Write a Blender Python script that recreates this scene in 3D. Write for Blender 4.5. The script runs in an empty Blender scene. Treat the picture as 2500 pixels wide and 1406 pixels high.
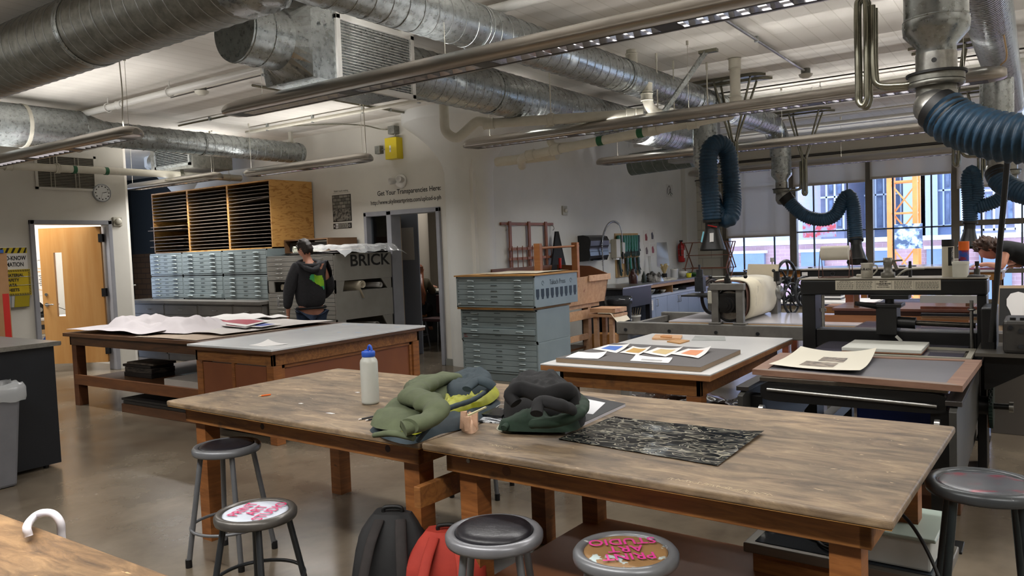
import bpy, bmesh, math, random
from mathutils import Vector, Matrix, noise
random.seed(7)
SC = bpy.context.scene
COL = SC.collection
PI = math.pi

# ---------------------------------------------------------------- camera
FPX = 1884.2; YAW = .604070391; PITCH = .0521797998; ROLL = -.037816324; CAMH = 1.58
_f = Vector((-math.sin(YAW)*math.cos(PITCH), math.cos(YAW)*math.cos(PITCH), -math.sin(PITCH)))
_r = Vector((math.cos(YAW), math.sin(YAW), 0)); _u = _r.cross(_f)
CR = math.cos(ROLL)*_r + math.sin(ROLL)*_u
CU = -math.sin(ROLL)*_r + math.cos(ROLL)*_u
cam_data = bpy.data.cameras.new('camera'); cam_data.sensor_width = 36; cam_data.lens = FPX/2500*36
cam_data.clip_start = .05; cam_data.clip_end = 400
cam = bpy.data.objects.new('camera', cam_data); COL.objects.link(cam)
cam.matrix_world = Matrix(((CR.x, CU.x, -_f.x, 0), (CR.y, CU.y, -_f.y, 0), (CR.z, CU.z, -_f.z, CAMH), (0, 0, 0, 1)))
SC.camera = cam

def at(px, py, x=None, y=None, z=None):
    """point of the room seen at photo pixel (px, py) on the plane x=, y= or z="""
    d = _f + CR*((px-1250)/FPX) - CU*((py-703)/FPX)
    t = x/d.x if x is not None else (y/d.y if y is not None else (z-CAMH)/d.z)
    return Vector((0, 0, CAMH)) + d*t

# ---------------------------------------------------------------- world and exposure
W = bpy.data.worlds.new('world'); SC.world = W; W.use_nodes = True
bg = W.node_tree.nodes['Background']
bg.inputs[0].default_value = (.62, .74, 1.0, 1); bg.inputs[1].default_value = 3.6
SC.view_settings.view_transform = 'Standard'; SC.view_settings.look = 'None'
SC.view_settings.exposure = 0.55; SC.view_settings.gamma = 1; SC.view_settings.use_curve_mapping = False
LAMP_UP = 10.5       # watts per metre of pendant, upwards
LAMP_DOWN = 8.5     # watts per metre of pendant, downwards
LAMP_COL = (1.0, .975, .945)

# ---------------------------------------------------------------- materials
def hx(s, k=1.0):
    s = s.lstrip('#'); o = []
    for i in (0, 2, 4):
        c = int(s[i:i+2], 16)/255
        o.append((c/12.92 if c <= .04045 else ((c+.055)/1.055)**2.4)*k)
    return (*o, 1)

MATS = {}
def mat(name, c1, c2=None, sc=8, st=(1, 1, 1), det=5, lo=.35, hi=.65, rough=.5, rough2=None, metal=0, bump=0,
        bsc=None, bst=None, c3=None, sc3=30, st3=(1, 1, 1), lo3=.6, hi3=.7, trans=0, ior=1.45, emit=None, es=1, coat=0,
        dist=0, alpha=1, sheen=0):
    if name in MATS: return MATS[name]
    m = bpy.data.materials.new(name); m.use_nodes = True; MATS[name] = m
    nt = m.node_tree; N = nt.nodes; L = nt.links; b = N['Principled BSDF']
    b.inputs['Roughness'].default_value = rough; b.inputs['Metallic'].default_value = metal
    b.inputs['IOR'].default_value = ior
    if trans: b.inputs['Transmission Weight'].default_value = trans
    if coat: b.inputs['Coat Weight'].default_value = coat; b.inputs['Coat Roughness'].default_value = .15
    if sheen: b.inputs['Sheen Weight'].default_value = sheen
    b.inputs['Alpha'].default_value = alpha
    tc = N.new('ShaderNodeTexCoord')
    def nz(scale, stretch, detail=det, distort=0):
        mp = N.new('ShaderNodeMapping'); mp.inputs['Scale'].default_value = stretch
        L.new(tc.outputs['Object'], mp.inputs[0])
        n = N.new('ShaderNodeTexNoise'); n.inputs['Scale'].default_value = scale; n.inputs['Detail'].default_value = detail
        n.inputs['Roughness'].default_value = .62; n.inputs['Distortion'].default_value = distort
        L.new(mp.outputs[0], n.inputs['Vector']); return n
    def ramp(src, a, bb, ca, cb):
        r = N.new('ShaderNodeValToRGB'); r.color_ramp.elements[0].position = a; r.color_ramp.elements[1].position = bb
        r.color_ramp.elements[0].color = ca; r.color_ramp.elements[1].color = cb; L.new(src, r.inputs[0]); return r
    col = None
    if c2 is not None:
        n = nz(sc, st, det, dist); r = ramp(n.outputs[0], lo, hi, c1, c2); col = r.outputs[0]
        if rough2 is not None:
            rr = ramp(n.outputs[0], lo, hi, (rough,)*3+(1,), (rough2,)*3+(1,)); L.new(rr.outputs[0], b.inputs['Roughness'])
    if c3 is not None:
        n3 = nz(sc3, st3, 4); r3 = ramp(n3.outputs[0], lo3, hi3, (0, 0, 0, 1), (1, 1, 1, 1))
        mx = N.new('ShaderNodeMix'); mx.data_type = 'RGBA'; L.new(r3.outputs[0], mx.inputs[0])
        if col is not None: L.new(col, mx.inputs[6])
        else: mx.inputs[6].default_value = c1
        mx.inputs[7].default_value = c3; col = mx.outputs[2]
    if col is not None: L.new(col, b.inputs['Base Color'])
    else: b.inputs['Base Color'].default_value = c1
    if bump:
        nb = nz(bsc or sc*3, bst or st, 4); bp = N.new('ShaderNodeBump'); bp.inputs['Strength'].default_value = bump
        bp.inputs['Distance'].default_value = .01
        L.new(nb.outputs[0], bp.inputs['Height']); L.new(bp.outputs[0], b.inputs['Normal'])
    if emit is not None:
        b.inputs['Emission Color'].default_value = emit; b.inputs['Emission Strength'].default_value = es
    return m

def thin_glass(name, tint, refl=.12, ior=1.5):
    m = bpy.data.materials.new(name); m.use_nodes = True; MATS[name] = m
    nt = m.node_tree; N = nt.nodes; L = nt.links; N.clear()
    o = N.new('ShaderNodeOutputMaterial'); t = N.new('ShaderNodeBsdfTransparent'); t.inputs[0].default_value = tint
    g = N.new('ShaderNodeBsdfGlossy'); g.inputs['Roughness'].default_value = .02
    f = N.new('ShaderNodeFresnel'); f.inputs[0].default_value = ior
    x = N.new('ShaderNodeMixShader'); L.new(f.outputs[0], x.inputs[0]); L.new(t.outputs[0], x.inputs[1]); L.new(g.outputs[0], x.inputs[2])
    L.new(x.outputs[0], o.inputs[0]); return m

def cloth_thru(name, col, tr):
    """woven shade cloth: part diffuse, part light passing through"""
    m = bpy.data.materials.new(name); m.use_nodes = True; MATS[name] = m
    nt = m.node_tree; N = nt.nodes; L = nt.links; N.clear()
    o = N.new('ShaderNodeOutputMaterial'); d = N.new('ShaderNodeBsdfDiffuse'); d.inputs[0].default_value = col
    tl = N.new('ShaderNodeBsdfTranslucent'); tl.inputs[0].default_value = col
    t = N.new('ShaderNodeBsdfTransparent')
    a = N.new('ShaderNodeMixShader'); a.inputs[0].default_value = .45; L.new(d.outputs[0], a.inputs[1]); L.new(tl.outputs[0], a.inputs[2])
    x = N.new('ShaderNodeMixShader'); x.inputs[0].default_value = tr; L.new(a.outputs[0], x.inputs[1]); L.new(t.outputs[0], x.inputs[2])
    L.new(x.outputs[0], o.inputs[0]); return m

def wood_top(name, dark, mid, light, st=(1.3, 4.6, 4), rough=.5):
    """worn, ink stained plywood work top"""
    m = bpy.data.materials.new(name); m.use_nodes = True; MATS[name] = m
    nt = m.node_tree; N = nt.nodes; L = nt.links; b = N['Principled BSDF']; tc = N.new('ShaderNodeTexCoord')
    def nz(scale, stretch, det=6, dist=.4):
        mp = N.new('ShaderNodeMapping'); mp.inputs['Scale'].default_value = stretch
        L.new(tc.outputs['Object'], mp.inputs[0]); n = N.new('ShaderNodeTexNoise'); n.inputs['Scale'].default_value = scale
        n.inputs['Detail'].default_value = det; n.inputs['Distortion'].default_value = dist; n.inputs['Roughness'].default_value = .68
        L.new(mp.outputs[0], n.inputs['Vector']); return n.outputs[0]
    r = N.new('ShaderNodeValToRGB'); e = r.color_ramp.elements
    e[0].position = .3; e[0].color = dark; e[1].position = .7; e[1].color = light
    k = e.new(.5); k.color = mid; L.new(nz(3.2, st, 9, .9), r.inputs[0])
    r2 = N.new('ShaderNodeValToRGB'); r2.color_ramp.elements[0].position = .38; r2.color_ramp.elements[1].position = .66
    r2.color_ramp.elements[0].color = (.5, .5, .5, 1); r2.color_ramp.elements[1].color = (1.08, 1.04, 1, 1); L.new(nz(1.5, (1, 1.6, 1)), r2.inputs[0])
    mx = N.new('ShaderNodeMix'); mx.data_type = 'RGBA'; mx.blend_type = 'MULTIPLY'; mx.inputs[0].default_value = .85
    L.new(r.outputs[0], mx.inputs[6]); L.new(r2.outputs[0], mx.inputs[7])
    r3 = N.new('ShaderNodeValToRGB'); r3.color_ramp.elements[0].position = .69; r3.color_ramp.elements[1].position = .76; L.new(nz(9, (1, 2.2, 1), 3), r3.inputs[0])
    m2 = N.new('ShaderNodeMix'); m2.data_type = 'RGBA'; L.new(r3.outputs[0], m2.inputs[0]); L.new(mx.outputs[2], m2.inputs[6]); m2.inputs[7].default_value = (dark[0]*.5, dark[1]*.5, dark[2]*.5, 1)
    r4 = N.new('ShaderNodeValToRGB'); r4.color_ramp.elements[0].position = .7; r4.color_ramp.elements[1].position = .76; L.new(nz(16, (1, 2.6, 1), 2, 1), r4.inputs[0])
    m3 = N.new('ShaderNodeMix'); m3.data_type = 'RGBA'; L.new(r4.outputs[0], m3.inputs[0]); L.new(m2.outputs[2], m3.inputs[6]); m3.inputs[7].default_value = (light[0]*1.5, light[1]*1.5, light[2]*1.5, 1)
    L.new(m3.outputs[2], b.inputs['Base Color']); b.inputs['Roughness'].default_value = rough
    bp = N.new('ShaderNodeBump'); bp.inputs['Strength'].default_value = .25; bp.inputs['Distance'].default_value = .004
    L.new(nz(14, (1, 3, 1), 4), bp.inputs['Height']); L.new(bp.outputs[0], b.inputs['Normal'])
    return m

def brick_mat(name, c1, c2, mortar, sc=4, w=.5, h=.25, rot=(PI/2, 0, 0), mort=.02):
    m = bpy.data.materials.new(name); m.use_nodes = True; MATS[name] = m
    nt = m.node_tree; N = nt.nodes; L = nt.links; b = N['Principled BSDF']; tc = N.new('ShaderNodeTexCoord')
    mp = N.new('ShaderNodeMapping'); mp.inputs['Rotation'].default_value = rot; L.new(tc.outputs['Object'], mp.inputs[0])
    t = N.new('ShaderNodeTexBrick'); t.inputs['Color1'].default_value = c1; t.inputs['Color2'].default_value = c2; t.inputs['Mortar'].default_value = mortar
    t.inputs['Scale'].default_value = sc; t.inputs['Brick Width'].default_value = w; t.inputs['Row Height'].default_value = h; t.inputs['Mortar Size'].default_value = mort
    L.new(mp.outputs[0], t.inputs[0]); L.new(t.outputs[0], b.inputs['Base Color']); b.inputs['Roughness'].default_value = .8
    return m

# paints and surfaces of the room
WALL = mat('wall_paint', hx('c9c6bd'), hx('c2bfb6'), sc=1.2, rough=.6, bump=.05, bsc=60)
WALLG = mat('wall_paint_grey', hx('cfcfca'), hx('c7c7c2'), sc=1, rough=.6, bump=.05, bsc=60)
TRIMG = mat('grey_frame_paint', hx('8f9096'), hx('85868c'), sc=4, rough=.45)
PIPEW = mat('cream_pipe_paint', hx('c8c4b6'), hx('bdb9aa'), sc=6, rough=.4)
GALV = mat('galvanised_steel', hx('969b9b'), hx('b0b5b5'), sc=26, det=8, lo=.35, hi=.65, rough=.24, rough2=.36, metal=.92)
GALVD = mat('galvanised_steel_dull', hx('70706a'), hx('8d8d86'), sc=18, det=8, rough=.45, metal=.85)
SEAM = mat('duct_seam', hx('9c9f9f'), rough=.3, metal=.9)
CHROME = mat('chrome', hx('b9bcc0'), rough=.12, metal=1)
STEEL = mat('bright_steel', hx('8d8c88'), hx('a3a29d'), sc=30, rough=.28, metal=.9)
TUBEG = mat('bracket_tube', hx('7c7a6c'), hx('8f8d7f'), sc=12, rough=.26, metal=.9)
FIXT = mat('fixture_body', hx('a39e97'), rough=.3, metal=.9)
LOUV = mat('louver_aluminium', hx('cfcfd2'), rough=.12, metal=.95)
FIXD = mat('fixture_dark', hx('3b3834'), rough=.4, metal=.4)
BLACK = mat('black_paint', hx('090909'), hx('101010'), sc=10, rough=.4, c3=hx('2c2a28'), sc3=14, lo3=.7, hi3=.8)
RUBBER = mat('black_rubber', hx('0a0a0a'), rough=.55)
IRON = mat('dark_iron', hx('2c2e31'), hx('3a3c3f'), sc=14, rough=.38, metal=.6)
GPAINT = mat('press_grey_paint', hx('5e5c58'), hx('6d6b66'), sc=7, rough=.42, c3=hx('4a4744'), sc3=5, lo3=.6, hi3=.75)
FLAT = mat('bluegrey_file_paint', hx('7a8688'), hx('808c8e'), sc=3, rough=.38, metal=.1)
FLATL = mat('file_handle_grey', hx('9aa5a6'), hx('8f9a9b'), sc=20, rough=.35, metal=.3)
FLATD = mat('file_gap_dark', hx('2d3638'), rough=.6)
TANF = mat('grey_file_paint', hx('8b8983'), hx('827f79'), sc=3, rough=.42, metal=.05)
BROWNF = mat('brown_grey_cabinet', hx('65625d'), hx('5b5853'), sc=4, rough=.45)
LAM = mat('white_laminate', hx('c9c9c8'), hx('c0c0c0'), sc=2, rough=.28)
LAMB = mat('stained_white_laminate', hx('cdcfd0'), hx('c3c5c7'), sc=2.2, rough=.25)
PINE = mat('stained_pine', hx('70431f'), hx('8c582c'), sc=3, st=(1, 1, 9), dist=1.2, rough=.5, c3=hx('4a2a15'), sc3=6, st3=(1, 1, 3), lo3=.62, hi3=.75, bump=.1)
PINEX = mat('stained_pine_along', hx('6b4120'), hx('8f6031'), sc=2.5, st=(1, 8, 9), dist=1.5, rough=.5, c3=hx('47311c'), sc3=5, lo3=.6, hi3=.75, bump=.1)
PINED = mat('dark_stained_pine', hx('3f2614'), hx('5a3a20'), sc=3, st=(1, 1, 9), dist=1, rough=.5)
DOORW = mat('maple_door', hx('c08a4d'), hx('cb9a5f'), sc=1.2, st=(8, 8, .6), rough=.35)
PLY = mat('plywood', hx('bf9050'), hx('9a6a31'), sc=2.6, st=(1, 1, 4.5), dist=3.6, lo=.5, hi=.62, rough=.5)
PLYE = mat('plywood_edge', hx('b88a4c'), hx('8a6232'), sc=4, st=(1, 1, 30), rough=.6)
REDW = mat('red_brown_wood', hx('7a4128'), hx('5f301d'), sc=4, st=(3, 3, 3), rough=.5)
LPINE = mat('raw_pine', hx('b18a6a'), hx('c39d7c'), sc=3, st=(1, 6, 6), rough=.6, c3=hx('8f5c48'), sc3=7, lo3=.6, hi3=.72)
HARDB = mat('hardboard_brown', hx('6b4226'), hx('7b4f30'), sc=2, rough=.55)
TRAY = mat('rack_board', hx('5d5146'), hx('746658'), sc=4, st=(1, 6, 6), rough=.6)
TOPW = wood_top('worn_work_top', hx('4c3f33'), hx('7c6a54'), hx('a08c70'))
TOPW2 = wood_top('worn_work_top_brown', hx('4a3826'), hx('7d6142'), hx('a3835c'), st=(1.5, 6, 6))
PAPER = mat('white_paper', hx('d6d4d2'), rough=.7)
PAPERP = mat('lavender_white_paper', hx('c4bec2'), hx('cbc6c8'), sc=3, rough=.7)
CREAM = mat('cream_paper', hx('cfc6b2'), hx('c8bea8'), sc=4, rough=.7)
TAN = mat('tan_paper', hx('a89684'), hx('9c8a78'), sc=3, rough=.7)
PLASTIC = mat('clear_plastic_film', hx('dfe3e4'), rough=.12, trans=.0, alpha=.35)
DARKP = mat('dark_paper', hx('2c2b2c'), rough=.5)
WHITEP = mat('white_plastic', hx('d8d7d2'), rough=.35)
OFFP = mat('off_white_plastic', hx('b9b5a8'), rough=.4)
BLUEH = mat('blue_hose', hx('122f43'), hx('183b53'), sc=30, rough=.55, bump=.1)
YEL = mat('yellow_paint', hx('c9b413'), rough=.4)
INK = mat('black_ink', hx('121212'), rough=.6)
RED = mat('red_paint', hx('a01a17'), rough=.35)
RUBG = mat('grey_plastic', hx('5b5b5e'), hx('626265'), sc=5, rough=.45)
BAGC = mat('grey_liner_film', hx('b5b7b8'), rough=.2, alpha=.55)
SKIN = mat('skin', hx('c08a72'), hx('b57e68'), sc=10, rough=.5)
GREEN = mat('green_band', hx('1c5a38'), rough=.4)
ORANGE = mat('orange_paint', hx('d8641c'), rough=.45)
# ---------------------------------------------------------------- mesh builder
WMAT = {}   # world matrix of every object we make
def V(*a): return Vector(a[0]) if len(a) == 1 else Vector(a)
def basis(d):
    d = V(d).normalized(); a = Vector((0, 0, 1)) if abs(d.z) < .9 else Vector((1, 0, 0))
    x = a.cross(d).normalized(); return x, d.cross(x)
class MB:
    def __init__(s): s.v = []; s.f = []; s.mi = []; s.sm = []
    def add(s, vs, fs, mi=0, sm=False):
        o = len(s.v); s.v += [tuple(v) for v in vs]
        for f in fs: s.f.append([i+o for i in f]); s.mi.append(mi); s.sm.append(sm)
        return s
    def box(s, a, b, mi=0, M=None):
        x0, y0, z0 = [min(a[i], b[i]) for i in range(3)]; x1, y1, z1 = [max(a[i], b[i]) for i in range(3)]
        vs = [V(x, y, z) for z in (z0, z1) for x, y in ((x0, y0), (x1, y0), (x1, y1), (x0, y1))]
        if M: vs = [M @ v for v in vs]
        return s.add(vs, [(0, 3, 2, 1), (4, 5, 6, 7), (0, 1, 5, 4), (1, 2, 6, 5), (2, 3, 7, 6), (3, 0, 4, 7)], mi)
    def beam(s, p, q, w, h, mi=0, up=(0, 0, 1)):
        p, q = V(p), V(q); d = (q-p).normalized(); u = V(up); x = d.cross(u)
        if x.length < 1e-4: x = d.cross(V(1, 0, 0))
        x.normalize(); u = x.cross(d); vs = []
        for c in (p, q):
            for a, b in ((-1, -1), (1, -1), (1, 1), (-1, 1)): vs.append(c + x*a*w/2 + u*b*h/2)
        return s.add(vs, [(3, 2, 1, 0), (4, 5, 6, 7), (0, 1, 5, 4), (1, 2, 6, 5), (2, 3, 7, 6), (3, 0, 4, 7)], mi)
    def cyl(s, p, q, r, r2=None, n=24, cap=True, mi=0, sm=True):
        r2 = r if r2 is None else r2; p, q = V(p), V(q); x, y = basis(q-p); vs = []
        for c, rr in ((p, r), (q, r2)):
            for i in range(n): a = 2*PI*i/n; vs.append(c + x*math.cos(a)*rr + y*math.sin(a)*rr)
        s.add(vs, [(i, (i+1) % n, n+(i+1) % n, n+i) for i in range(n)], mi, sm)
        if cap: s.add(vs, [tuple(range(n-1, -1, -1)), tuple(range(n, 2*n))], mi)
        return s
    def tube(s, pts, r, n=12, closed=False, cap=True, mi=0, sm=True, flat=1.0, up=None):
        pts = [V(p) for p in pts]; m = len(pts); rs = r if isinstance(r, (list, tuple)) else [r]*m
        vs = []; px = None
        for i in range(m):
            a = pts[(i-1) % m] if (closed or i > 0) else pts[i]; b = pts[(i+1) % m] if (closed or i < m-1) else pts[i]
            d = (b-a).normalized()
            if px is None:
                px = V(up).cross(d).normalized() if up else basis(d)[0]
            else:
                px = (px - d*px.dot(d))
                px = px.normalized() if px.length > 1e-6 else basis(d)[0]
            py = d.cross(px)
            for k in range(n): t = 2*PI*k/n; vs.append(pts[i] + px*math.cos(t)*rs[i] + py*math.sin(t)*rs[i]*flat)
        fs = []
        for i in range(m if closed else m-1):
            j = (i+1) % m
            for k in range(n): l = (k+1) % n; fs.append((i*n+k, i*n+l, j*n+l, j*n+k))
        s.add(vs, fs, mi, sm)
        if cap and not closed: s.add(vs, [tuple(range(n-1, -1, -1)), tuple(range((m-1)*n, m*n))], mi)
        return s
    def torus(s, c, axis, R, r, n=32, k=8, mi=0):
        x, y = basis(axis); c = V(c)
        return s.tube([c + x*math.cos(2*PI*i/n)*R + y*math.sin(2*PI*i/n)*R for i in range(n)], r, k, closed=True, mi=mi)
    def lathe(s, prof, c=(0, 0, 0), axis=(0, 0, 1), n=32, mi=0, cap=True):
        x, y = basis(axis); d = V(axis).normalized(); c = V(c); vs = []
        for r, z in prof:
            for i in range(n): a = 2*PI*i/n; vs.append(c + d*z + x*math.cos(a)*r + y*math.sin(a)*r)
        fs = [(j*n+i, j*n+(i+1) % n, (j+1)*n+(i+1) % n, (j+1)*n+i) for j in range(len(prof)-1) for i in range(n)]
        s.add(vs, fs, mi, True)
        if cap: s.add(vs, [tuple(range(n-1, -1, -1)), tuple(range((len(prof)-1)*n, len(prof)*n))], mi)
        return s
    def prism(s, poly, e, mi=0, sm=False):
        """poly: list of 3D points, e: extrusion vector"""
        n = len(poly); p = [V(q) for q in poly]; e = V(e); vs = p + [q+e for q in p]
        nrm = sum(((p[i]-p[0]).cross(p[(i+1) % n]-p[0]) for i in range(1, n)), Vector()); rev = nrm.dot(e) > 0
        top, bot = tuple(range(n, 2*n)), tuple(range(n))
        s.add(vs, [bot[::-1] if rev else bot, top if rev else top[::-1]], mi)
        s.add(vs, [(i, (i+1) % n, n+(i+1) % n, n+i) if rev else (n+i, n+(i+1) % n, (i+1) % n, i) for i in range(n)], mi, sm)
        return s
    def grid(s, fn, nu, nv, th=0, mi=0, sm=True):
        vs = [V(fn(i/nu, j/nv)) for j in range(nv+1) for i in range(nu+1)]
        w = nu+1; fs = [(j*w+i, j*w+i+1, (j+1)*w+i+1, (j+1)*w+i) for j in range(nv) for i in range(nu)]
        s.add(vs, fs, mi, sm)
        if th:
            lo = [v - V(0, 0, th) for v in vs]; s.add(lo, [f[::-1] for f in fs], mi, sm)
            o = len(vs); al = vs+lo
            ed = [(i, i+1) for i in range(nu)] + [(j*w+nu, (j+1)*w+nu) for j in range(nv)] + [(nv*w+i+1, nv*w+i) for i in range(nu)] + [((j+1)*w, j*w) for j in range(nv)]
            s.add(al, [(b, a, a+o, b+o) for a, b in ed], mi)
        return s
    def build(s, name, m, parent=None, bevel=0, seg=2, sub=0):
        me = bpy.data.meshes.new(name)
        if parent is None:
            xs = [v[0] for v in s.v]; ys = [v[1] for v in s.v]; zs = [v[2] for v in s.v]
            W0 = Matrix.Translation(((min(xs)+max(xs))/2, (min(ys)+max(ys))/2, min(zs)))
        else: W0 = WMAT[parent.name]
        inv = W0.inverted()
        me.from_pydata([inv @ V(v) for v in s.v], [], s.f)
        ms = m if isinstance(m, (list, tuple)) else [m]
        for q in ms: me.materials.append(q)
        me.polygons.foreach_set('material_index', s.mi); me.polygons.foreach_set('use_smooth', s.sm)
        me.validate(); me.update()
        o = bpy.data.objects.new(name, me); COL.objects.link(o)
        if parent is None: o.matrix_world = W0
        else: o.parent = parent
        WMAT[o.name] = W0.copy()
        if bevel:
            b = o.modifiers.new('bevel', 'BEVEL'); b.width = bevel; b.segments = seg; b.limit_method = 'ANGLE'; b.angle_limit = math.radians(40)
        if sub:
            q = o.modifiers.new('sub', 'SUBSURF'); q.levels = sub; q.render_levels = sub
        return o

def tag(o, label, cat, group=None, kind=None):
    o['label'] = label; o['category'] = cat
    if group: o['group'] = group
    if kind: o['kind'] = kind
    return o
def struct(o): o['kind'] = 'structure'; return o
def thing(name, label, cat, loc=(0, 0, 0), rz=0, group=None):
    o = bpy.data.objects.new(name, None); COL.objects.link(o); o.empty_display_size = .1
    o.location = loc; o.rotation_euler = (0, 0, rz)
    WMAT[o.name] = Matrix.Translation(V(loc)) @ Matrix.Rotation(rz, 4, 'Z')
    return tag(o, label, cat, group)
def kids(o): return KIDS.get(o.name, [])
def children(o): return [c for c in COL.objects if c.parent == o]
def dup(root, loc, rz=None, label=None, group=None):
    r = root.copy(); COL.objects.link(r); r.location = loc
    if rz is not None: r.rotation_euler = (0, 0, rz)
    WMAT[r.name] = Matrix.Translation(V(loc)) @ Matrix.Rotation(r.rotation_euler[2], 4, 'Z')
    if label: r['label'] = label
    if group: r['group'] = group
    for ch in children(root):
        c = ch.copy(); COL.objects.link(c); c.parent = r; WMAT[c.name] = WMAT[r.name]
        for g in children(ch):
            d = g.copy(); COL.objects.link(d); d.parent = c; WMAT[d.name] = WMAT[r.name]
    return r

def smooth_path(pts, n=8, closed=False):
    pts = [V(p) for p in pts]; out = []; m = len(pts)
    for i in range(m if closed else m-1):
        p0 = pts[(i-1) % m] if (closed or i) else pts[0]*2-pts[1]
        p1 = pts[i]; p2 = pts[(i+1) % m]
        p3 = pts[(i+2) % m] if (closed or i < m-2) else p2*2-p1
        for k in range(n):
            t = k/n; out.append(.5*((2*p1)+(-p0+p2)*t+(2*p0-5*p1+4*p2-p3)*t*t+(-p0+3*p1-3*p2+p3)*t**3))
    if not closed: out.append(pts[-1])
    return out
def resample(pts, step):
    out = [pts[0]]; acc = 0
    for a, b in zip(pts, pts[1:]):
        L = (b-a).length
        if L < 1e-9: continue
        t = step-acc
        while t <= L: out.append(a.lerp(b, t/L)); t += step
        acc = L-(t-step)
    return out

FONTS = {}
def text(s, size, m, org, right, up, parent, name='lettering', align='CENTER', ext=.0006, sx=1, bold=0, hand=0):
    """flat lettering; org = baseline point, right/up = directions in the room"""
    cu = bpy.data.curves.new(name, 'FONT'); cu.body = s; cu.size = size; cu.align_x = align; cu.extrude = ext; cu.offset = bold; cu.resolution_u = 3
    tmp = bpy.data.objects.new('tmp', cu); COL.objects.link(tmp)
    dg = bpy.context.evaluated_depsgraph_get(); me = bpy.data.meshes.new_from_object(tmp.evaluated_get(dg)); bpy.data.objects.remove(tmp)
    r = V(right).normalized(); u = V(up); u = (u-r*u.dot(r)).normalized(); nrm = r.cross(u); org = V(org)
    vs = [org + r*v.co.x*sx + u*v.co.y + nrm*(v.co.z+ext) for v in me.vertices]
    mb = MB(); mb.add(vs, [tuple(p.vertices) for p in me.polygons]); bpy.data.meshes.remove(me)
    return mb.build(name, m, parent)

def pillow(mb, poly, z0, h, rings=12, wr=.2, fr=9, seed=0, mi=0, zf=None, edge=.5, step=.03):
    """soft closed lump over an outline; zf(x,y) can raise its bed"""
    pts = []; n = len(poly); P = [V(p[0], p[1], 0) for p in poly]
    P = smooth_path(P, max(3, int(40/n)), closed=True); c = sum(P, Vector())/len(P); m = len(P); vs = []
    for k in range(rings+1):
        t = 1-k/rings
        for p in P:
            q = c.lerp(p, t); prof = max(0, 1-t**(2/edge*1.0))**.5
            w = noise.fractal(V(q.x*fr, q.y*fr, seed), .8, 2.0, 3)*wr
            fold = abs(noise.noise(V(q.x*fr*.7+5, q.y*fr*.7, seed+3)))*wr*1.2
            z = z0 + (zf(q.x, q.y) if zf else 0) + h*prof*(1+w-fold)
            vs.append(V(q.x, q.y, z))
    fs = []
    for k in range(rings):
        for i in range(m):
            j = (i+1) % m
            if k == rings-1: fs.append((k*m+i, k*m+j, (k+1)*m+i)) if True else None
            else: fs.append((k*m+i, k*m+j, (k+1)*m+j, (k+1)*m+i))
    bot = [V(p.x, p.y, z0+(zf(p.x, p.y) if zf else 0)) for p in P]
    mb.add(vs, fs, mi, True); mb.add(bot, [tuple(range(m-1, -1, -1))], mi)
    return mb

def skinned(name, verts, edges, m, parent, sub=2, root=0):
    """one continuous body from joints: verts = [(point, rx, ry)]"""
    me = bpy.data.meshes.new(name); inv = WMAT[parent.name].inverted()
    me.from_pydata([inv @ V(v[0]) for v in verts], edges, []); o = bpy.data.objects.new(name, me); COL.objects.link(o)
    sk = o.modifiers.new('skin', 'SKIN'); sk.use_smooth_shade = True
    for i, v in enumerate(verts):
        d = me.skin_vertices[0].data[i]; d.radius = (v[1], v[2] if len(v) > 2 else v[1]); d.use_root = (i == root)
    s = o.modifiers.new('sub', 'SUBSURF'); s.levels = sub; s.render_levels = sub
    dg = bpy.context.evaluated_depsgraph_get(); me2 = bpy.data.meshes.new_from_object(o.evaluated_get(dg))
    bpy.data.objects.remove(o); bpy.data.meshes.remove(me)
    me2.name = name; me2.materials.clear(); me2.materials.append(m)
    for p in me2.polygons: p.use_smooth = True
    o = bpy.data.objects.new(name, me2); COL.objects.link(o); o.parent = parent; WMAT[o.name] = WMAT[parent.name].copy()
    return o
# ---------------------------------------------------------------- the shell
def special_mats():
    m = bpy.data.materials.new('board_formed_ceiling'); m.use_nodes = True; nt = m.node_tree; N = nt.nodes; L = nt.links; b = N['Principled BSDF']
    tc = N.new('ShaderNodeTexCoord'); w = N.new('ShaderNodeTexBrick'); w.inputs['Scale'].default_value = 1
    w.inputs['Brick Width'].default_value = 2.4; w.inputs['Row Height'].default_value = .15; w.inputs['Mortar Size'].default_value = .004
    w.inputs['Color1'].default_value = hx('d6d2ca'); w.inputs['Color2'].default_value = hx('cfcbc3'); w.inputs['Mortar'].default_value = hx('c2bdb3')
    mp = N.new('ShaderNodeMapping'); mp.inputs['Rotation'].default_value = (0, 0, PI/2); L.new(tc.outputs['Object'], mp.inputs[0]); L.new(mp.outputs[0], w.inputs[0])
    L.new(w.outputs[0], b.inputs['Base Color']); b.inputs['Roughness'].default_value = .75
    bp = N.new('ShaderNodeBump'); bp.inputs['Strength'].default_value = .3; bp.inputs['Distance'].default_value = .01; bp.invert = True
    L.new(w.outputs['Fac'], bp.inputs['Height']); L.new(bp.outputs[0], b.inputs['Normal'])
    return m
CEIL = special_mats()
FLOORM = mat('polished_concrete', hx('4f463b'), hx('6e6455'), sc=1.3, det=10, lo=.3, hi=.7, rough=.16, rough2=.3, c3=hx('7a6f5f'), sc3=2, st3=(1, .6, 1), lo3=.5, hi3=.9, bump=.04, bsc=3)
WBRICK = brick_mat('white_painted_block', hx('bdbbaf'), hx('b5b3a7'), hx('9c9a90'), sc=1, w=.4, h=.2, rot=(PI/2, 0, 0), mort=.008)
HALLD = mat('dark_green_wall', hx('20262a'), rough=.7)
HALLB = brick_mat('brown_panel_brick', hx('51381f'), hx('46301b'), hx('32210f'), sc=1, w=.35, h=.12, mort=.01)
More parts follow.
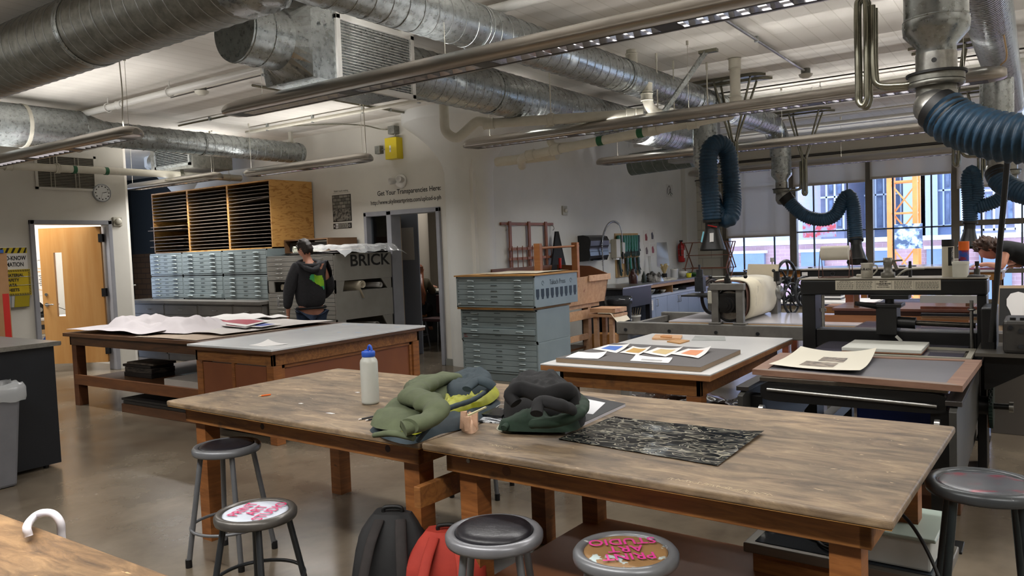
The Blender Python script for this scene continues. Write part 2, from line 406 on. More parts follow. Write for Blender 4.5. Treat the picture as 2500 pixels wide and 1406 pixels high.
WFRAME = mat('window_frame_brown', hx('655e52'), hx('5d564a'), sc=5, rough=.5)
GLASS = thin_glass('window_glass', (.9, .94, .97, 1))
SHADE = cloth_thru('roller_shade_cloth', hx('c9c1b4'), .12)

struct(MB().box((-17, -4, -.1), (5.15, 16.1, 0)).build('floor', FLOORM))
struct(MB().box((-17, -4, 3.42), (5.15, 16.1, 3.6)).build('ceiling', CEIL))
wl = MB().box((-11.45, -4, 0), (-11.3, 4.97, 3.42)).box((-11.45, 6.01, 0), (-11.3, 6.3, 3.42)).box((-11.45, 4.97, 2.15), (-11.3, 6.01, 3.42))
struct(wl.build('wall_left', WALL))
struct(MB().box((-13.3, 6.3, 0), (-11.45, 6.42, 3.42)).box((-13.3, -1, 0), (-13.2, 6.42, 3.42)).box((-13.3, -1, 0), (-11.45, -1.1, 3.42)).build('wall_side_room', mat('bright_wall', hx('dcd9d2'), rough=.6)))
wr = MB().box((-13.0, 8.17, 0), (-8.19, 8.3, 3.42)).box((-6.8, 8.17, 0), (-6.2, 8.3, 3.42)).box((-8.19, 8.17, 2.14), (-6.8, 8.3, 3.42))
struct(wr.build('wall_rear', WALL))
struct(MB().box((-6.35, 8.3, 0), (-6.2, 15.9, 3.42)).build('wall_sink', WALLG))
struct(MB().box((-6.2, 15.3, 0), (-6.1, 15.9, 3.42)).build('wall_pilaster', WALLG))
ww = MB().box((-6.35, 15.9, 0), (-5.46, 16.1, 3.42)).box((-5.46, 15.9, 0), (5.15, 16.1, .3)).box((-5.46, 15.9, 3.12), (5.15, 16.1, 3.42))
struct(ww.build('wall_window', WBRICK))
struct(MB().box((5, -4, 0), (5.15, 16.1, 3.42)).build('wall_right', WALL))
struct(MB().box((-17, -4.15, 0), (5.15, -4, 3.42)).build('wall_behind', WALL))
struct(MB().box((-17, 9.6, 0), (-12.4, 9.7, 3.42), 0).box((-17, 9.55, 0), (-12.4, 9.6, 1.75), 1).box((-17.1, 6.4, 0), (-17, 9.7, 3.42)).build('wall_hall', [HALLD, HALLB]))
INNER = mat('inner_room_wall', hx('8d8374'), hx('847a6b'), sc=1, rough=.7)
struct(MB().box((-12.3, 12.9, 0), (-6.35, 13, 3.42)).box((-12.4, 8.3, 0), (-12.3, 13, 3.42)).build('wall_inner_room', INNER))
# columns with mushroom capitals
def column(name, x, y, r, R, z0, z1):
    pr = [(r, 0), (r, z0)]
    for i in range(1, 9):
        t = i/8; pr.append((r+(R-r)*(t**1.35), z0+(z1-z0)*(t**.75)))
    pr += [(R+.02, z1+.02), (R+.02, 3.42)]
    mb = MB().lathe(pr, (x, y, 0), n=56)
    return struct(mb.build(name, WALLG))
column('wall_column_capital', -6.47, 8.43, .335, .86, 2.62, 3.27)
column('wall_column_hall', -12.75, 8.6, .34, .95, 2.3, 3.25)
MBc = MB().lathe([(.3, 0), (.3, 3.42)], at(1008, 600, y=10.9)*1.0*Vector((1, 1, 0)) if False else (at(1008, 600, y=10.9).x, 10.9, 0), n=32)
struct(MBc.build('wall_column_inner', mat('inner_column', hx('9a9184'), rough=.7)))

# door frame to the side room
struct(MB().box((-11.47, 4.93, 0), (-11.26, 4.99, 2.2)).box((-11.47, 5.99, 0), (-11.26, 6.05, 2.2)).box((-11.47, 4.93, 2.14), (-11.26, 6.05, 2.2)).build('trim_1', TRIMG, bevel=.006))
# door frame with side light in the rear wall
t2 = MB()
for x0, x1 in ((-8.21, -8.155), (-7.755, -7.665), (-6.835, -6.775)): t2.box((x0, 8.13, 0), (x1, 8.33, 2.17))
t2.box((-8.21, 8.13, 2.11), (-6.775, 8.33, 2.175)).box((-8.155, 8.18, 0), (-7.755, 8.28, .1))
struct(t2.build('trim_2', TRIMG, bevel=.006))
struct(MB().box((-8.155, 8.225, .1), (-7.755, 8.235, 2.11)).build('window_6', GLASS))
struct(MB().box((-6.77, 8.145, 0), (-6.62, 8.17, .09)).build('baseboard_rear', mat('vinyl_base', hx('74756f'), rough=.5)))
# doors
def door1():
    M = Matrix.Translation((-11.42, 5.97, 0)) @ Matrix.Rotation(math.radians(235-20), 4, 'Z')
    d = bpy.data.objects.new('door_1', None); COL.objects.link(d); WMAT['door_1'] = Matrix.Identity(4); struct(d)
    mb = MB()
    for a, b in (((.0, 0, .12), (.58, .044, 2.12)), ((.7, 0, .12), (.9, .044, 2.12)), ((.58, 0, .12), (.7, .044, .82)), ((.58, 0, 1.76), (.7, .044, 2.12))): mb.box(a, b, M=M)
    leaf = mb.build('door_leaf', DOORW, d)
    MB().box((.58, .02, .82), (.7, .024, 1.76), M=M).build('vision_pane', thin_glass('door_glass', (.95, .96, .97, 1)), leaf)
    h = MB()
    for s, yy in ((1, .044), (-1, 0)):
        c = M @ V(.84, yy, 1.0); o = (M.to_3x3() @ V(0, s, 0)); h.cyl(c, c+o*.012, .028).cyl(c, c+o*.05, .01)
        h.tube([c+o*.05, c+o*.05+(M.to_3x3() @ V(-.12, 0, 0))], .009)
        c2 = M @ V(.84, yy, 1.15); h.cyl(c2, c2+o*.012, .022)
    h.build('lever_handle', CHROME, leaf)
    hg = MB()
    for z in (.3, 1.15, 1.95): hg.box((-.03, -.01, z-.06), (.03, .05, z+.06), M=M)
    hg.build('hinge', IRON, leaf)
door1()
d = bpy.data.objects.new('door_2', None); COL.objects.link(d); WMAT['door_2'] = Matrix.Identity(4); struct(d)
M = Matrix.Translation((-7.66, 8.33, 0)) @ Matrix.Rotation(math.radians(134), 4, 'Z')
MB().box((0, 0, .01), (.86, .044, 2.1), M=M).build('door_leaf', mat('pale_door', hx('8c7a66'), rough=.5), d)

# ---------------------------------------------------------------- windows
MX = [-5.46, -4.095, -2.70, -1.29, .12, 1.53, 2.95, 5.0]
thin = {0: (-5.1, -4.48), 1: (-3.71, -3.09), 2: (-2.3, -1.67), 3: (-.894, -.3), 4: (.5, 1.1), 5: (1.9, 2.5), 6: (3.6, 4.3)}
for i in range(7):
    x0, x1 = MX[i], MX[i+1]
    w = bpy.data.objects.new('window_%d' % (i+7), None); COL.objects.link(w); WMAT[w.name] = Matrix.Identity(4); struct(w)
    f = MB().box((x0-.065, 15.82, .3), (x0+.065, 15.97, 3.12)).box((x0, 15.84, .3), (x1, 15.96, .36)).box((x0, 15.84, 3.06), (x1, 15.96, 3.12)).box((x0, 15.84, .82), (x1, 15.95, .9))
    if i >= 3: f.box((x0, 15.83, 1.66), (x1, 15.96, 1.76))
    f.build('frame', WFRAME, w)
    g = MB()
    for x in thin[i]: g.box((x-.014, 15.88, .36), (x+.014, 15.92, 3.06))
    for z in (1.67, 2.62):
        if not (i >= 3 and z < 2): g.box((x0, 15.88, z-.014), (x1, 15.92, z+.014))
    g.build('muntin', mat('muntin_slate', hx('4d5866'), rough=.5), w)
    MB().box((x0+.06, 15.905, .36), (x1-.06, 15.912, 3.06)).build('pane', GLASS, w)
struct(MB().box((-5.46, 15.72, 3.0), (5, 15.88, 3.12)).box((-5.5, 15.6, 3.16), (5, 15.9, 3.36)).build('trim_3', mat('blind_header', hx('b9b3a4'), rough=.5)))
struct(MB().box((-5.5, 15.58, 3.13), (5, 15.9, 3.155)).build('trim_4', FIXD))
nm_ = ['hanging lowest, over the leftmost window bay', 'pulled a little way down the second window bay from the left', 'a little way down the crane bay', 'over the window bay right of the crane', 'over the bay behind the hoses at far right', 'over a far right bay', 'over the last bay']
zb = [1.63, 2.59, 2.63, 2.35, 2.4, 2.4, 2.4]
for i in range(5):
    x0, x1 = MX[i]+.03, MX[i+1]-.05
    if i == 0: x0 += 0
    t = thing('roller_shade', 'translucent grey roller shade ' + nm_[i], 'window shade', ((x0+x1)/2, 15.78, zb[i]), 0, 'roller shades on the window wall')
    MB().box((x0, 15.775, zb[i]), (x1, 15.779, 3.0)).build('shade_cloth', SHADE, t)
    MB().box((x0, 15.765, zb[i]-.03), (x1, 15.789, zb[i]+.012)).build('hem_bar', mat('hem_bar', hx('a79f92'), rough=.5), t)
    MB().cyl((x0, 15.8, 2.97), (x1, 15.8, 2.97), .03).build('roller', OFFP, t)

# ---------------------------------------------------------------- the street outside
def ext():  # outdoor haze is put into the pale bluish and lavender material colours
    by = 40
    BR = brick_mat('outside_brick', hx('a98688'), hx('9d7a7d'), hx('b59a9b'), sc=1, w=.5, h=.18, mort=.01)
    a = at(1770, 588, y=by); b = at(2500, 560, y=by)
    t = thing('brick_building', 'low lavender-pink brick building seen below the horizon through the windows', 'building', ((a.x+b.x)/2, by, -12))
    zt = 1.32
    MB().box((a.x-8, by, -12), (b.x+14, by+6, zt)).build('wall', BR, t)
    MB().box((a.x-8, by-.15, zt-.12), (b.x+14, by+.2, zt+.1)).build('coping', mat('pale_coping', hx('c5c3c8'), rough=.7), t)
    for p0, p1, q in ((1785, 1865, 612), (1955, 2010, 608), (2135, 2172, 604), (2262, 2300, 600), (2390, 2470, 605)):
        u, v = at(p0, q+8, y=by-.3), at(p1, q, y=by-.3)
        MB().box((u.x, by-.3, -12), (v.x, by+.1, u.z)).build('garage_bay', mat('slate_panel', hx('6f7f96'), hx('66768d'), sc=1, rough=.4), t)
        MB().box((u.x-.1, by-.36, u.z), (v.x+.1, by, u.z+.13)).build('lintel', mat('pale_coping2', hx('d5dbe6'), rough=.7), t)
    # grey slab block, second bay
    GB = mat('grey_block', hx('75819a'), hx('6c7890'), sc=.4, rough=.6); GW = mat('block_window', hx('4c5b75'), hx('8a9ab5'), sc=.6, rough=.2)
    WH = mat('white_spandrel', hx('cfd8e6'), rough=.6)
    def block(name, label, px0, px1, yy, top, m, nx, nz, zs, dz, fr=WH, band=None):
        u, v = at(px0, 500, y=yy), at(px1, 500, y=yy)
        t = thing(name, label, 'building', ((u.x+v.x)/2, yy, -14)); MB().box((u.x, yy, -14), (v.x, yy+12, top)).build('wall', m, t)
        w = (v.x-u.x)/nx; f = MB(); g = MB()
        for k in range(nz):
            z = zs+k*dz; f.box((u.x, yy-.25, z), (v.x, yy, z+.16))
        for i in range(nx+1): x = u.x+i*w; f.box((x-.07, yy-.25, zs), (x+.07, yy, zs+nz*dz))
        f.build('mullion_grid', fr, t)
        for k in range(nz):
            for i in range(nx):
                if (i*7+k*3) % 3: g.box((u.x+i*w+.2, yy-.1, zs+k*dz+.4), (u.x+i*w+w-.2, yy+.05, zs+(k+1)*dz-.2))
        g.build('window', GW, t)
        if band:
            for p in band: q = at(p, 500, y=yy-.5); MB().box((q.x-.9, yy-.6, -14), (q.x+.9, yy+.1, top)).build('white_fin', WH, t)
    block('apartment_block', 'pinkish grey apartment block with white balconies, behind the second window bay', 1940, 2060, 75, 40, mat('mauve_block', hx('8d8595'), hx('7f8598'), sc=.2, rough=.7), 6, 14, 2, 3)
    block('office_tower', 'blue-grey gridded tower behind the raised blue hose and left of the crane', 2060, 2200, 85, 60, GB, 7, 16, 2, 3.4)
    block('glass_tower', 'pale glass tower with bright white fins behind the orange crane', 2225, 2345, 80, 60, mat('glass_tower_face', hx('7f93b4'), hx('6e83a6'), sc=.3, rough=.3), 6, 16, 2, 3.2, band=(2232, 2262))
    block('red_panel_building', 'grey building with red panels seen through the right hand window bay', 2350, 2480, 70, 30, mat('red_grey_face', hx('9a8f98'), hx('8c93a5'), sc=.3, rough=.6), 5, 8, 1.5, 3)
    t = thing('pale_building', 'pale pink building seen under the lowered leftmost shade', 'building', (-9, 60, -12))
    u, v = at(1760, 560, y=62), at(1945, 560, y=62); MB().box((u.x, 62, -12), (v.x, 70, 14)).build('wall', mat('pale_face', hx('b8a7a8'), hx('a5acc0'), sc=.5, rough=.7), t)
    # red site fence
    u, v = at(1960, 575, y=58), at(2040, 573, y=58)
    tag(MB().box((u.x, 58, 1.5), (v.x, 58.2, 3.2)).build('site_hoarding', mat('red_hoarding', hx('b0484c'), hx('8d8fa0'), sc=2, lo=.45, hi=.55, rough=.7)), 'red construction hoarding on the roof line beyond the second window bay', 'fence')
    # crane mast
    cy = 36; l, r = at(2176, 500, y=cy), at(2238, 500, y=cy); w = (r.x-l.x)/2; cx = (l.x+r.x)/2
    t = thing('tower_crane', 'orange lattice mast of a construction crane outside the third window bay', 'crane', (cx, cy, -12))
    OR = mat('crane_orange', hx('d98a3f'), hx('c97c38'), sc=2, rough=.5); mb = MB()
    cs = [(cx-w, cy-w), (cx+w, cy-w), (cx+w, cy+w), (cx-w, cy+w)]
    for q in cs: mb.box((q[0]-.09, q[1]-.09, -12), (q[0]+.09, q[1]+.09, 16))
    mb.build('chord', OR, t); mb = MB(); z = -8; s = 0
    while z < 15:
        for i in range(4):
            a, b = cs[i], cs[(i+1) % 4]
            mb.beam((*a, z), (*b, z), .07, .07)
            mb.beam((*a, z) if s % 2 else (*b, z), (*b, z+1.3) if s % 2 else (*a, z+1.3), .06, .06)
        z += 1.3; s += 1
    mb.build('lacing', OR, t)
    u = at(2182, 575, y=cy-1.2); MB().box((u.x, cy-1.3, u.z-.55), (u.x+1.05, cy-1.25, u.z+.45)).build('banner', mat('banner', hx('3e4a5e'), hx('c5ccd8'), sc=3, lo=.45, hi=.6, rough=.6), t)
ext()

# ---------------------------------------------------------------- pendant lights
def fixture_proto(Ln):
    t = thing('pendant_light', '', 'light', (0, 0, 0), 0, 'linear pendant lights'); h = Ln/2
    prof = [(-.118, .0), (-.128, .02), (-.126, .045), (-.105, .07), (-.05, .1), (.05, .1), (.105, .07), (.126, .045), (.128, .02), (.118, .0), (.075, -.008), (-.075, -.008)]
    mb = MB(); xs = [-h, -h+.012, -h+.04, -h+.09, -h+.16, h-.16, h-.09, h-.04, h-.012, h]; sc = [.25, .5, .75, .92, 1, 1, .92, .75, .5, .25]
    n = len(prof); vs = []
    for x, s in zip(xs, sc): vs += [V(x, p[0]*s, .035+(p[1]-.035)*(.35+.65*s)) for p in prof]
    fs = []
    for k in range(len(xs)-1):
        for i in range(n):
            j = (i+1) % n
            if xs[k] >= -h+.16 and xs[k+1] <= h-.16 and i == n-2: continue
            fs.append((k*n+i, k*n+j, (k+1)*n+j, (k+1)*n+i))
    mb.add(vs, fs, 0, True); mb.add(vs, [tuple(range(n)), tuple(range(len(vs)-1, len(vs)-n-1, -1))], 0)
    # closed soffit leaving the louver cells
    cells = max(1, round(Ln/1.25)); cl = (Ln-.36)/cells
    for c in range(cells+1):
        x = -h+.18+c*cl; mb.box((x-.06, -.075, -.008), (x+.06, .075, .0), 1)
    for s in (-1, 1): mb.box((-h+.16, s*.075, -.009), (h-.16, s*.058, -.003), 1)
    mb.build('housing', [FIXT, FIXD], t)
    lv = MB(); x = -h+.24
    while x < h-.2:
        d = [V(x-.028, 0, .03), V(x+.028, 0, .03), V(x, 0, -.006)]
        lv.prism([q + V(0, -.058, 0) for q in d], (0, .116, 0)); x += .105
    for s in (-1, 1): lv.box((-h+.16, s*.058, -.006), (h-.16, s*.055, .035))
    lv.build('louver', LOUV, t)
    MB().cyl((-h+.2, 0, .048), (h-.2, 0, .048), .012, n=10).build('fluorescent_tube', mat('fluorescent', (1, 1, 1, 1), emit=(1, .95, .92, 1), es=5.0), t)
    return t
def pendant(x0, x1, y, z, label, wires=(), first=[None]):
    Ln = x1-x0; key = round(Ln, 2)
    if first[0] is None: first[0] = {}
    if key not in first[0]:
        o = fixture_proto(Ln); first[0][key] = o; o.location = ((x0+x1)/2, y, z); WMAT[o.name] = Matrix.Translation(o.location)
    else: o = dup(first[0][key], ((x0+x1)/2, y, z))
    o['label'] = label
    for nme, sgn, p in (('up', 1, LAMP_UP), ('down', -1, LAMP_DOWN)):
        ld = bpy.data.lights.new('lamp_'+nme, 'AREA'); ld.shape = 'RECTANGLE'; ld.size = Ln-.3; ld.size_y = .1; ld.energy = p*Ln; ld.color = LAMP_COL
        if sgn < 0: ld.spread = math.radians(150)
        lo = bpy.data.objects.new('lamp_'+nme, ld); COL.objects.link(lo); lo.parent = o
        lo.location = (0, 0, .1 if sgn > 0 else -.02)
        if sgn > 0: lo.rotation_euler = (PI, 0, 0)
    for wx in wires:
        wb = MB()
        wb.cyl((wx, y, z+.07), (wx, y, 3.42), .0022, n=6).cyl((wx, y, 3.38), (wx, y, 3.42), .012, n=10).cyl((wx, y, z+.075), (wx, y, z+.1), .006, n=8)
        wb.build('suspension_wire', OFFP, o)
    return o
ZL = 2.70
pendant(-5.32, -.25, 3.85, ZL, 'longest nearest pendant light with open louvers, running in front of the white duct grille', (-4.9, -3.1, -.6))
pendant(-5.32, -.22, 6.9, ZL, 'long pendant light crossing in front of the green banded drain pipe', (-4.98, -2.7, -.5))
pendant(-5.22, -.2, 9.82, ZL, 'long pendant light passing behind the left blue hose loop, second row from the windows', (-4.9, -2.65, -.5))
pendant(-5.1, -.2, 12.95, ZL, 'pendant light nearest the windows, in front of the raised shades', (-4.9, -2.6, -.5))
pendant(-9.9, -6.66, 3.85, ZL, 'pendant light at far left above the black cabinet, rounded end under the small duct', (-6.78,))
pendant(-9.1, -6.72, 6.82, ZL, 'short pendant light above the plywood rack, with wire to the yellow box side', (-9.0, -6.85))
pendant(-12.1, -9.72, 6.82, ZL+.03, 'pendant light partly behind the left wall end, above the left rack bay', (-9.9,))
pendant(.35, 4.9, 3.85, ZL, 'pendant light right of the frame near the press'); pendant(.35, 4.9, 9.82, ZL, 'pendant light at far right beyond the crane duct', (.6,)); pendant(.35, 4.9, 6.9, ZL, 'pendant light right of the second row', (.6,)); pendant(.35, 4.9, 12.95, ZL, 'pendant light right end of the window row', (.6,))  # rows continued out of frame, unseen, added for ambient light
pendant(-5.32, -.25, .8, ZL, 'pendant light behind the viewer, middle'); pendant(-9.9, -6.66, .8, ZL, 'pendant light behind the viewer, left'); pendant(.35, 4.9, .8, ZL, 'pendant light behind the viewer, right')  # unseen row behind the camera, added for ambient light
# added area lights without fixtures, brightening the two side rooms
for nme, loc, e in (('lamp_side_room', (-12.4, 4.8, 3.3), 90), ('lamp_inner_room', (-8.5, 10.6, 3.3), 30)):
    ld = bpy.data.lights.new(nme, 'AREA'); ld.size = 1; ld.energy = e; ld.color = LAMP_COL; lo = bpy.data.objects.new(nme, ld); COL.objects.link(lo); lo.location = loc
# ---------------------------------------------------------------- ducts
def duct(name, label, p, q, R, pitch=.125, caps=(True, True), mt=None, parent=None, part='duct_run', r2=None, seam=.0035, group=None):
    """spiral seamed round duct from p to q"""
    mt = mt or GALV; p, q = V(p), V(q)
    t = parent or thing(name, label, 'duct', (p+q)/2, 0, group)
    mb = MB().cyl(p, q, R, r2, n=48, cap=True)
    d = q-p; L = d.length; x, y = basis(d); n = int(L/pitch)*28; pts = []
    if pitch and n > 10:
        for i in range(n+1):
            s = i/n; a = 2*PI*s*(n/28); r = R+((r2 or R)-R)*s
            pts.append(p + d*s + x*math.cos(a)*(r+seam*.3) + y*math.sin(a)*(r+seam*.3))
        mb.tube(pts, seam, 5, mi=1)
    mb.build(part, [mt, SEAM], t); return t
def band(c, axis, R, parent, w=.04, m=None, name='joint_band'):
    a = V(axis).normalized(); c = V(c)
    mb = MB().cyl(c-a*w/2, c+a*w/2, R+.004, n=48).torus(c-a*w/2, a, R+.004, .005, 48, 6).torus(c+a*w/2, a, R+.004, .005, 48, 6)
    return mb.build(name, m or GALV, parent)

# D1: the big dark duct at top left, running across the room
t = duct('spiral_duct', 'large dark spiral duct crossing the top left corner of the ceiling', (-9.5, 2.74, 3.13), (-3.62, 2.74, 3.13), .235, pitch=.12, mt=GALVD)
band((-5.2, 2.74, 3.13), (1, 0, 0), .235, t)
# A: upper long duct
tA = duct('spiral_duct', 'upper of the two long spiral ducts, feeding the blue hoses near the windows', (-3.22, 2.9, 3.08), (-3.25, 11.3, 3.22), .152, pitch=.135)
MB().tube(smooth_path([(-3.25, 11.25, 3.22), (-3.25, 11.5, 3.22), (-3.25, 11.72, 3.13), (-3.24, 11.86, 2.98), (-3.24, 11.9, 2.8)], 6), .153, 32).build('elbow', GALV, tA)
MB().tube(smooth_path([(-3.62, 2.74, 3.13), (-3.4, 2.74, 3.12), (-3.26, 2.8, 3.1), (-3.22, 2.95, 3.08)], 6), [.235]*6+[.21]*6+[.16]*7, 32).build('reducing_elbow', GALV, tA)
for y in (4.35, 6.6, 8.4, 10.6): band((-3.22-(y-2.9)*.0036, y, 3.08+(y-2.9)*.0167), (-.03/8.4, 1, .14/8.4), .152, tA)
# B: lower long duct with plenum and grille
tB = duct('spiral_duct', 'lower long spiral duct with white slotted grille box and round end cap', (-4.43, 4.78, 3.1), (-4.43, 10.75, 3.12), .212, pitch=.135)
MB().cyl((-4.43, 3.28, 3.1), (-4.43, 3.62, 3.1), .215, n=48).torus((-4.43, 3.3, 3.1), (0, 1, 0), .216, .005, 48, 6).torus((-4.43, 3.46, 3.1), (0, 1, 0), .216, .004, 48, 6).build('end_cap', GALV, tB)
# square to round transition + plenum box
n = 32; vs = []
for k, (y, s) in enumerate(((3.62, 0), (3.72, 1))):
    for i in range(n):
        a = 2*PI*i/n; c, sn = math.cos(a), math.sin(a); m = max(abs(c), abs(sn)); rx = .215*(1-s)+s*.255/m; rz = .215*(1-s)+s*.245/m
        vs.append(V(-4.43+c*rx, y, 3.07*s+3.1*(1-s)+sn*rz))
MB().add(vs, [(i, (i+1) % n, n+(i+1) % n, n+i) for i in range(n)], 0, False).build('transition', GALV, tB)
mb = MB().box((-4.685, 3.72, 2.82), (-4.175, 4.75, 3.32))
for z in (2.95, 3.2):
    for y in (3.8, 3.86): mb.cyl((-4.175, y, z), (-4.16, y, z), .012, n=8)
mb.build('plenum_box', GALV, tB, bevel=.004)
g = MB(); y0, y1, z0, z1, X = 3.98, 4.74, 2.8, 3.3, -4.155
for a, b in (((X-.03, y0-.04, z0-.01), (X, y1+.03, z0+.035)), ((X-.03, y0-.04, z1-.035), (X, y1+.03, z1+.01)), ((X-.03, y0-.04, z0), (X, y0, z1)), ((X-.03, y1-.01, z0), (X, y1+.03, z1))): g.box(a, b)
fr = g.build('grille_frame', WHITEP, tB, bevel=.003)
g = MB(); k = 0
while z0+.05+k*.021 < z1-.04:
    z = z0+.05+k*.021; g.beam((X-.012, y0, z), (X-.012, y1, z), .018, .0022, up=(.45, 0, 1)); k += 1
k = 0
while y0+k*.024 < y1: g.box((X-.028, y0+k*.024, z0+.03), (X-.022, y0+k*.024+.0025, z1-.03)); k += 1
g.build('louver_blades', WHITEP, fr); MB().box((X-.018-.016, y0, z0+.02), (X-.0335, y1, z1-.02)).build('dark_core', FLATD, fr)
band((-4.43, 6.15, 3.103), (0, 1, 0), .212, tB); band((-4.43, 8.2, 3.108), (0, 1, 0), .212, tB); band((-4.43, 10.2, 3.116), (0, 1, 0), .212, tB)
MB().cyl((-4.43, 10.75, 3.12), (-4.43, 11.15, 3.1), .212, .225, n=48).build('flared_end', GALV, tB)
MB().box((-4.72, 11.15, 2.78), (-4.1, 11.75, 3.38)).build('end_box', mat('primed_sheet', hx('a5a8a9'), hx('989b9c'), sc=3, rough=.4, metal=.4), tB, bevel=.004)
t = duct('spiral_duct', 'short dull grey duct stub pointing to the sink wall below the lower long duct', (-5.55, 11.6, 2.86), (-4.5, 11.6, 2.9), .178, pitch=.16, mt=mat('dull_duct', hx('66706c'), hx('7c8580'), sc=12, rough=.5, metal=.6))
# small duct at left
tL = duct('spiral_duct', 'smaller spiral duct ending in mid air in front of the yellow box wall', (-9.2, 4.9, 3.11), (-9.2, 7.86, 3.11), .15, pitch=.13)
MB().cyl((-9.2, 4.62, 3.11), (-9.2, 4.9, 3.11), .235, .152, n=40).torus((-9.2, 4.62, 3.11), (0, 1, 0), .236, .005, 40, 6).build('reducer', GALV, tL)
MB().cyl((-9.2, 1.0, 3.11), (-9.2, 4.62, 3.11), .235, n=40).build('wide_section', GALV, tL)
MB().cyl((-9.2, 4.0, 3.11), (-9.2, 4.04, 3.11), .241, n=40).build('strap', OFFP, tL)
for y in (6.2, 7.8): band((-9.2, y, 3.11), (0, 1, 0), .15, tL, .02)
MB().box((-9.23, 7.68, 3.24), (-9.17, 7.72, 3.42)).build('hanger', OFFP, tL)
# E: trunk at right
tE = duct('spiral_duct', 'steeply receding spiral duct at the top right corner', (-.30, 1.0, 3.08), (-.34, 11.6, 3.16), .152, pitch=.05)
MB().tube(smooth_path([(-.34, 11.55, 3.16), (-.34, 11.75, 3.14), (-.35, 11.9, 3.0), (-.36, 11.93, 2.8), (-.36, 11.93, 2.65)], 6), .152, 32).build('elbow', GALV, tE)
band((-.31, 3.4, 3.1), (0, 1, 0), .152, tE)
# return plenum in the alcove
t = thing('air_plenum', 'galvanised air box with dark slotted grille above the plywood rack', 'vent', (-11.2, 7.1, 3.0))
MB().box((-11.75, 7.0, 2.98), (-10.62, 7.7, 3.4)).build('box', GALVD, t, bevel=.005)
g = MB()
for a, b in (((-11.6, 6.97, 3.02), (-10.66, 7.0, 3.06)), ((-11.6, 6.97, 3.3), (-10.66, 7.0, 3.34)), ((-11.6, 6.97, 3.02), (-11.56, 7.0, 3.34)), ((-10.7, 6.97, 3.02), (-10.66, 7.0, 3.34))): g.box(a, b)
for k in range(9): g.box((-11.56, 6.975, 3.07+k*.026), (-10.7, 6.99, 3.077+k*.026))
g.build('grille', GALV, t); MB().box((-11.56, 6.992, 3.05), (-10.7, 6.999, 3.31)).build('dark_core', FLATD, t)
MB().cyl((-12.1, 7.3, 3.2), (-11.75, 7.3, 3.2), .16, n=24).build('duct_collar', GALVD, t)

# ---------------------------------------------------------------- pipes
def pipe(label, pts, r, m=None, joints=(), name='drain_pipe', sm=True, bands=(), n=16, hang=()):
    pts = [V(p) for p in pts]; c = sum(pts, Vector())/len(pts)
    t = thing(name, label, 'pipe', c); path = pts
    if sm and len(pts) > 2:                       # round the corners
        path = [pts[0]]
        for a, b, d in zip(pts, pts[1:], pts[2:]):
            k = min(.11, (b-a).length*.45, (d-b).length*.45); u = b-(b-a).normalized()*k; w = b+(d-b).normalized()*k
            path += [u.lerp(b, s).lerp(b.lerp(w, s), s) for s in (0, .25, .5, .75, 1)]
        path.append(pts[-1])
    MB().tube(path, r, n).build('pipe_run', m or PIPEW, t)
    for (p, ax, w) in joints:
        a = V(ax).normalized(); p = V(p); MB().cyl(p-a*w/2, p+a*w/2, r*1.17, n=20).torus(p-a*w/2, a, r*1.15, .006, 20, 6).torus(p+a*w/2, a, r*1.15, .006, 20, 6).build('coupling', m or PIPEW, t)
    for (p, ax, w) in bands:
        a = V(ax).normalized(); p = V(p); MB().cyl(p-a*w/2, p+a*w/2, r*1.09, n=20).build('green_band', GREEN, t)['label'] = 'green marking band'
    for p in hang:
        p = V(p); MB().torus(p, (1, 0, 0) if len(hang) and abs((pts[1]-pts[0]).normalized().x) > .6 else (0, 1, 0), r+.012, .007, 20, 6).cyl(p+V(0, 0, r+.01), (p.x, p.y, 3.42), .006, n=8).build('hanger_rod', m or PIPEW, t)
    return t
pipe('cream pipe with two green bands along the left wall above the clock', [(-10.98, 2.5, 2.87), (-10.98, 8.1, 2.9)], .052, joints=(((-10.98, 4.6, 2.88), (0, 1, 0), .08), ((-10.98, 5.2, 2.88), (0, 1, 0), .05)), bands=(((-10.98, 5.42, 2.88), (0, 1, 0), .05), ((-10.98, 5.86, 2.885), (0, 1, 0), .05)), hang=((-10.98, 5.2, 2.885), (-10.98, 7.88, 2.9)))
pipe('white sprinkler pipe high on the left ceiling, near the large dark duct', [(-9.75, 4.66, 3.31), (-1.2, 4.66, 3.31)], .036, m=WHITEP, joints=(((-8.35, 4.66, 3.31), (1, 0, 0), .1), ((-3.6, 4.66, 3.31), (1, 0, 0), .1)), hang=((-7.4, 4.66, 3.31), (-8.6, 4.66, 3.31)), name='sprinkler_pipe')
def conduit(label, a, b, r=.012, clips=3, m=None, name='conduit'):
    t = thing(name, label, 'conduit', (V(a)+V(b))/2); MB().cyl(a, b, r, n=10).build('tube_run', m or PIPEW, t)
    for i in range(clips):
        p = V(a).lerp(V(b), (i+.5)/clips); d = V(b)-V(a); MB().box((p.x-.015, p.y-.015, p.z-r-.006), (p.x+.015, p.y+.015, 3.42)).build('strut_clip', GALV, t)
    return t
conduit('thin conduit behind the sprinkler pipe on the left ceiling', (-9.95, 4.95, 3.385), (-4.8, 4.95, 3.385), .014, 3)
conduit('pair of thin cables left of the duct grille', (-8.0, 5.05, 3.39), (-4.8, 5.05, 3.39), .006, 1, m=FIXD)
conduit('grey conduit running over the middle pendants to the wall by the yellow box', (-9.6, 6.15, 3.39), (-5.4, 6.15, 3.39), .013, 3, m=TUBEG)
conduit('white conduit close to the left ceiling edge of the rear wall', (-9.3, 7.0, 3.35), (-5.6, 7.0, 3.35), .024, 4)
conduit('thin grey conduit crossing from the sprinkler head toward the grille', (-6.9, 5.3, 3.4), (-6.9, 8.1, 3.4), .014, 2, m=TUBEG)
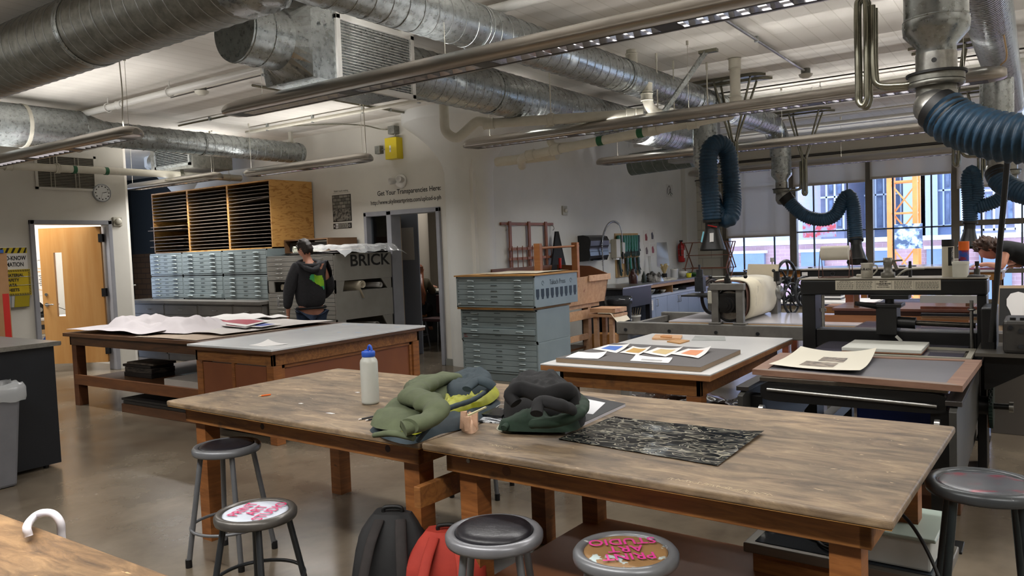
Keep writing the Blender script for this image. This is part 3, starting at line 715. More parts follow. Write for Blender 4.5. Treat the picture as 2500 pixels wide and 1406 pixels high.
conduit('bright conduit running toward the right hand smoke detector', (-2.17, 2.2, 3.39), (-2.15, 8.86, 3.39), .015, 2, m=STEEL)
conduit('thin conduit above the second pendant row', (-4.9, 5.9, 3.4), (2, 5.9, 3.4), .013, 2)
conduit('thin conduit over the longest pendant', (-3.3, 3.5, 3.4), (1.5, 3.5, 3.4), .014, 2, m=FIXD)
pipe('thick cream sprinkler pipe between the third and fourth pendants', [(-6.1, 9.84, 3.33), (3, 9.84, 3.33)], .034, m=WHITEP, joints=(((-2.35, 9.84, 3.33), (1, 0, 0), .11),), name='sprinkler_pipe', hang=((-2.2, 9.84, 3.33), (-.9, 9.84, 3.33)))
conduit('thin dark conduit beside the third sprinkler pipe', (-5.5, 9.42, 3.38), (3, 9.42, 3.38), .009, 2, m=FIXD)
pipe('cream sprinkler pipe nearest the window wall', [(-6.1, 12.9, 3.33), (3, 12.9, 3.33)], .03, m=WHITEP, joints=(((-4.4, 12.9, 3.33), (1, 0, 0), .1),), name='sprinkler_pipe')
conduit('thin conduit along the ceiling by the window pipe', (-5.9, 12.3, 3.38), (3, 12.3, 3.38), .01, 2)
pipe('cream pipe high above the window shades', [(-5.9, 15.0, 3.3), (4.5, 15.0, 3.3)], .03, m=WHITEP, name='sprinkler_pipe')
for loc, lab in (((-7.35, 5.0), 'small round smoke detector on the left ceiling beside the conduit'), ((-2.15, 8.95), 'round smoke detector at the end of the bright conduit'), ((-6.3, 5.6), 'white ceiling sensor near the duct grille')):
    t = thing('smoke_detector', lab, 'smoke detector', (loc[0], loc[1], 3.3)); MB().cyl((*loc, 3.36), (*loc, 3.42), .05, n=12).build('mounting_box', GALVD, t)
    MB().lathe([(.03, 3.315), (.065, 3.335), (.075, 3.36)], (*loc, 0), n=20).build('head', OFFP, t)

# central drain pipes
trap = [at(1062, 245, y=6.6), at(1067, 272, y=6.6)]
a, b = V(-4.78, 6.45, 2.86), V(-3.2, 7.0, 2.83)
pipe('cream drain pipe with a U trap, hanging below the lower long duct', [(-5.12, 6.3, 3.4), (-5.12, 6.3, 2.8), (-5.0, 6.34, 2.72), (-4.9, 6.38, 2.8), (-4.78, 6.42, 2.9), a+V(.1, .03, 0), b], .05,
     joints=((a+V(.1, .03, 0), b-a, .1), (a.lerp(b, .45), b-a, .05), (a.lerp(b, .93), b-a, .09)), hang=(a.lerp(b, .45),))
pipe('cream pipe dropping from the ceiling in an offset bend in front of the upper duct', [(-3.24, 6.85, 3.42), (-3.24, 6.85, 3.24), (-3.13, 6.93, 3.1), (-3.13, 6.93, 2.93), (-3.1, 7.0, 2.83), (-2.9, 7.05, 2.74)], .048,
     joints=(((-3.24, 6.85, 3.33), (0, 0, 1), .1), ((-3.13, 6.93, 3.06), (0, 0, 1), .08), ((-3.13, 6.93, 2.97), (0, 0, 1), .06)))
pipe('cream drain pipe with green bands under the second long pendant', [(-2.59, 7.9, 3.42), (-2.59, 7.9, 2.86), (-4.85, 7.9, 2.71), (-5.25, 7.9, 2.67), (-5.4, 8.15, 2.6)], .052,
     joints=(((-2.59, 7.9, 3.36), (0, 0, 1), .1), ((-2.59, 7.9, 3.0), (0, 0, 1), .05), ((-3.05, 7.9, 2.82), (1, 0, .06), .1), ((-3.5, 7.9, 2.8), (1, 0, .06), .09), ((-4.75, 7.9, 2.715), (1, 0, .06), .12), ((-5.1, 7.9, 2.69), (1, 0, .06), .1)),
     bands=(((-3.65, 7.9, 2.79), (1, 0, .066), .07), ((-4.15, 7.9, 2.757), (1, 0, .066), .07)))
pipe('short cream pipe standing out of the ceiling behind the drain trap', [(-5.25, 8.6, 3.42), (-5.25, 8.6, 2.86), (-4.9, 8.6, 2.84)], .05)
pipe('cream pipe stub with rust stains beside the column capital', [(-5.75, 8.1, 2.68), (-4.85, 8.1, 2.68)], .06, m=mat('rusty_cream', hx('c8c4b6'), hx('bfb9a6'), sc=5, rough=.4, c3=hx('9a5a1c'), sc3=5, st3=(1, 3, 3), lo3=.6, hi3=.68))
for px, py, lab in ((1602, 130, 'hanger rod left of the slanted strut'), (1643, 148, 'hanger rod just behind the slanted strut'), (1725, 152, 'hanger rod right of the slanted strut')):
    p = at(px, py, z=3.42); tag(MB().cyl(p, (p.x, p.y, 2.85), .007, n=8).cyl((p.x, p.y, 3.34), p, .012, n=8).build('hanger_rod', PIPEW), 'thin cream ' + lab, 'rod')
a, b = at(1722, 128, z=3.4), at(1622, 272, y=7.0)
t = thing('strut', 'slanted steel channel strut rising to the ceiling over the white drain', 'strut', (a+b)/2)
MB().beam(b, a, .045, .045).build('channel', GALV, t, bevel=.003); MB().box((a.x-.06, a.y-.03, 3.39), (a.x+.12, a.y+.03, 3.42)).build('ceiling_bracket', TUBEG, t)
a, b = (-11.3, 7.2, 3.25), (-10.9, 7.0, 2.88)
tag(MB().beam(a, b, .05, .05).build('brace', TUBEG), 'dark slanted brace beside the air box above the left pipe', 'brace')

# ---------------------------------------------------------------- fume extraction arms
def hose(path, R, parent, pitch=.032, amp=.007, name='blue_hose', n=18, m=None):
    pts = resample(smooth_path(path, 16), pitch/4); rs = []
    for i in range(len(pts)): rs.append(R + amp*math.cos(2*PI*i/4) + random.uniform(-.001, .001))
    return MB().tube(pts, rs, n).build(name, m or BLUEH, parent)
def arm(lab, ring, br, hp, R=.1, top=3.0, hood=None, hdir=(0, 0, -1), rdrop=.143, plate=True, pitch=.032):
    t = thing('extraction_arm', lab, 'fume arm', (ring[0], ring[1], ring[2])); x, y, z = ring
    MB().cyl((x, y, z+.27), (x, y, top), rdrop, n=40).torus((x, y, z+.3), (0, 0, 1), rdrop, .006, 40, 6).cyl((x+.0, y-rdrop-.004, z+.62), (x, y-rdrop+.01, z+.62), .016, n=8).build('drop_duct', GALV, t)
    MB().lathe([(.088, z+.13), (.09, z+.17), (.146, z+.235), (.15, z+.28), (.146, z+.3)], (x, y, 0), n=40).build('reducing_cone', GALV, t)
    MB().cyl((x, y, z+.04), (x, y, z+.135), .092, n=32).cyl((x, y-.093, z+.09), (x, y-.08, z+.09), .012, n=10, mi=1).build('collar', [STEEL, RUBBER], t)
    sw = MB().cyl((x, y, z+.03), (x, y, z+.042), .135, n=40, mi=1).cyl((x, y, z-.0), (x, y, z+.03), .125, n=40).torus((x, y, z-.012), (0, 0, 1), .11, .016, 40, 10)
    sw.cyl((x, y, z-.06), (x, y, z-.02), .09, n=32).build('swivel_ring', [GALVD, RUBBER], t)
    # bracket of bent tubes
    bx, by = br; s = 1 if bx > x else -1; zb = z-.1+.02
    m1 = MB()
    for k, dy in enumerate((-.035, .035)):
        yy = by+dy
        m1.tube(smooth_path([(x+s*.1, y+dy, z-.0), (bx-s*.15, yy, z+.0), (bx-s*.05, yy, z+.02), (bx-s*.03, yy, z+.1), (bx-s*.03, yy, z+.3), (bx-s*.03, yy, z+.42)], 6), .015, 12)
    m1.build('swing_tube', TUBEG, t)
    for k, (dx, dy) in enumerate(((.0, -.045), (.0, .045), (.045, -.03), (.045, .03))):
        q = MB(); X = bx+s*dx+s*.0; Y = by+dy
        q.tube(smooth_path([(bx+s*dx*2.2+(-.16 if k < 2 else .16), by+(1 if dy > 0 else -1)*.12, 3.38), (X+(-.02 if k < 2 else .02), Y, z+.52), (X, Y, z+.42), (X, Y, z+.1), (X, Y, z-.02)], 6), .0135, 12)
        q.build('bracket_tube', TUBEG, t)
    MB().tube(smooth_path([(bx, by-.045, z), (bx, by-.045, z-.05), (bx+s*.02, by-.04, z-.08), (bx+s*.045, by-.03, z-.05), (bx+s*.045, by-.03, z)], 5), .014, 12).tube(smooth_path([(bx, by+.045, z), (bx, by+.045, z-.05), (bx+s*.02, by+.04, z-.08), (bx+s*.045, by+.03, z-.05), (bx+s*.045, by+.03, z)], 5), .014, 12).build('u_bend', TUBEG, t)
    if plate:
        for dy in (-.13, .13):
            f = MB().prism([(bx-.42, by+dy-.05, 3.385), (bx+.3, by+dy-.05, 3.385), (bx+.42, by+dy+.05, 3.385), (bx-.3, by+dy+.05, 3.385)], (0, 0, .03))
            f.build('ceiling_plate', TUBEG, t)
    if hp:
        p0 = V(hp[0]); d0 = (V(hp[1])-p0).normalized()
        e = smooth_path([(x, y, z-.05), (x, y, z-.12), p0-d0*.03, p0+d0*.03], 6)
        MB().tube(e, .092, 28).build('elbow_joint', STEEL, t)
        MB().tube([p0-d0*.02, p0+d0*.09], .104, 28).build('rubber_cuff', RUBBER, t)
        hose([p0+d0*.03]+[V(q) for q in hp[1:]], R, t, pitch)
    if hood:
        c = V(hood); d = V(hdir).normalized()
        MB().cyl(c, c+d*.03, R*1.05, n=28).build('cuff', RUBBER, t)
        MB().cyl(c+d*.03, c+d*.12, R*.78, n=28).build('neck', RUBBER, t)
        MB().lathe([(R*.78, .1), (R*.84, .14), (R*1.42, .33), (R*1.46, .35), (R*1.38, .345), (R*.76, .14)], c, d, n=36, cap=False).build('hood', BLACK, t)
    return t
Y1 = 8.88
g = lambda px, py, yy=8.8: at(px, py, y=yy)
a1 = arm('extraction arm hanging left of the windows, its blue hose looped and hood pointing down', (-3.28, Y1, 2.25), (-2.96, Y1), [(-3.2, 8.85, 2.08), (-3.15, 8.75, 1.95), (-3.02, 8.7, 1.82), (-2.95, 8.74, 1.86), (-2.97, 8.86, 2.1), (-2.99, 8.86, 2.4), (-3.0, 8.8, 2.6), (-3.06, 8.7, 2.68), (-3.13, 8.6, 2.6), (-3.14, 8.57, 2.35), (-3.12, 8.57, 2.0), (-3.11, 8.57, 1.8)], top=3.05, hood=(-3.11, 8.57, 1.81), pitch=.036)
h0 = V(-3.11, 8.57, 1.81)
MB().beam(h0+V(-.02, -.085, -.06), h0+V(.09, -.1, -.085), .012, .012).build('red_lever', RED, a1)['label'] = 'red damper lever'
cdir = V(.2, -1, 0).normalized()
MB().beam(h0+V(-.065, -.103, -.13), h0+V(-.085, -.125, -.25), .018, .002, up=(0, -1, 0)).build('teal_label', mat('teal_label', hx('6fb7c9'), rough=.4), a1)
MB().beam(h0+V(.03, -.108, -.15), h0+V(.035, -.128, -.25), .045, .002, up=(0, -1, 0)).build('white_label', PAPER, a1)
Y2 = 11.9
g2 = lambda px, py: at(px, py, y=11.85)
arm('extraction arm in front of the second window bay, blue hose zigzagging to the right', (-3.23, Y2, 2.27), (-2.92, Y2), [g2(1918, 482), g2(1940, 507), g2(1968, 528), g2(2010, 536), g2(2040, 523), g2(2058, 490), g2(2072, 478), g2(2082, 500), g2(2086, 540), g2(2090, 585)], top=3.0, hood=g2(2090, 583), hdir=(.1, -.35, -1), pitch=.03, R=.095)
Y3 = 4.39
arm('nearest extraction arm at top right, thick blue hose leaving the frame', (-.435, Y3, 2.32), (-.745, Y3), [(-.42, 4.33, 2.17), (-.32, 4.28, 2.08), (-.12, 4.2, 1.99), (.12, 4.15, 1.97), (.4, 4.1, 2.1), (.7, 4.1, 2.2)], top=3.2, pitch=.036, R=.108)
Y4 = 8.88
arm('extraction arm behind the nearest one, hood hidden right of the black press rod', (-.37, Y4, 2.3), (-.69, Y4), [(-.37, Y4-.03, 2.12), (-.33, Y4-.1, 2.03), (-.2, Y4-.2, 1.93), (.05, Y4-.3, 1.85), (.3, Y4-.3, 1.9), (.5, Y4-.3, 2.1)], top=3.1, R=.1)
g5 = lambda px, py: at(px, py, y=11.9)
arm('farthest right extraction arm, blue hose folded like a V above the bending person', (-.36, 11.93, 2.3), (-.66, 11.93), [(-.36, 11.9, 2.13), g5(2462, 450), g5(2440, 485), g5(2395, 503), g5(2380, 500), g5(2385, 470), g5(2378, 430), g5(2371, 420), g5(2364, 440), g5(2367, 490), g5(2369, 540)], top=3.0, R=.088, hood=g5(2368, 541), hdir=(-.05, -.1, -1), pitch=.03)
# black rod in front of the window at right
tag(MB().cyl(at(2465, 330, y=5.45), at(2420, 835, y=5.45), .016, n=16).build('press_lever_rod', BLACK), 'long black leaning rod at the right side of the black press', 'rod')
# a tan cord looping down to the long pendant's right end
tag(MB().tube(smooth_path([(-.27, 6.8, 3.42), (-.25, 6.8, 3.1), (-.22, 6.82, 2.85), (-.26, 6.85, 2.79)], 8), .006, 8).build('power_cord', mat('tan_cord', hx('b89a72'), rough=.5)), 'tan power cord dropping to the right end of the second pendant', 'cord')
tag(MB().tube(smooth_path([(-6.78, 3.8, 3.42), (-6.76, 3.8, 3.1), (-6.78, 3.8, 2.9), (-6.85, 3.84, 2.785)], 8), .006, 8).build('power_cord', OFFP), 'cream power cord dropping to the rounded end of the far left pendant', 'cord')
tag(MB().tube(smooth_path([(-6.84, 6.86, 3.42), (-6.83, 6.86, 3.1), (-6.83, 6.86, 2.79)], 8), .006, 8).build('power_cord', OFFP), 'cream power cord dropping to the short pendant beside the yellow box', 'cord')
# ---------------------------------------------------------------- the worn work tables
UX = Vector((.9993, -.0378, 0)); VX = Vector((.0378, .9993, 0)); RZT = math.radians(-2.166)
ORG = Vector((-4.04, 2.41, 0))
def tb(s, t, z=0): return ORG + UX*s + VX*t + Vector((0, 0, z))
def worktable(name, label, s0, s1, depth, top, topm, inset=.07, leg=.09, zt=.8, apron=.09, th=.03, legm=PINE):
    c = tb((s0+s1)/2, depth/2); t = thing(name, label, 'table', c, RZT); L = (s1-s0)/2; D = depth/2; lo = lambda x, y, z: V(c.x, c.y, 0)+UX*x+VX*y+V(0, 0, z)
    M = WMAT[t.name]
    mb = MB().box((-L, -D, zt-th), (L, D, zt), M=M); mb.build('tabletop', topm, t, bevel=.009, seg=3)
    mb = MB().box((-L+.005, -D+.005, zt-th-.002), (L-.005, D-.005, zt-th), M=M); mb.build('underlay', PLYE, t)
    a = MB(); x, y = L-inset, D-inset; z1 = zt-th-.003
    a.box((-x, -y, z1-apron), (x, -y+.035, z1), M=M).box((-x, y-.035, z1-apron), (x, y, z1), M=M).box((-x, -y, z1-apron), (-x+.035, y, z1), M=M).box((x-.035, -y, z1-apron), (x, y, z1), M=M)
    a.build('apron', PINEX, t, bevel=.003)
    for sx in (-1, 1):
        for sy in (-1, 1):
            MB().box((sx*(x-.037), sy*(y-.037), 0), (sx*(x-.037-leg), sy*(y-.037-leg), z1-.001), M=M).box((sx*(x-.01), sy*(y-.01), z1-apron-.06 if False else z1-apron-.002), (sx*(x-.06), sy*(y-.06), z1-apron-.001), M=M).build('leg', legm, t, bevel=.004)
    return t, M, L, D
t1, M1, L1, D1 = worktable('work_table', 'worn brown work table at left carrying the white water bottle', 0, 1.935, 1.24, .8, TOPW)
t2, M2, L2, D2 = worktable('work_table', 'worn brown work table at right carrying the black camouflage film', 1.95, 3.705, 1.24, .8, TOPW)
# stretcher of the right table and its lower shelf
MB().box((-L2-.035, -D2-.02, .53), (-L2+.0, D2-.1, .62), M=M2).build('stretcher', PINEX, t2, bevel=.004)
MB().box((-L2+.12, -D2+.12, .15), (L2-.1, D2-.1, .17), M=M2).build('shelf', HARDB, t2)
MB().box((-L2+.1, -D2+.07, .06), (L2-.1, -D2+.11, .152), M=M2).build('shelf_rail', PINEX, t2, bevel=.003)
MB().box((L2-.11, -D2+.1, .06), (L2-.07, D2-.1, .152), M=M2).build('shelf_rail', PINEX, t2, bevel=.003)
kn = mat('wood_knot', hx('2c1a10'), rough=.5)
for s, z in ((.78, .725), (1.68, .725)): MB().cyl(tb(s, .069, z), tb(s, .075, z), .016, n=14).build('knot', kn, t1)
MB().cyl(tb(2.33, .068, .72), tb(2.33, .075, .72), .02, n=16).build('knot', mat('knot_ring', hx('5a3317'), rough=.5), t2)
MB().cyl(tb(2.14, .066, .735), tb(2.14, .076, .735), .009, n=12).build('bolt', STEEL, t2)
# scratched writing near the front edge of the right table
SCR = mat('pale_scratch', hx('b9a98c'), rough=.7)
def scratches(parent, a, b, n, seed, h=.022):
    rnd = random.Random(seed); mb = MB(); d = (b-a)
    for i in range(n):
        p = a + d*(i/n) + VX*rnd.uniform(0, .006); k = rnd.choice([.004, .009, -.004]); q = p+VX*h*rnd.uniform(.5, 1)+UX*k
        mb.beam(p+V(0, 0, .0005), q+V(0, 0, .0005), .0018, .0004)
        if rnd.random() < .6: mb.beam(q+V(0, 0, .0005), q+UX*.012-VX*rnd.uniform(0, .02)+V(0, 0, .0005), .0018, .0004)
    return mb.build('scratched_writing', SCR, parent)
scratches(t2, tb(3.02, .04, .8), tb(3.36, .035, .8), 26, 4); scratches(t2, tb(2.22, .1, .8), tb(2.36, .1, .8), 12, 9)
# bottom-left corner table
M = Matrix.Translation((-2.9, .52, 0)); t = thing('work_table', 'brown work table corner at bottom left with the white cane handle', 'table', (-2.9, .52, 0)); WMAT[t.name] = M
MB().box((-1.9, -.53, .765), (1.3, .53, .8), M=M).build('tabletop', TOPW2, t, bevel=.008, seg=3)
MB().box((-1.83, -.46, .67), (1.23, .46, .763), M=M).build('apron', PINEX, t, bevel=.003)
for sx in (-1.8, 1.11):
    for sy in (-.44, .35): MB().box((sx, sy, 0), (sx+.09, sy+.09, .67), M=M).build('leg', PINE, t, bevel=.004)
# white cane handle hooked over that edge
p = [at(70, 1313, z=.81), at(66, 1285, z=.84), at(83, 1262, y=1.05), at(105, 1252, y=1.06), at(130, 1255, y=1.075), at(147, 1275, y=1.085), at(150, 1306, y=1.09), V(at(150, 1306, y=1.09).x, 1.09, .7), V(at(150, 1306, y=1.09).x, 1.09, .1), V(at(150, 1306, y=1.09).x, 1.09, .004)]
p[0].z = .815
tag(MB().tube(smooth_path(p, 8), .0115, 16).build('umbrella_handle', mat('milky_plastic', hx('d9d6dc'), rough=.3)), 'white curved umbrella handle hooked over the bottom left table edge', 'umbrella')

# ---------------------------------------------------------------- stools
SGREY = mat('stool_grey_enamel', hx('6f7174'), hx('66686b'), sc=6, rough=.3, metal=.35)
SDARK = mat('stool_dark_enamel', hx('45484a'), hx('3a3d3f'), sc=6, rough=.3, metal=.35, c3=hx('9b9b9b'), sc3=26, lo3=.72, hi3=.75)
SDGREEN = mat('stool_green_black', hx('20272a'), hx('2a3133'), sc=8, rough=.35, metal=.3, c3=hx('b8bcbd'), sc3=13, st3=(1, 1, .4), lo3=.72, hi3=.74)
VINYL = mat('black_vinyl', hx('17161a'), hx('201f24'), sc=30, rough=.33, bump=.12, bsc=40)
def stool(label, x, y, h, seatm, padm, legm, rz=0, R=.172, ring=.19, padh=.012):
    t = thing('stool', label, 'stool', (x, y, 0), rz, 'round studio stools'); M = WMAT[t.name]
    c = M @ V(0, 0, 0)
    pr = [(R-.012, h-.042), (R-.003, h-.04), (R, h-.03), (R, h-.014), (R-.008, h-.003), (R-.02, h), (R-.03, h-.004), (R-.034, h-.008), (R-.034, h-.012), (.0, h-.012)]
    MB().lathe(pr, (x, y, 0), n=56, cap=False).lathe([(R-.012, h-.042), (0.001, h-.02)], (x, y, 0), n=40, cap=False).build('seat_rim', seatm, t)
    Rp = R-.036
    pad = MB().lathe([(Rp, h-.011), (Rp, h-.012+padh*.5), (Rp-.01, h-.012+padh), (Rp*.7, h-.012+padh*1.35), (0.001, h-.012+padh*1.5)], (x, y, 0), n=56, cap=False).build('seat_pad', padm, t)
    for k in range(4):
        a = PI/4+k*PI/2; u = M.to_3x3() @ V(math.cos(a), math.sin(a), 0)
        top = c+u*(R-.045)+V(0, 0, h-.025); bot = c+u*(R+.045)+V(0, 0, .012)
        lg = MB().cyl(top, bot, .0135, n=16).build('leg', legm, t)
        MB().cyl(bot+V(0, 0, .03), (bot.x, bot.y, 0), .0165, n=14).build('foot_cap', RUBBER, lg)
    rr = (R-.045)+(.09)*(1-ring/h)+.008
    MB().torus((x, y, ring), (0, 0, 1), rr, .008, 48, 10).build('foot_ring', legm, t)
    return t, pad
sa, _ = stool('tall grey stool with a glossy black top behind the white topped one', *at(553, 1083, z=.61).xy, .61, SGREY, VINYL, SGREY, .35)
WPAD = mat('pale_blue_disc', hx('b9bfca'), hx('aab1bd'), sc=5, rough=.35)
sb, pb = stool('low grey stool with pink PRINT ART STUDIO letters on a pale disc', *at(624, 1243, z=.5).xy, .5, mat('stool_brown_enamel', hx('5a5753'), hx('4c4a47'), sc=6, rough=.28, metal=.4), WPAD, mat('stool_leg_dark', hx('35383b'), rough=.35, metal=.4), .2, padh=.004, ring=.2)
PINK = mat('pink_stencil', hx('b8305f'), rough=.5)
c = at(624, 1243, z=.502); rt = (at(650, 1216, z=.5)-at(580, 1256, z=.5)).normalized(); up = V(0, 0, 1).cross(rt)
for k, (w, sz) in enumerate((('PRINT', .072), ('ART', .072), ('STUDIO', .072))):
    text(w, sz, PINK, c+up*(.038-k*.066)+V(0, 0, -.0035), rt, up, pb, bold=.0004, sx=.86, ext=.0003)
sc_, _ = stool('grey stool with a black vinyl pad standing in front of the red backpack', *at(1206, 1291, z=.6).xy, .6, mat('stool_light_enamel', hx('7b7c80'), hx('727377'), sc=6, rough=.28, metal=.35), VINYL, SGREY, .5, padh=.02)
DPAD = mat('spattered_ply_disc', hx('8a6a44'), hx('7a5c3a'), sc=8, rough=.5, c3=hx('a5b4b4'), sc3=9, lo3=.58, hi3=.6)
sd, pd = stool('paint spattered stool with faded magenta letters on a plywood disc', *at(1527, 1338, z=.59).xy, .59, mat('stool_spattered', hx('77797c'), hx('6e7073'), sc=6, rough=.3, metal=.35, c3=hx('c9ccca'), sc3=17, lo3=.66, hi3=.68), DPAD, SGREY, .1, padh=.003)
MAG = mat('magenta_stencil', hx('c23a86'), rough=.5)
c = at(1527, 1338, z=.592); rt = (at(1430, 1345, z=.59)-at(1620, 1335, z=.59)).normalized(); up = V(0, 0, 1).cross(rt)
for k, w in enumerate(('PRINT', 'ART', 'STUDIO')):
    text(w, .07, MAG, c+up*(.035-k*.062)+V(0, 0, -.0035), rt, up, pd, bold=.0008, sx=.9, ext=.0003)
se, _ = stool('tall dark stool at right with a smeared red and grey top', *at(2402, 1172, z=.75).xy, .75, SDARK, mat('smeared_top', hx('5b5d62'), hx('45474d'), sc=4, st=(1, 3, 1), dist=1, rough=.2, metal=.3, c3=hx('7d2f3f'), sc3=6, st3=(1, 3, 1), lo3=.56, hi3=.62), SDGREEN, .15, R=.175, padh=.004, ring=.3)
sf, _ = stool('stool tucked in behind the meeting corner of the two brown tables', -3.02, 3.95, .61, SGREY, VINYL, SGREY, .3)

# ---------------------------------------------------------------- things on the brown tables
# water bottle
b = at(905, 985, z=.8); t = thing('water_bottle', 'frosted water bottle with a blue flip lid, standing on the left table', 'bottle', (b.x, b.y, .8)); bx, by = b.x, b.y
FROST = mat('frosted_plastic', hx('c9cbc4'), hx('c1c3bb'), sc=4, rough=.32, trans=.25)
MB().lathe([(.034, .8), (.0445, .806), (.046, .815), (.046, 1.015), (.043, 1.028), (.034, 1.04), (.031, 1.045), (.031, 1.05)], (bx, by, 0), n=36).build('bottle_body', FROST, t)
LID = mat('blue_lid', hx('2c55b8'), rough=.35)
lid = MB().lathe([(.033, 1.046), (.035, 1.048), (.035, 1.07), (.033, 1.074), (.0, 1.075)], (bx, by, 0), n=36, cap=False).build('lid', LID, t)
q = []
for k in range(9): a = PI*k/8; q.append(V(bx+.012-.0+math.cos(a)*.014, by, 1.074+math.sin(a)*.03))
MB().tube(q, .006, 10).cyl((bx-.012, by, 1.073), (bx-.012, by, 1.08), .012, n=16).build('carry_loop', LID, lid)
# orange pencil stub and two dark pencils
a, b = at(630, 967, z=.805), at(661, 963, z=.805); t = thing('pencil', 'short orange pencil on the far left of the brown table', 'pencil', (a+b)/2)
MB().cyl(a.lerp(b, .25), b, .0045, n=6, sm=False).build('shaft', ORANGE, t); MB().cyl(a, a.lerp(b, .25), .001, .0045, n=6).build('point', mat('pencil_point', hx('c7a57d'), rough=.6), t)
for k, (p, q2, lab) in enumerate(((at(876, 1024, z=.805), at(960, 1006, z=.805), 'long dark pencil just left of the green jacket, the farther of the pair'), (at(893, 1026, z=.805), at(965, 1012, z=.805), 'dark pencil left of the green jacket, the nearer of the pair'))):
    t = thing('pencil', lab, 'pencil', (p+q2)/2); MB().cyl(p.lerp(q2, .07), q2, .004, n=6, sm=False).build('shaft', mat('dark_pencil', hx('1d1d22'), rough=.4), t)
    MB().cyl(p, p.lerp(q2, .07), .0038, n=8).build('eraser', mat('eraser', hx('cfc9c4'), rough=.6), t)
# paint chips / paper scraps
for i, (px, py, ln, an) in enumerate(((807, 1009+0, .055, .1), (735, 985, .03, .3), (873, 958, .03, -.4))):
    c = at(px, py, z=.801); tag(MB().prism([c+V(-ln/2, -.006, 0), c+V(ln*.3, -.008, 0), c+V(ln/2, .004, 0), c+V(-ln*.2, .008, 0)], (0, 0, .0012)).build('paper_scrap', PAPER), ('white torn scrap in front of the bottle', 'small white scrap left of the bottle', 'tiny white scrap beside the bottle base')[i] + ' on the brown table', 'scrap')

# --- green jacket, yellow lining, teal collar
OLIVE = mat('olive_jacket_fabric', hx('454c36'), hx('50583f'), sc=12, rough=.85, bump=.15, bsc=30)
LIME = mat('lime_lining', hx('8f9116'), hx('7d7f12'), sc=10, rough=.55, bump=.2, bsc=24)
NAVY = mat('slate_navy_fabric', hx('26343b'), hx('1f2c33'), sc=10, rough=.8)
def Z8(px, py, z=.8): q = at(px, py, z=z); return (q.x, q.y)
tj = thing('jacket', 'folded olive green jacket with lime yellow lining, dropped on the left table', 'jacket', (*Z8(1050, 1010), .8))
pl = lambda pts, z=.8: [Z8(px, py, z) for px, py in pts]
drop = lambda x, y: -max(0, (2.36-.0378*(x+4.04)) - y)*.75        # hem sags over the table edge
mb = pillow(MB(), pl([(905, 1055), (960, 1078), (1010, 1084), (1075, 1060), (1150, 1040), (1212, 1000), (1214, 975), (1130, 962), (1030, 985), (960, 1020), (915, 1040)]), .8, .035, 14, .35, 14, 1, zf=drop)
mb.build('outer_lower', NAVY, tj)
mb = pillow(MB(), pl([(925, 1050), (1015, 1078), (1060, 1040), (1130, 1018), (1195, 1000), (1220, 972), (1190, 950), (1100, 975), (1000, 1010)]), .828, .045, 14, .4, 22, 2, zf=drop)
mb.build('lining', LIME, tj)
mb = pillow(MB(), pl([(905, 1055), (935, 1068), (1022, 1072), (1035, 1050), (1080, 1010), (1150, 975), (1195, 950), (1120, 935), (1050, 940), (990, 960), (985, 985), (960, 1015), (925, 1035)]), .835, .07, 16, .3, 10, 3, zf=drop)
mb.build('outer_shell', OLIVE, tj)
# quilting ridges and the rumpled sleeve
def puff(pts, r0, n=14, fl=.7, amp=.12, fr=40):
    P = resample(smooth_path(pts, 10), .008); m = len(P); rs = []
    for i, p in enumerate(P):
        s = i/(m-1); rs.append(r0*(.82+.18*math.sin(PI*s))*(1+amp*noise.noise(p*fr))*(1-.05*abs(math.sin(i*.008*38))))
    return MB().tube(P, rs, n, flat=fl)
A8 = lambda px, py, z: at(px, py, z=z)
puff([A8(1000, 1040, .9), A8(1050, 1022, .905), A8(1065, 995, .93), A8(1030, 975, .93), A8(1005, 965, .925), A8(1035, 945, .93), A8(1070, 930, .925), A8(1110, 925, .91)], .062, fr=14, amp=.3, fl=.6).build('sleeve', OLIVE, tj)
MB().tube(smooth_path([A8(985, 1046, .888), A8(1000, 1041, .893), A8(1004, 1039, .894)], 4), .05, 16, flat=.6).build('cuff', OLIVE, tj)
puff([A8(915, 1062, .84), A8(960, 1058, .86), A8(1015, 1071, .845)], .02).build('hem', OLIVE, tj)
puff([A8(1020, 1076, .82), A8(1050, 1040, .885), A8(1090, 1000, .905), A8(1150, 978, .9), A8(1185, 957, .9), A8(1198, 945, .9)], .012, fl=1).build('zip_edge', NAVY, tj)
mb = pillow(MB(), pl([(1090, 975), (1150, 972), (1205, 950), (1190, 925), (1150, 922), (1100, 940)], .85), .86, .075, 12, .3, 12, 5); mb.build('collar', NAVY, tj)
puff([A8(1140, 950, .92), A8(1165, 930, .945), A8(1190, 935, .94), A8(1207, 948, .915)], .032, fl=.55).build('collar_fold', NAVY, tj)
MB().beam(A8(1143, 1014, .9), A8(1186, 994, .915), .008, .006).build('zip_pull', mat('zip_cream', hx('b9b28a'), rough=.5), tj)
# crumpled tan paper bag
t = pillow(MB(), pl([(1126, 1050), (1150, 1060), (1168, 1048), (1160, 1030), (1130, 1028)]), .801, .05, 10, .7, 40, 8)
for px, py, hh in ((1131, 1030, .075), (1160, 1030, .07), (1144, 1036, .06)):
    c = at(px, py+16, z=.81); t.prism([c+V(-.012, -.01, 0), c+V(.014, -.004, 0), c+V(.006, .014, 0)], (random.uniform(-.01, .01), .004, hh))
tag(t.build('paper_bag', mat('crumpled_tan_paper', hx('b08c72'), hx('c3a188'), sc=18, rough=.8, bump=.4, bsc=40)), 'small crumpled tan paper bag leaning against the green jacket', 'bag')
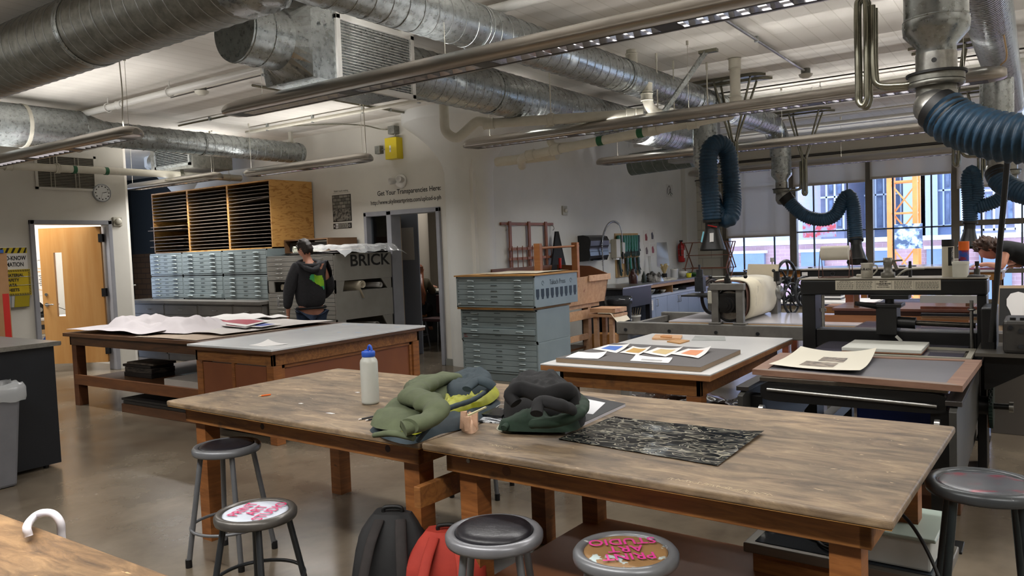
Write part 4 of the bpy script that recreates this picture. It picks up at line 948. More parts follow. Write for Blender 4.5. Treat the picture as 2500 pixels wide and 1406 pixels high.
# black pack with dark green sweater on a sketch pad
tp = thing('sketch_pad', 'large sketch pad with black and white cover under the black bag', 'sketch pad', (*Z8(1330, 1010), .8))
cor = [at(1215, 1042, z=.8), at(1380, 1060, z=.8), at(1527, 992, z=.8), at(1420, 970, z=.8)]
cor[0] = cor[1]+(cor[3]-cor[2]); 
MB().prism(cor, (0, 0, .012)).build('pages', mat('page_edges', hx('c5c5cc'), hx('a9a9b2'), sc=2, st=(1, 1, 200), rough=.6), tp)
cv = MB().prism([c+V(0, 0, .0122) for c in cor], (0, 0, .0018)).build('cover', mat('black_cover', hx('26272b'), rough=.35), tp)
u = cor[2]-cor[1]; w = cor[0]-cor[1]; zz = V(0, 0, .0142)
MB().prism([cor[1]+u*.52+w*.12+zz, cor[1]+u*.9+w*.32+zz, cor[1]+u*.9+w*.75+zz, cor[1]+u*.45+w*.6+zz], (0, 0, .0006)).build('white_panel', mat('cover_white', hx('d9dade'), rough=.3), cv)
MB().prism([cor[1]+u*.3+w*.2+zz, cor[1]+u*.42+w*.2+zz, cor[1]+u*.42+w*.27+zz, cor[1]+u*.3+w*.27+zz], (0, 0, .0006)).build('emblem', mat('cover_white2', hx('c9cace'), rough=.3), cv)
text('R', .022, INK, cor[1]+u*.36+w*.215+zz+V(0, 0, .0007), u, w, cv)
BLK = mat('black_cotton', hx('060607'), hx('0c0c0f'), sc=9, rough=.85); DGR = mat('dark_green_knit', hx('16261b'), hx('1c3022'), sc=20, rough=.9)
tk = thing('bag', 'black sling bag heaped with a dark green sweater on the sketch pad', 'bag', (*Z8(1330, 1010), .815))
pillow(MB(), pl([(1235, 1020), (1290, 1036), (1350, 1040), (1420, 1040), (1425, 1000), (1380, 975), (1280, 965), (1235, 985)], .82), .815, .165, 18, .25, 8, 11).build('bag_body', BLK, tk)
pillow(MB(), pl([(1215, 1045), (1290, 1052), (1400, 1050), (1425, 1020), (1380, 1015), (1290, 1020)], .82), .816, .07, 14, .4, 12, 12).build('sweater', DGR, tk)
puff([A8(1300, 1035, .87), A8(1360, 1030, .89), A8(1410, 1010, .9), A8(1420, 985, .89), A8(1395, 960, .87)], .035, fr=20).build('sweater_sleeve', DGR, tk)
puff([A8(1260, 985, .95), A8(1245, 965, .98), A8(1275, 950, 1.0), A8(1330, 965, .985), A8(1370, 955, 1.0), A8(1395, 960, .98), A8(1400, 990, .93)], .038, fr=18).build('bag_flap', BLK, tk)
puff([A8(1310, 1010, .95), A8(1320, 980, .985), A8(1370, 990, .97), A8(1400, 1000, .93)], .03, fr=18).build('bag_fold', BLK, tk)
puff([A8(1230, 1045, .83), A8(1250, 1030, .845), A8(1290, 1022, .85)], .02).build('sleeve_end', DGR, tk)
t = pillow(MB(), pl([(1212, 1048), (1240, 1058), (1270, 1052), (1255, 1040), (1225, 1040)]), .801, .018, 8, .9, 60, 4)
tag(t.build('rag', mat('stained_rag', hx('a8a896'), hx('5e6a52'), sc=30, lo=.45, hi=.55, rough=.8)), 'crumpled pale striped rag in front of the black bag', 'rag')
c = [at(1165, 1030, z=.8), at(1225, 1035, z=.8), at(1262, 1010, z=.8), at(1205, 1003, z=.8)]
tb_ = thing('magazine', 'thin magazine with black and white print between jacket and bag', 'magazine', (c[0]+c[2])/2)
MB().prism(c, (0, 0, .006)).build('pages', mat('magazine_print', hx('c8ccd0'), hx('22262c'), sc=14, st=(1, 4, 1), lo=.46, hi=.54, rough=.25), tb_)
tag(MB().prism([V(q.x, q.y, .807)*1 for q in (at(1175, 1020, z=.8), at(1225, 1025, z=.8), at(1245, 1008, z=.8), at(1210, 1003, z=.8))], (0, 0, .011)).build('phone', mat('phone_black', hx('121417'), rough=.15)), 'black phone lying on the magazine between jacket and bag', 'phone')
E2 = at(1218, 996, z=.815); tag(MB().tube(smooth_path([E2+V(-.02, 0, 0), E2+V(-.01, .03, .01), E2+V(.03, .02, .012), E2+V(.04, -.02, .003), E2+V(0, -.03, 0)], 6), .0015, 6).build('earphone_cable', PAPER), 'thin pale earphone cable curled beside the black bag', 'cable')
# camouflage patterned film
def camo():
    m = bpy.data.materials.new('camouflage_film'); m.use_nodes = True; MATS['camo'] = m; nt = m.node_tree; N = nt.nodes; L = nt.links; b = N['Principled BSDF']
    tc = N.new('ShaderNodeTexCoord'); mp = N.new('ShaderNodeMapping'); mp.inputs['Scale'].default_value = (1, 2.1, 1); L.new(tc.outputs['Object'], mp.inputs[0])
    n = N.new('ShaderNodeTexNoise'); n.inputs['Scale'].default_value = 11; n.inputs['Detail'].default_value = .6; n.inputs['Distortion'].default_value = 1.3; L.new(mp.outputs[0], n.inputs[0])
    r = N.new('ShaderNodeValToRGB'); r.color_ramp.interpolation = 'CONSTANT'; e = r.color_ramp.elements
    e[0].position = 0; e[0].color = hx('17181a'); e[1].position = .475; e[1].color = hx('8c887a'); k = e.new(.525); k.color = hx('26272a'); k = e.new(.6); k.color = hx('6f6d62'); k = e.new(.63); k.color = hx('141517')
    L.new(n.outputs[0], r.inputs[0]); L.new(r.outputs[0], b.inputs['Base Color']); b.inputs['Roughness'].default_value = .12
    n2 = N.new('ShaderNodeTexNoise'); n2.inputs['Scale'].default_value = 5; L.new(tc.outputs['Object'], n2.inputs[0]); bp = N.new('ShaderNodeBump'); bp.inputs['Strength'].default_value = .35; bp.inputs['Distance'].default_value = .02
    L.new(n2.outputs[0], bp.inputs['Height']); L.new(bp.outputs[0], b.inputs['Normal']); return m
cm = [at(1362, 1072, z=.802), at(1752, 1138, z=.802), at(1866, 1058, z=.802), at(1497, 1018, z=.802)]
def cf(u, v):
    p = cm[0].lerp(cm[1], u).lerp(cm[3].lerp(cm[2], u), v); return p+V(0, 0, .002+.004*abs(noise.noise(V(u*5, v*3, 1)))+.012*max(0, u-.9)*v*8)
tag(MB().grid(cf, 40, 20, .0006).build('patterned_film', camo()), 'glossy sheet of black camouflage patterned film on the right table', 'film')
tag(MB().cyl(at(1500, 1017, z=.806), at(1542, 1023, z=.806), .0035, n=6).build('pencil', mat('dark_pencil2', hx('2a2322'), rough=.4)), 'short dark pencil lying on the upper left corner of the film', 'pencil')

# ---------------------------------------------------------------- under the tables
def backpack(label, cx, cy, w, h, d, rz, m, m2, lean=.12, seed=0):
    t = thing('backpack', label, 'backpack', (cx, cy, 0), rz); M = WMAT[t.name]
    vs = []; rows = 14; n = 28
    for k in range(rows+1):
        s = k/rows; ww = w/2*(1-.1*s-.75*max(0, s-.72)**1.6*4); dd = d/2*(1.05-.35*s-.5*max(0, s-.75)*2)
        for i in range(n):
            a = 2*PI*i/n; e = .62; cx_, sy_ = math.copysign(abs(math.cos(a))**e, math.cos(a)), math.copysign(abs(math.sin(a))**e, math.sin(a))
            nn = noise.noise(V(cx_*2, sy_*2, s*4+seed))*.014
            vs.append(M @ V(cx_*(ww+nn), sy_*(dd+nn)+lean*s*s, .003+s*h))
    mb = MB(); mb.add(vs, [(k*n+i, k*n+(i+1) % n, (k+1)*n+(i+1) % n, (k+1)*n+i) for k in range(rows) for i in range(n)], 0, True)
    mb.add(vs, [tuple(range(n-1, -1, -1)), tuple(range(rows*n, (rows+1)*n))]); mb.build('pack_body', m, t)
    for sx in (-1, 1):
        MB().tube(smooth_path([M @ V(sx*w*.14, -d*.30+lean, h*.97), M @ V(sx*w*.2, -d*.5+lean*.6, h*.8), M @ V(sx*w*.26, -d*.62+lean*.2, h*.5), M @ V(sx*w*.33, -d*.55, h*.15)], 8), .024, 12, flat=.35, up=(0, 0, 1)).build('shoulder_strap', m2, t)
    MB().tube(smooth_path([M @ V(-.04, lean-.01, h*.98), M @ V(-.035, lean-.01, h*1.05), M @ V(.035, lean-.01, h*1.05), M @ V(.04, lean-.01, h*.98)], 6), .009, 10).build('grab_loop', RUBBER, t)
    MB().tube(smooth_path([M @ V(math.copysign(w*.47*(1-.25*s*s), 1)*1, .02+lean*s*s, h*(.15+.8*s)) for s in (0, .3, .6, .85)], 6), .004, 6).build('side_zip', STEEL, t)
    return t
BB = mat('black_pack_cloth', hx('101011'), hx('19191a'), sc=8, rough=.8); BB2 = mat('black_strap_cloth', hx('1e1a19'), hx('262120'), sc=20, rough=.85)
RB = mat('red_pack_cloth', hx('8e261a'), hx('9c2f20'), sc=8, rough=.8, bump=.1, bsc=50)
p = at(945, 1290, z=.42); backpack('black backpack slumped on the floor against the left table leg', p.x-.0, p.y+.0, .33, .45, .22, math.radians(30), BB, BB2, seed=3)
p = at(1085, 1330, z=.38); backpack('brick red backpack on the floor behind the black padded stool', p.x, p.y, .36, .40, .22, math.radians(32), RB, RB, seed=8)
# light table on the lower shelf
tl = thing('light_table', 'wooden light table with grey glass top on the lower shelf of the right table', 'light table', tb(3.34, 1.07, .17), RZT); ML = WMAT[tl.name]
MB().box((-.35, -.17, 0), (.34, .17, .09), M=ML).build('wood_case', PINEX, tl, bevel=.004)
MB().box((-.38, -.2, .09), (.37, .2, .13), M=ML).build('steel_rim', mat('tarnished_rim', hx('6e6a62'), rough=.35, metal=.6), tl, bevel=.005)
MB().box((-.34, -.165, .1305), (.34, .165, .133), M=ML).build('glass_panel', mat('smoked_glass', hx('2b3137'), rough=.08), tl)
tf = thing('plastic_tray', 'pale green plastic tray lid set on the light table', 'tray', tb(3.5, 1.08, .305), RZT); MF = WMAT[tf.name]
MB().box((-.14, -.16, .0), (.16, .16, .12), M=MF).build('tray_box', mat('pale_tray', hx('b9bcb8'), hx('aeb2ae'), sc=3, rough=.4), tf, bevel=.01)
MB().box((-.16, -.18, .12), (.18, .18, .135), M=MF).build('tray_lid', mat('pale_green_lid', hx('98a59c'), rough=.2), tf, bevel=.006)
tag(MB().tube(smooth_path([tb(3.5, 1.0, .31), tb(3.3, .95, .312), tb(3.22, 1.05, .312), tb(3.3, 1.15, .32), tb(3.45, 1.0, .45), tb(3.62, .6, .62), tb(3.76, .4, .5), tb(3.85, .28, .2), tb(3.86, .28, .01)], 10), .006, 10).build('power_cord', RUBBER), 'black power cord looping off the light table past the right table leg', 'cord')
tag(MB().tube(smooth_path([tb(3.05, 1.2, .31), tb(3.12, 1.1, .31), tb(3.25, 1.02, .31), tb(3.33, 1.08, .311)], 8), .005, 8).build('power_cord', mat('grey_cord', hx('8a9390'), rough=.5)), 'grey cord curled across the light table glass', 'cord')
# ---------------------------------------------------------------- flat files (drawer fronts face -Y)
def flatfile(label, x0, x1, y0, y1, z0, z1, nd, m=FLAT, hm=FLATL, hw=.085, hx2=(.2, .8), style='bar', group=None, pulled=(), base=0, labels=True, name='flat_file', cap=0, missing=(), hh=.022):
    t = thing(name, label, 'flat file', ((x0+x1)/2, (y0+y1)/2, z0), 0, group)
    MB().box((x0, y0+.018, z0), (x1, y1, z1)).build('cabinet_body', m, t, bevel=.003)
    if base: MB().box((x0+.01, y0+.03, z0-base), (x1-.01, y1-.02, z0)).build('plinth', m, t, bevel=.003)
    MB().box((x0+.02, y0+.012, z0+.02), (x1-.02, y0+.0185, z1-.02)).build('drawer_gap', FLATD, t)
    if cap: MB().box((x0-.01, y0-.005, z1), (x1+.01, y1, z1+cap)).build('wood_cap', PLYE, t)
    fr = MB()
    for a, b in (((x0, y0+.004, z0), (x0+.018, y0+.018, z1)), ((x1-.018, y0+.004, z0), (x1, y0+.018, z1)), ((x0, y0+.004, z1-.018), (x1, y0+.018, z1)), ((x0, y0+.004, z0), (x1, y0+.018, z0+.018))): fr.box(a, b)
    fr.build('face_frame', m, t)
    zz0, zz1 = z0+.022, z1-.022; dh = (zz1-zz0)/nd; W = x1-x0
    for k in range(nd):
        if k in missing: continue
        a, b = zz0+k*dh+.0025, zz0+(k+1)*dh-.0025; yo = -.03 if k in pulled else 0
        dr = MB().box((x0+.022, y0+yo, a), (x1-.022, y0+.016, b)).build('drawer', m, t, bevel=.002)
        zc = (a+b)/2
        for f in hx2:
            xc = x0+W*f; h = MB()
            if style == 'bar':
                h.prism([(xc-hw/2, y0+yo, zc+hh*.6), (xc+hw/2, y0+yo, zc+hh*.6), (xc+hw/2, y0+yo, zc-hh*.2), (xc-hw/2, y0+yo, zc-hh*.2)], (0, -.001, 0))
                h.tube([(xc-hw/2, y0+yo-.004, zc), (xc-hw/2+.008, y0+yo-.018, zc+.004), (xc+hw/2-.008, y0+yo-.018, zc+.004), (xc+hw/2, y0+yo-.004, zc)], hh*.48, 10, flat=.7)
            else:
                h.tube([(xc-hw/2, y0+yo, zc), (xc-hw/2, y0+yo-.02, zc), (xc+hw/2, y0+yo-.02, zc), (xc+hw/2, y0+yo, zc)], .005, 8)
            h.build('handle', hm, dr)
        if labels:
            xc = (x0+x1)/2; lh = MB()
            lh.box((xc-.05, y0+yo-.003, zc+.008), (xc+.05, y0+yo, zc+.022)).box((xc-.044, y0+yo-.0035, zc+.009), (xc+.044, y0+yo-.0028, zc+.017), 1)
            lh.build('label_holder', [m, FLATD], dr)
    return t
# stack beside the column
FX0, FX1 = -5.875, -4.745
f1 = flatfile('bottom blue-grey flat file of the stack beside the column, on the floor plinth', -5.86, -4.765, 7.38, 8.12, .1, .475, 5, base=.1)
f2 = flatfile('middle blue-grey flat file of the stack, its lower drawer recessed', -5.87, -4.8+.03, 7.38, 8.13, .477, .855, 5, pulled=(1,))
f3 = flatfile('top blue-grey flat file of the stack with black bottle icons on its side', FX0, FX1, 7.32, 8.3, .885, 1.25, 5)
tag(MB().box((-5.885, 7.34, .857), (-4.79, 8.2, .883)).build('plywood_board', PLYE), 'plywood board between the top and middle blue-grey flat files', 'board')
tag(MB().box((-5.89, 7.3, 1.252), (-4.73, 8.33, 1.268)).build('plywood_board', PLYE), 'plywood board lying on top of the blue-grey flat file stack', 'board')
# lettering on the side face of the top file (faces +X)
R_, U_ = (0, 1, 0), (0, 0, 1)
text('Takach Press', .083, mat('dark_teal_ink', hx('26343a'), rough=.5), (FX1+.0005, 7.83, 1.135), R_, U_, f3, sx=.82)
for yy, s in ((7.5, 1), (8.14, -1)):
    q = MB()
    for k in range(7):
        a = k*.8; c = V(FX1+.001, yy+math.cos(a)*.022, 1.16+math.sin(a)*.022); q.prism([c+V(0, -.006, 0), c+V(0, .004, -.007), c+V(0, .007, .003), c+V(0, -.001, .008)], (.0006, 0, 0))
    q.build('leaf_ornament', mat('dark_teal_ink2', hx('26343a'), rough=.5), f3)
ic = mat('icon_black', hx('10202a'), rough=.5)
caps_ = ['Wiping', 'Bone', 'Graphic', 'Litho', 'Crow', 'Relief', 'Copper', 'Stamp', 'Etch']
for k in range(9):
    y = 7.385+k*.106; z = .985+.0*k
    q = MB(); w = .034; h = .125-.0*k
    q.prism([(FX1+.0005, y-w, z+.11), (FX1+.0005, y-w, z+.03), (FX1+.0005, y-w*.6, z+.005), (FX1+.0005, y-w*.6, z-.008), (FX1+.0005, y+w*.6, z-.008), (FX1+.0005, y+w*.6, z+.005), (FX1+.0005, y+w, z+.03), (FX1+.0005, y+w, z+.11)], (.0008, 0, 0))
    q.build('bottle_icon', ic, f3)
for i, (w, z) in enumerate((('NEWSPRINT', .805), ('COPY', .742), ('FOUND', .716), ('MYLAR', .665), ('SCRAPS', .59))):
    text(w, .026, INK, (-5.845, 7.379, z), (1, 0, 0), (0, 0, 1), f2, align='LEFT', sx=.9)
text('DRY', .022, RED, (-5.83, 7.379, .54), (1, 0, 0), (0, 0, 1), f2, align='LEFT'); text('PRINT', .022, RED, (-5.83, 7.379, .515), (1, 0, 0), (0, 0, 1), f2, align='LEFT')
for k in range(5):
    text(str(54+k), .02, INK, (-5.85, 7.317, 1.2-k*.065), (1, 0, 0), (0, 0, 1), f3, align='LEFT'); text(str(79+k), .02, INK, (-5.835, 7.377, .43-k*.067), (1, 0, 0), (0, 0, 1), f1, align='LEFT')
text('JDF', .03, PAPER, (-5.85, 7.317, .915), (1, 0, 0), (0, 0, 1), f3, align='LEFT'); text('Goodnight Print Designs', .024, mat('pale_letter', hx('aab5b5'), rough=.5), (-5.6, 7.317, .975), (1, 0, 0), (0, 0, 1), f3, align='LEFT')
def sheet(label, cor, z, m, curl=.02, seed=0, name='print_sheet', cat='print', img=None, imgm=None, th=.0012, group=None, lift=(0, 0, 0, 0), fr=4):
    """loose paper: cor = four floor-plan corners; lift = corner lifts; img=(u0,v0,u1,v1)"""
    c = [V(p[0], p[1], z) for p in cor]; ctr = sum(c, Vector())/4
    def h(u, v):
        b = lift[0]*((1-u)*(1-v))**3+lift[1]*(u*(1-v))**3+lift[2]*(u*v)**3+lift[3]*((1-u)*v)**3
        return b + curl*(.5+.5*noise.noise(V(u*fr*.5, v*fr*.5, seed+.5)))*(1 if curl else 0)
    f = lambda u, v: c[0].lerp(c[1], u).lerp(c[3].lerp(c[2], u), v)+V(0, 0, h(u, v)+th)
    mb = MB().grid(f, 20, 16, th)
    if img is None: o = mb.build(name, m); return tag(o, label, cat, group)
    t = thing(name, label, cat, (ctr.x, ctr.y, z), 0, group); mb.build('paper', m, t)
    for k, (u0, v0, u1, v1) in enumerate(img if isinstance(img[0], tuple) else [img]):
        im = imgm[k] if isinstance(imgm, list) else imgm
        MB().grid(lambda u, v: f(u0+(u1-u0)*u, v0+(v1-v0)*v)+V(0, 0, .0008), 12, 10, 0).build('printed_image', im, t)
    return t
sheet('wavy cream paper lying on top of the blue-grey flat file stack', [(-5.62, 7.42), (-4.82, 7.5), (-4.85, 8.28), (-5.7, 8.2)], 1.268, CREAM, .022, 3, 'paper_sheet', 'paper')
sheet('second tan paper under the wavy sheet on the blue-grey stack', [(-5.84, 7.36), (-5.3, 7.33), (-5.2, 8.1), (-5.8, 8.2)], 1.268, mat('kraft', hx('b79060'), rough=.7), .006, 5, 'paper_sheet', 'paper')

# ---------------------------------------------------------------- long bank at the rear wall
cols = [(-12.33, -11.42), (-11.41, -10.37), (-10.36, -9.07)]
XS = [-12.33, -11.40, -10.345, -9.28]
nmc = ['left', 'middle', 'right']
for i in range(3):
    a, b = XS[i]+.003, XS[i+1]-.003
    flatfile('pale blue-grey flat file, lower one in the %s column under the plywood rack' % nmc[i], a, b, 7.22, 8.1, .955, 1.32, 5, hw=.1, hx2=(.22, .78), group='flat files under the plywood rack', hh=.034, pulled=((0,) if i == 1 else ()))
    flatfile('pale blue-grey flat file, upper one in the %s column directly under the plywood rack' % nmc[i], a, b, 7.22, 8.1, 1.335, 1.7, 5, hw=.1, hx2=(.22, .78), group='flat files under the plywood rack', hh=.034)
tw = tag(MB().box((-12.6, 6.9, .905), (-9.08, 8.12, .953)).build('counter_top', BROWNF, bevel=.006), 'brown-grey counter top carrying the pale blue-grey flat files', 'counter')
DX = [-12.45, -11.55, -10.65, -9.88+.1, -9.1]
for i in range(4):
    flatfile('brown-grey plan chest in the long low bank, %s' % ('leftmost beside the ladder', 'second from the ladder', 'third from the ladder', 'beside the tall grey file')[i], DX[i]+.002, DX[i+1]-.002, 6.96, 8.08, .1, .903, 5, m=BROWNF, hm=STEEL, hw=.09, hx2=(.5,), style='wire', labels=False, name='plan_chest', group='low plan chests', base=.1)
# rack of boards
RX0, RX1, RY0, RY1, RZ0, RZ1 = -12.40, -9.31, 7.36, 8.15, 1.705, 2.69
t = thing('drying_rack', 'plywood rack with three bays of thin boards standing on the flat files', 'rack', ((RX0+RX1)/2, 7.75, RZ0))
bays = [(-12.38, -11.40), (-11.36, -10.35), (-10.31, -9.335)]
MB().box((RX1-.02, RY0, RZ0), (RX1, RY1, RZ1)).build('side_panel', PLY, t); MB().box((RX0, RY0, RZ0), (RX0+.02, RY1, RZ1)).build('side_panel', PLY, t)
MB().box((RX0, RY0, RZ1), (RX1, RY1, RZ1+.02)).build('top_panel', PLY, t); MB().box((RX0, RY0, RZ0), (RX1, RY1, RZ0+.018)).build('bottom_panel', PLY, t)
MB().box((RX0+.02, RY1-.01, RZ0+.018), (RX1-.02, RY1, RZ1)).build('back_panel', mat('dark_rack_back', hx('2a1c10'), rough=.8), t)
for xm in (-11.38, -10.33): MB().box((xm-.02, RY0+.001, RZ0+.018), (xm+.02, RY1-.01, RZ1)).build('divider', PLY, t)
for bi, (a, b) in enumerate(bays):
    cl = MB(); k = 0; z = RZ0+.05
    while z < RZ1-.04:
        for xx in (a+.001, b-.012): cl.box((xx, RY0+.002, z-.012), (xx+.011, RY1-.03, z-.002))
        z += .0545; k += 1
    cl.build('runner_strips', PLYE, t)
    z = RZ0+.05; k = 0; first = None
    lab = 'thin brown board in the %s bay of the plywood rack' % ('leftmost', 'middle', 'rightmost')[bi]
    skip = {0: (5, 8), 1: (), 2: ()}[bi]
    while z < RZ1-.04:
        if k not in skip:
            out = {0: {1: .09, 3: .09, 6: .11, 7: .06, 2: .02}, 1: {}, 2: {}}[bi].get(k, random.uniform(.002, .018))
            tilt = random.uniform(-.006, .006) + (.03 if (bi == 2 and k == 12) else 0); w0, w1 = (a+.004, b-.004)
            dz0, dz1 = 0, 0
            if bi == 2 and k == 12: dz1 = .045; dz0 = -.004
            if first is None:
                bx = MB(); c = [(w0, RY0, 0), (w1, RY0, 0), (w1, RY1-.05, 0), (w0, RY1-.05, 0)]; bx.prism(c, (0, 0, .009))
                first = bx.build('drawing_board', TRAY); tag(first, lab, 'board', 'boards in the %s rack bay' % ('left', 'middle', 'right')[bi]); cx = first.location.x; cy = first.location.y
                first.location = (cx, cy-out, z)
            else:
                o = first.copy(); COL.objects.link(o); o.location = (cx, cy-out, z+(dz0+dz1)/2); o.rotation_euler = (0, -math.atan2(dz1-dz0, w1-w0) if dz1 else 0, 0)
            if dz1: o['label'] = 'tilted thin board in the upper part of the rightmost rack bay'; del o['group']
        z += .0545; k += 1
# tall grey file with the standing man in front
BX0, BX1, BY0, BY1 = -9.04, -7.665, 7.02, 8.1
b1 = flatfile('upper tall grey file with hand lettered BRICK on its side', BX0, BX1, BY0, BY1, 1.225, 1.585, 5, m=TANF, hm=STEEL, hw=.12, hx2=(.2, .8), style='wire', labels=False)
b2 = flatfile('middle grey file of the tall stack with rolled paper above it', BX0, BX1, BY0, BY1, .7, 1.08, 6, m=TANF, hm=STEEL, hw=.12, hx2=(.2, .8), style='wire', labels=False)
b3 = flatfile('bottom grey file of the tall stack on the floor', BX0, BX1, BY0, BY1, .0, .5, 5, m=TANF, hm=STEEL, hw=.12, hx2=(.2, .8), style='wire', labels=False)
def spacer(par, z0, z1, dz=.0):
    q = MB()
    q.prism([(BX1-.02, BY0, z0), (BX1-.02, BY0+.13, z0), (BX1-.02, BY0+.17, z1), (BX1-.02, BY0, z1)], (.02, 0, 0)); q.prism([(BX1-.02, BY1, z0), (BX1-.02, BY1, z1), (BX1-.02, BY1-.22, z1), (BX1-.02, BY1-.1, z0)], (.02, 0, 0))
    q.prism([(BX0, BY0, z0), (BX0+.14, BY0, z0), (BX0+.14, BY0, z1), (BX0, BY0, z1)], (0, .02, 0)); q.prism([(BX1-.3, BY0, z0), (BX1, BY0, z0), (BX1, BY0, z1), (BX1-.3, BY0, z1)], (0, .02, 0)); q.box((BX0, BY0, z0), (BX0+.02, BY1, z1)); q.box((BX0, BY1-.02, z0), (BX1, BY1, z1))
    return q.build('open_stand', TANF, par)
spacer(b1, 1.08, 1.225); spacer(b2, .5, .7)
text('BRICK', .22, INK, (BX1+.001, 7.68, 1.415), (0, 1, 0), (0, 0, 1), b1, bold=.004, sx=1.25)
# rolled papers in the slot
def roll(label, c, axis, R, L, m, turns=2.2, th=.004, open_=.1):
    a = V(axis).normalized(); x, y = basis(a); pts = []; n = int(turns*24)
    for i in range(n+1):
        s = i/n; r = R*(.45+.55*s); an = 2*PI*turns*s; pts.append(x*math.cos(an)*r+y*math.sin(an)*r)
    pts.append(pts[-1]+(pts[-1]-pts[-2]).normalized()*open_)
    c = V(c); vs = []; mb = MB()
    for p in pts: vs += [c+p-a*L/2, c+p+a*L/2]
    mb.add(vs, [(2*i, 2*i+2, 2*i+3, 2*i+1) for i in range(len(pts)-1)], 0, True)
    o = mb.build('paper_roll', m); sd = o.modifiers.new('solid', 'SOLIDIFY'); sd.thickness = th
    return tag(o, label, 'paper roll')
roll('large loosely rolled cream paper in the side slot of the grey file', (-8.0, 7.52, 1.155), (1, -.1, 0), .062, .75, CREAM, 1.6, .006, .16)
roll('smaller white roll beside the big roll in the side slot', (-8.0, 7.85, 1.13), (1, 0, 0), .042, .7, mat('grey_white_paper', hx('b3b1ad'), rough=.7), 2.4, .003, .0)
roll('cream roll seen through the front slot of the grey file', (-8.75, 7.3, 1.14), (.3, 1, 0), .05, .45, CREAM, 1.5, .004, .1)
roll('grey roll in the lowest side opening of the grey file', (-8.0, 7.75, .57), (1, 0, 0), .06, .7, mat('grey_roll', hx('8d8b86'), rough=.7), 1.5, .004, .2)
# keys hanging on the front
t = thing('key_ring', 'bunch of keys hanging from a drawer of the grey file', 'keys', (-8.78, 6.98, .96))
MB().torus((-8.78, 6.985, .985), (0, 1, .1), .02, .003, 20, 6).build('ring', CHROME, t)
for k, dx in enumerate((-.02, 0, .018)): MB().box((-8.785+dx, 6.98, .9-k*.01), (-8.775+dx, 6.984, .965)).cyl((-8.78+dx, 6.979, .965), (-8.78+dx, 6.986, .965), .012, n=12).build('key', CHROME, t)
# papers under plastic on top
for k in range(4):
    sheet(('big white sheets', 'white sheet under the plastic', 'white sheet sticking out', 'tan sheet under the plastic')[k] + ' on top of the tall grey file, layer %s' % ('lowest', 'second', 'third', 'upper')[k], [(-8.7+k*.12, 7.1-.02*k), (-7.62+.02*k, 7.05+.03*k), (-7.6-.06*k, 8.05-.05*k), (-8.5+.1*k, 8.0)], 1.587+.012*k, PAPER if k < 3 else TAN, .03, k, 'paper_sheet', 'paper', lift=(0, 0, 0, .02))
PF = bpy.data.materials.new('clear_film'); PF.use_nodes = True; b_ = PF.node_tree.nodes['Principled BSDF']; b_.inputs['Base Color'].default_value = hx('cfd2d3'); b_.inputs['Roughness'].default_value = .15; b_.inputs['Alpha'].default_value = .38
def film(u, v):
    x = -8.35+.95*u; y = 6.97+1.2*v; e = max(0, abs(u-.45)*2-.8)+max(0, abs(v-.5)*2-.8)
    return (x, y, 1.70 + .03*noise.noise(V(u*5, v*6, 2)) + .02*noise.noise(V(u*14, v*15, 7)) - e*.32*(1 if u > .4 or v < .5 else .3))
tag(MB().grid(film, 50, 50).build('plastic_cover', PF), 'clear plastic film draped over the papers on the grey file', 'plastic film')
sheet('dark folder lying at the left on top of the tall grey file', [(-9.02, 7.1), (-8.62, 7.05), (-8.5, 7.9), (-9.0, 7.95)], 1.585, DARKP, .03, 9, 'folder', 'folder')
# white roll end and shelf box behind the man's head
roll('white paper roll lying on the grey file behind the man in the hoodie', (-8.55, 7.35, 1.66), (.5, 1, 0), .055, .4, mat('greenish_white', hx('c9ccbc'), rough=.6), 1.4, .004, 0)
t = thing('wooden_box', 'open brown wooden box on the flat files right of the plywood rack', 'box', (-9.0, 7.9, 1.7))
MB().box((-9.29, 7.55, 1.62), (-8.35, 8.12, 1.64)).box((-9.29, 7.55, 1.80), (-8.35, 8.12, 1.82)).box((-9.29, 7.55, 1.64), (-9.27, 8.12, 1.8)).box((-8.37, 7.55, 1.64), (-8.35, 8.12, 1.8)).build('box_case', mat('brown_box_wood', hx('6f5238'), hx('62472f'), sc=4, rough=.6), t)
MB().box((-9.25, 7.62, 1.64), (-8.4, 7.64, 1.77)).build('dark_contents', DARKP, t)
# step ladder at the bank's left end
t = thing('ladder', 'folded aluminium ladder leaning at the left end of the plan chests', 'ladder', (-12.6, 6.75, 0))
for dx in (0, -.28): MB().tube(smooth_path([(-12.35+dx, 6.62, 0), (-12.4+dx, 6.66, .7), (-12.42+dx, 6.7, 1.05), (-12.4+dx, 6.8, 1.17), (-12.32+dx, 6.95, 1.2)], 6), .014, 10).build('rail', STEEL, t)
for z in (.3, .6, .95): MB().box((-12.7, 6.58, z), (-12.38, 6.85, z+.03)).build('step', RUBBER, t)
# ---------------------------------------------------------------- butcher-paper table and white cabinet table (left middle)
Z = .82
t = thing('cabinet_table', 'white topped cabinet table with brown panelled sides, left of the brown tables', 'table', (-5.8, 5.0, 0))
x0, x1, y0, y1 = -6.40, -5.215, 4.05, 5.97
MB().box((x0, y0, Z-.018), (x1, y1, Z)).build('laminate_top', LAMB, t, bevel=.002)
MB().box((x0+.003, y0+.003, Z-.05), (x1-.003, y1-.003, Z-.0185)).build('top_edge', PINED, t, bevel=.004)
a = MB(); i = .05
a.box((x0+i, y0+i, Z-.15), (x1-i, y0+i+.03, Z-.051)).box((x0+i, y1-i-.03, Z-.15), (x1-i, y1-i, Z-.051)).box((x0+i, y0+i, Z-.15), (x0+i+.03, y1-i, Z-.051)).box((x1-i-.03, y0+i, Z-.15), (x1-i, y1-i, Z-.051)); a.build('apron', PINEX, t, bevel=.003)
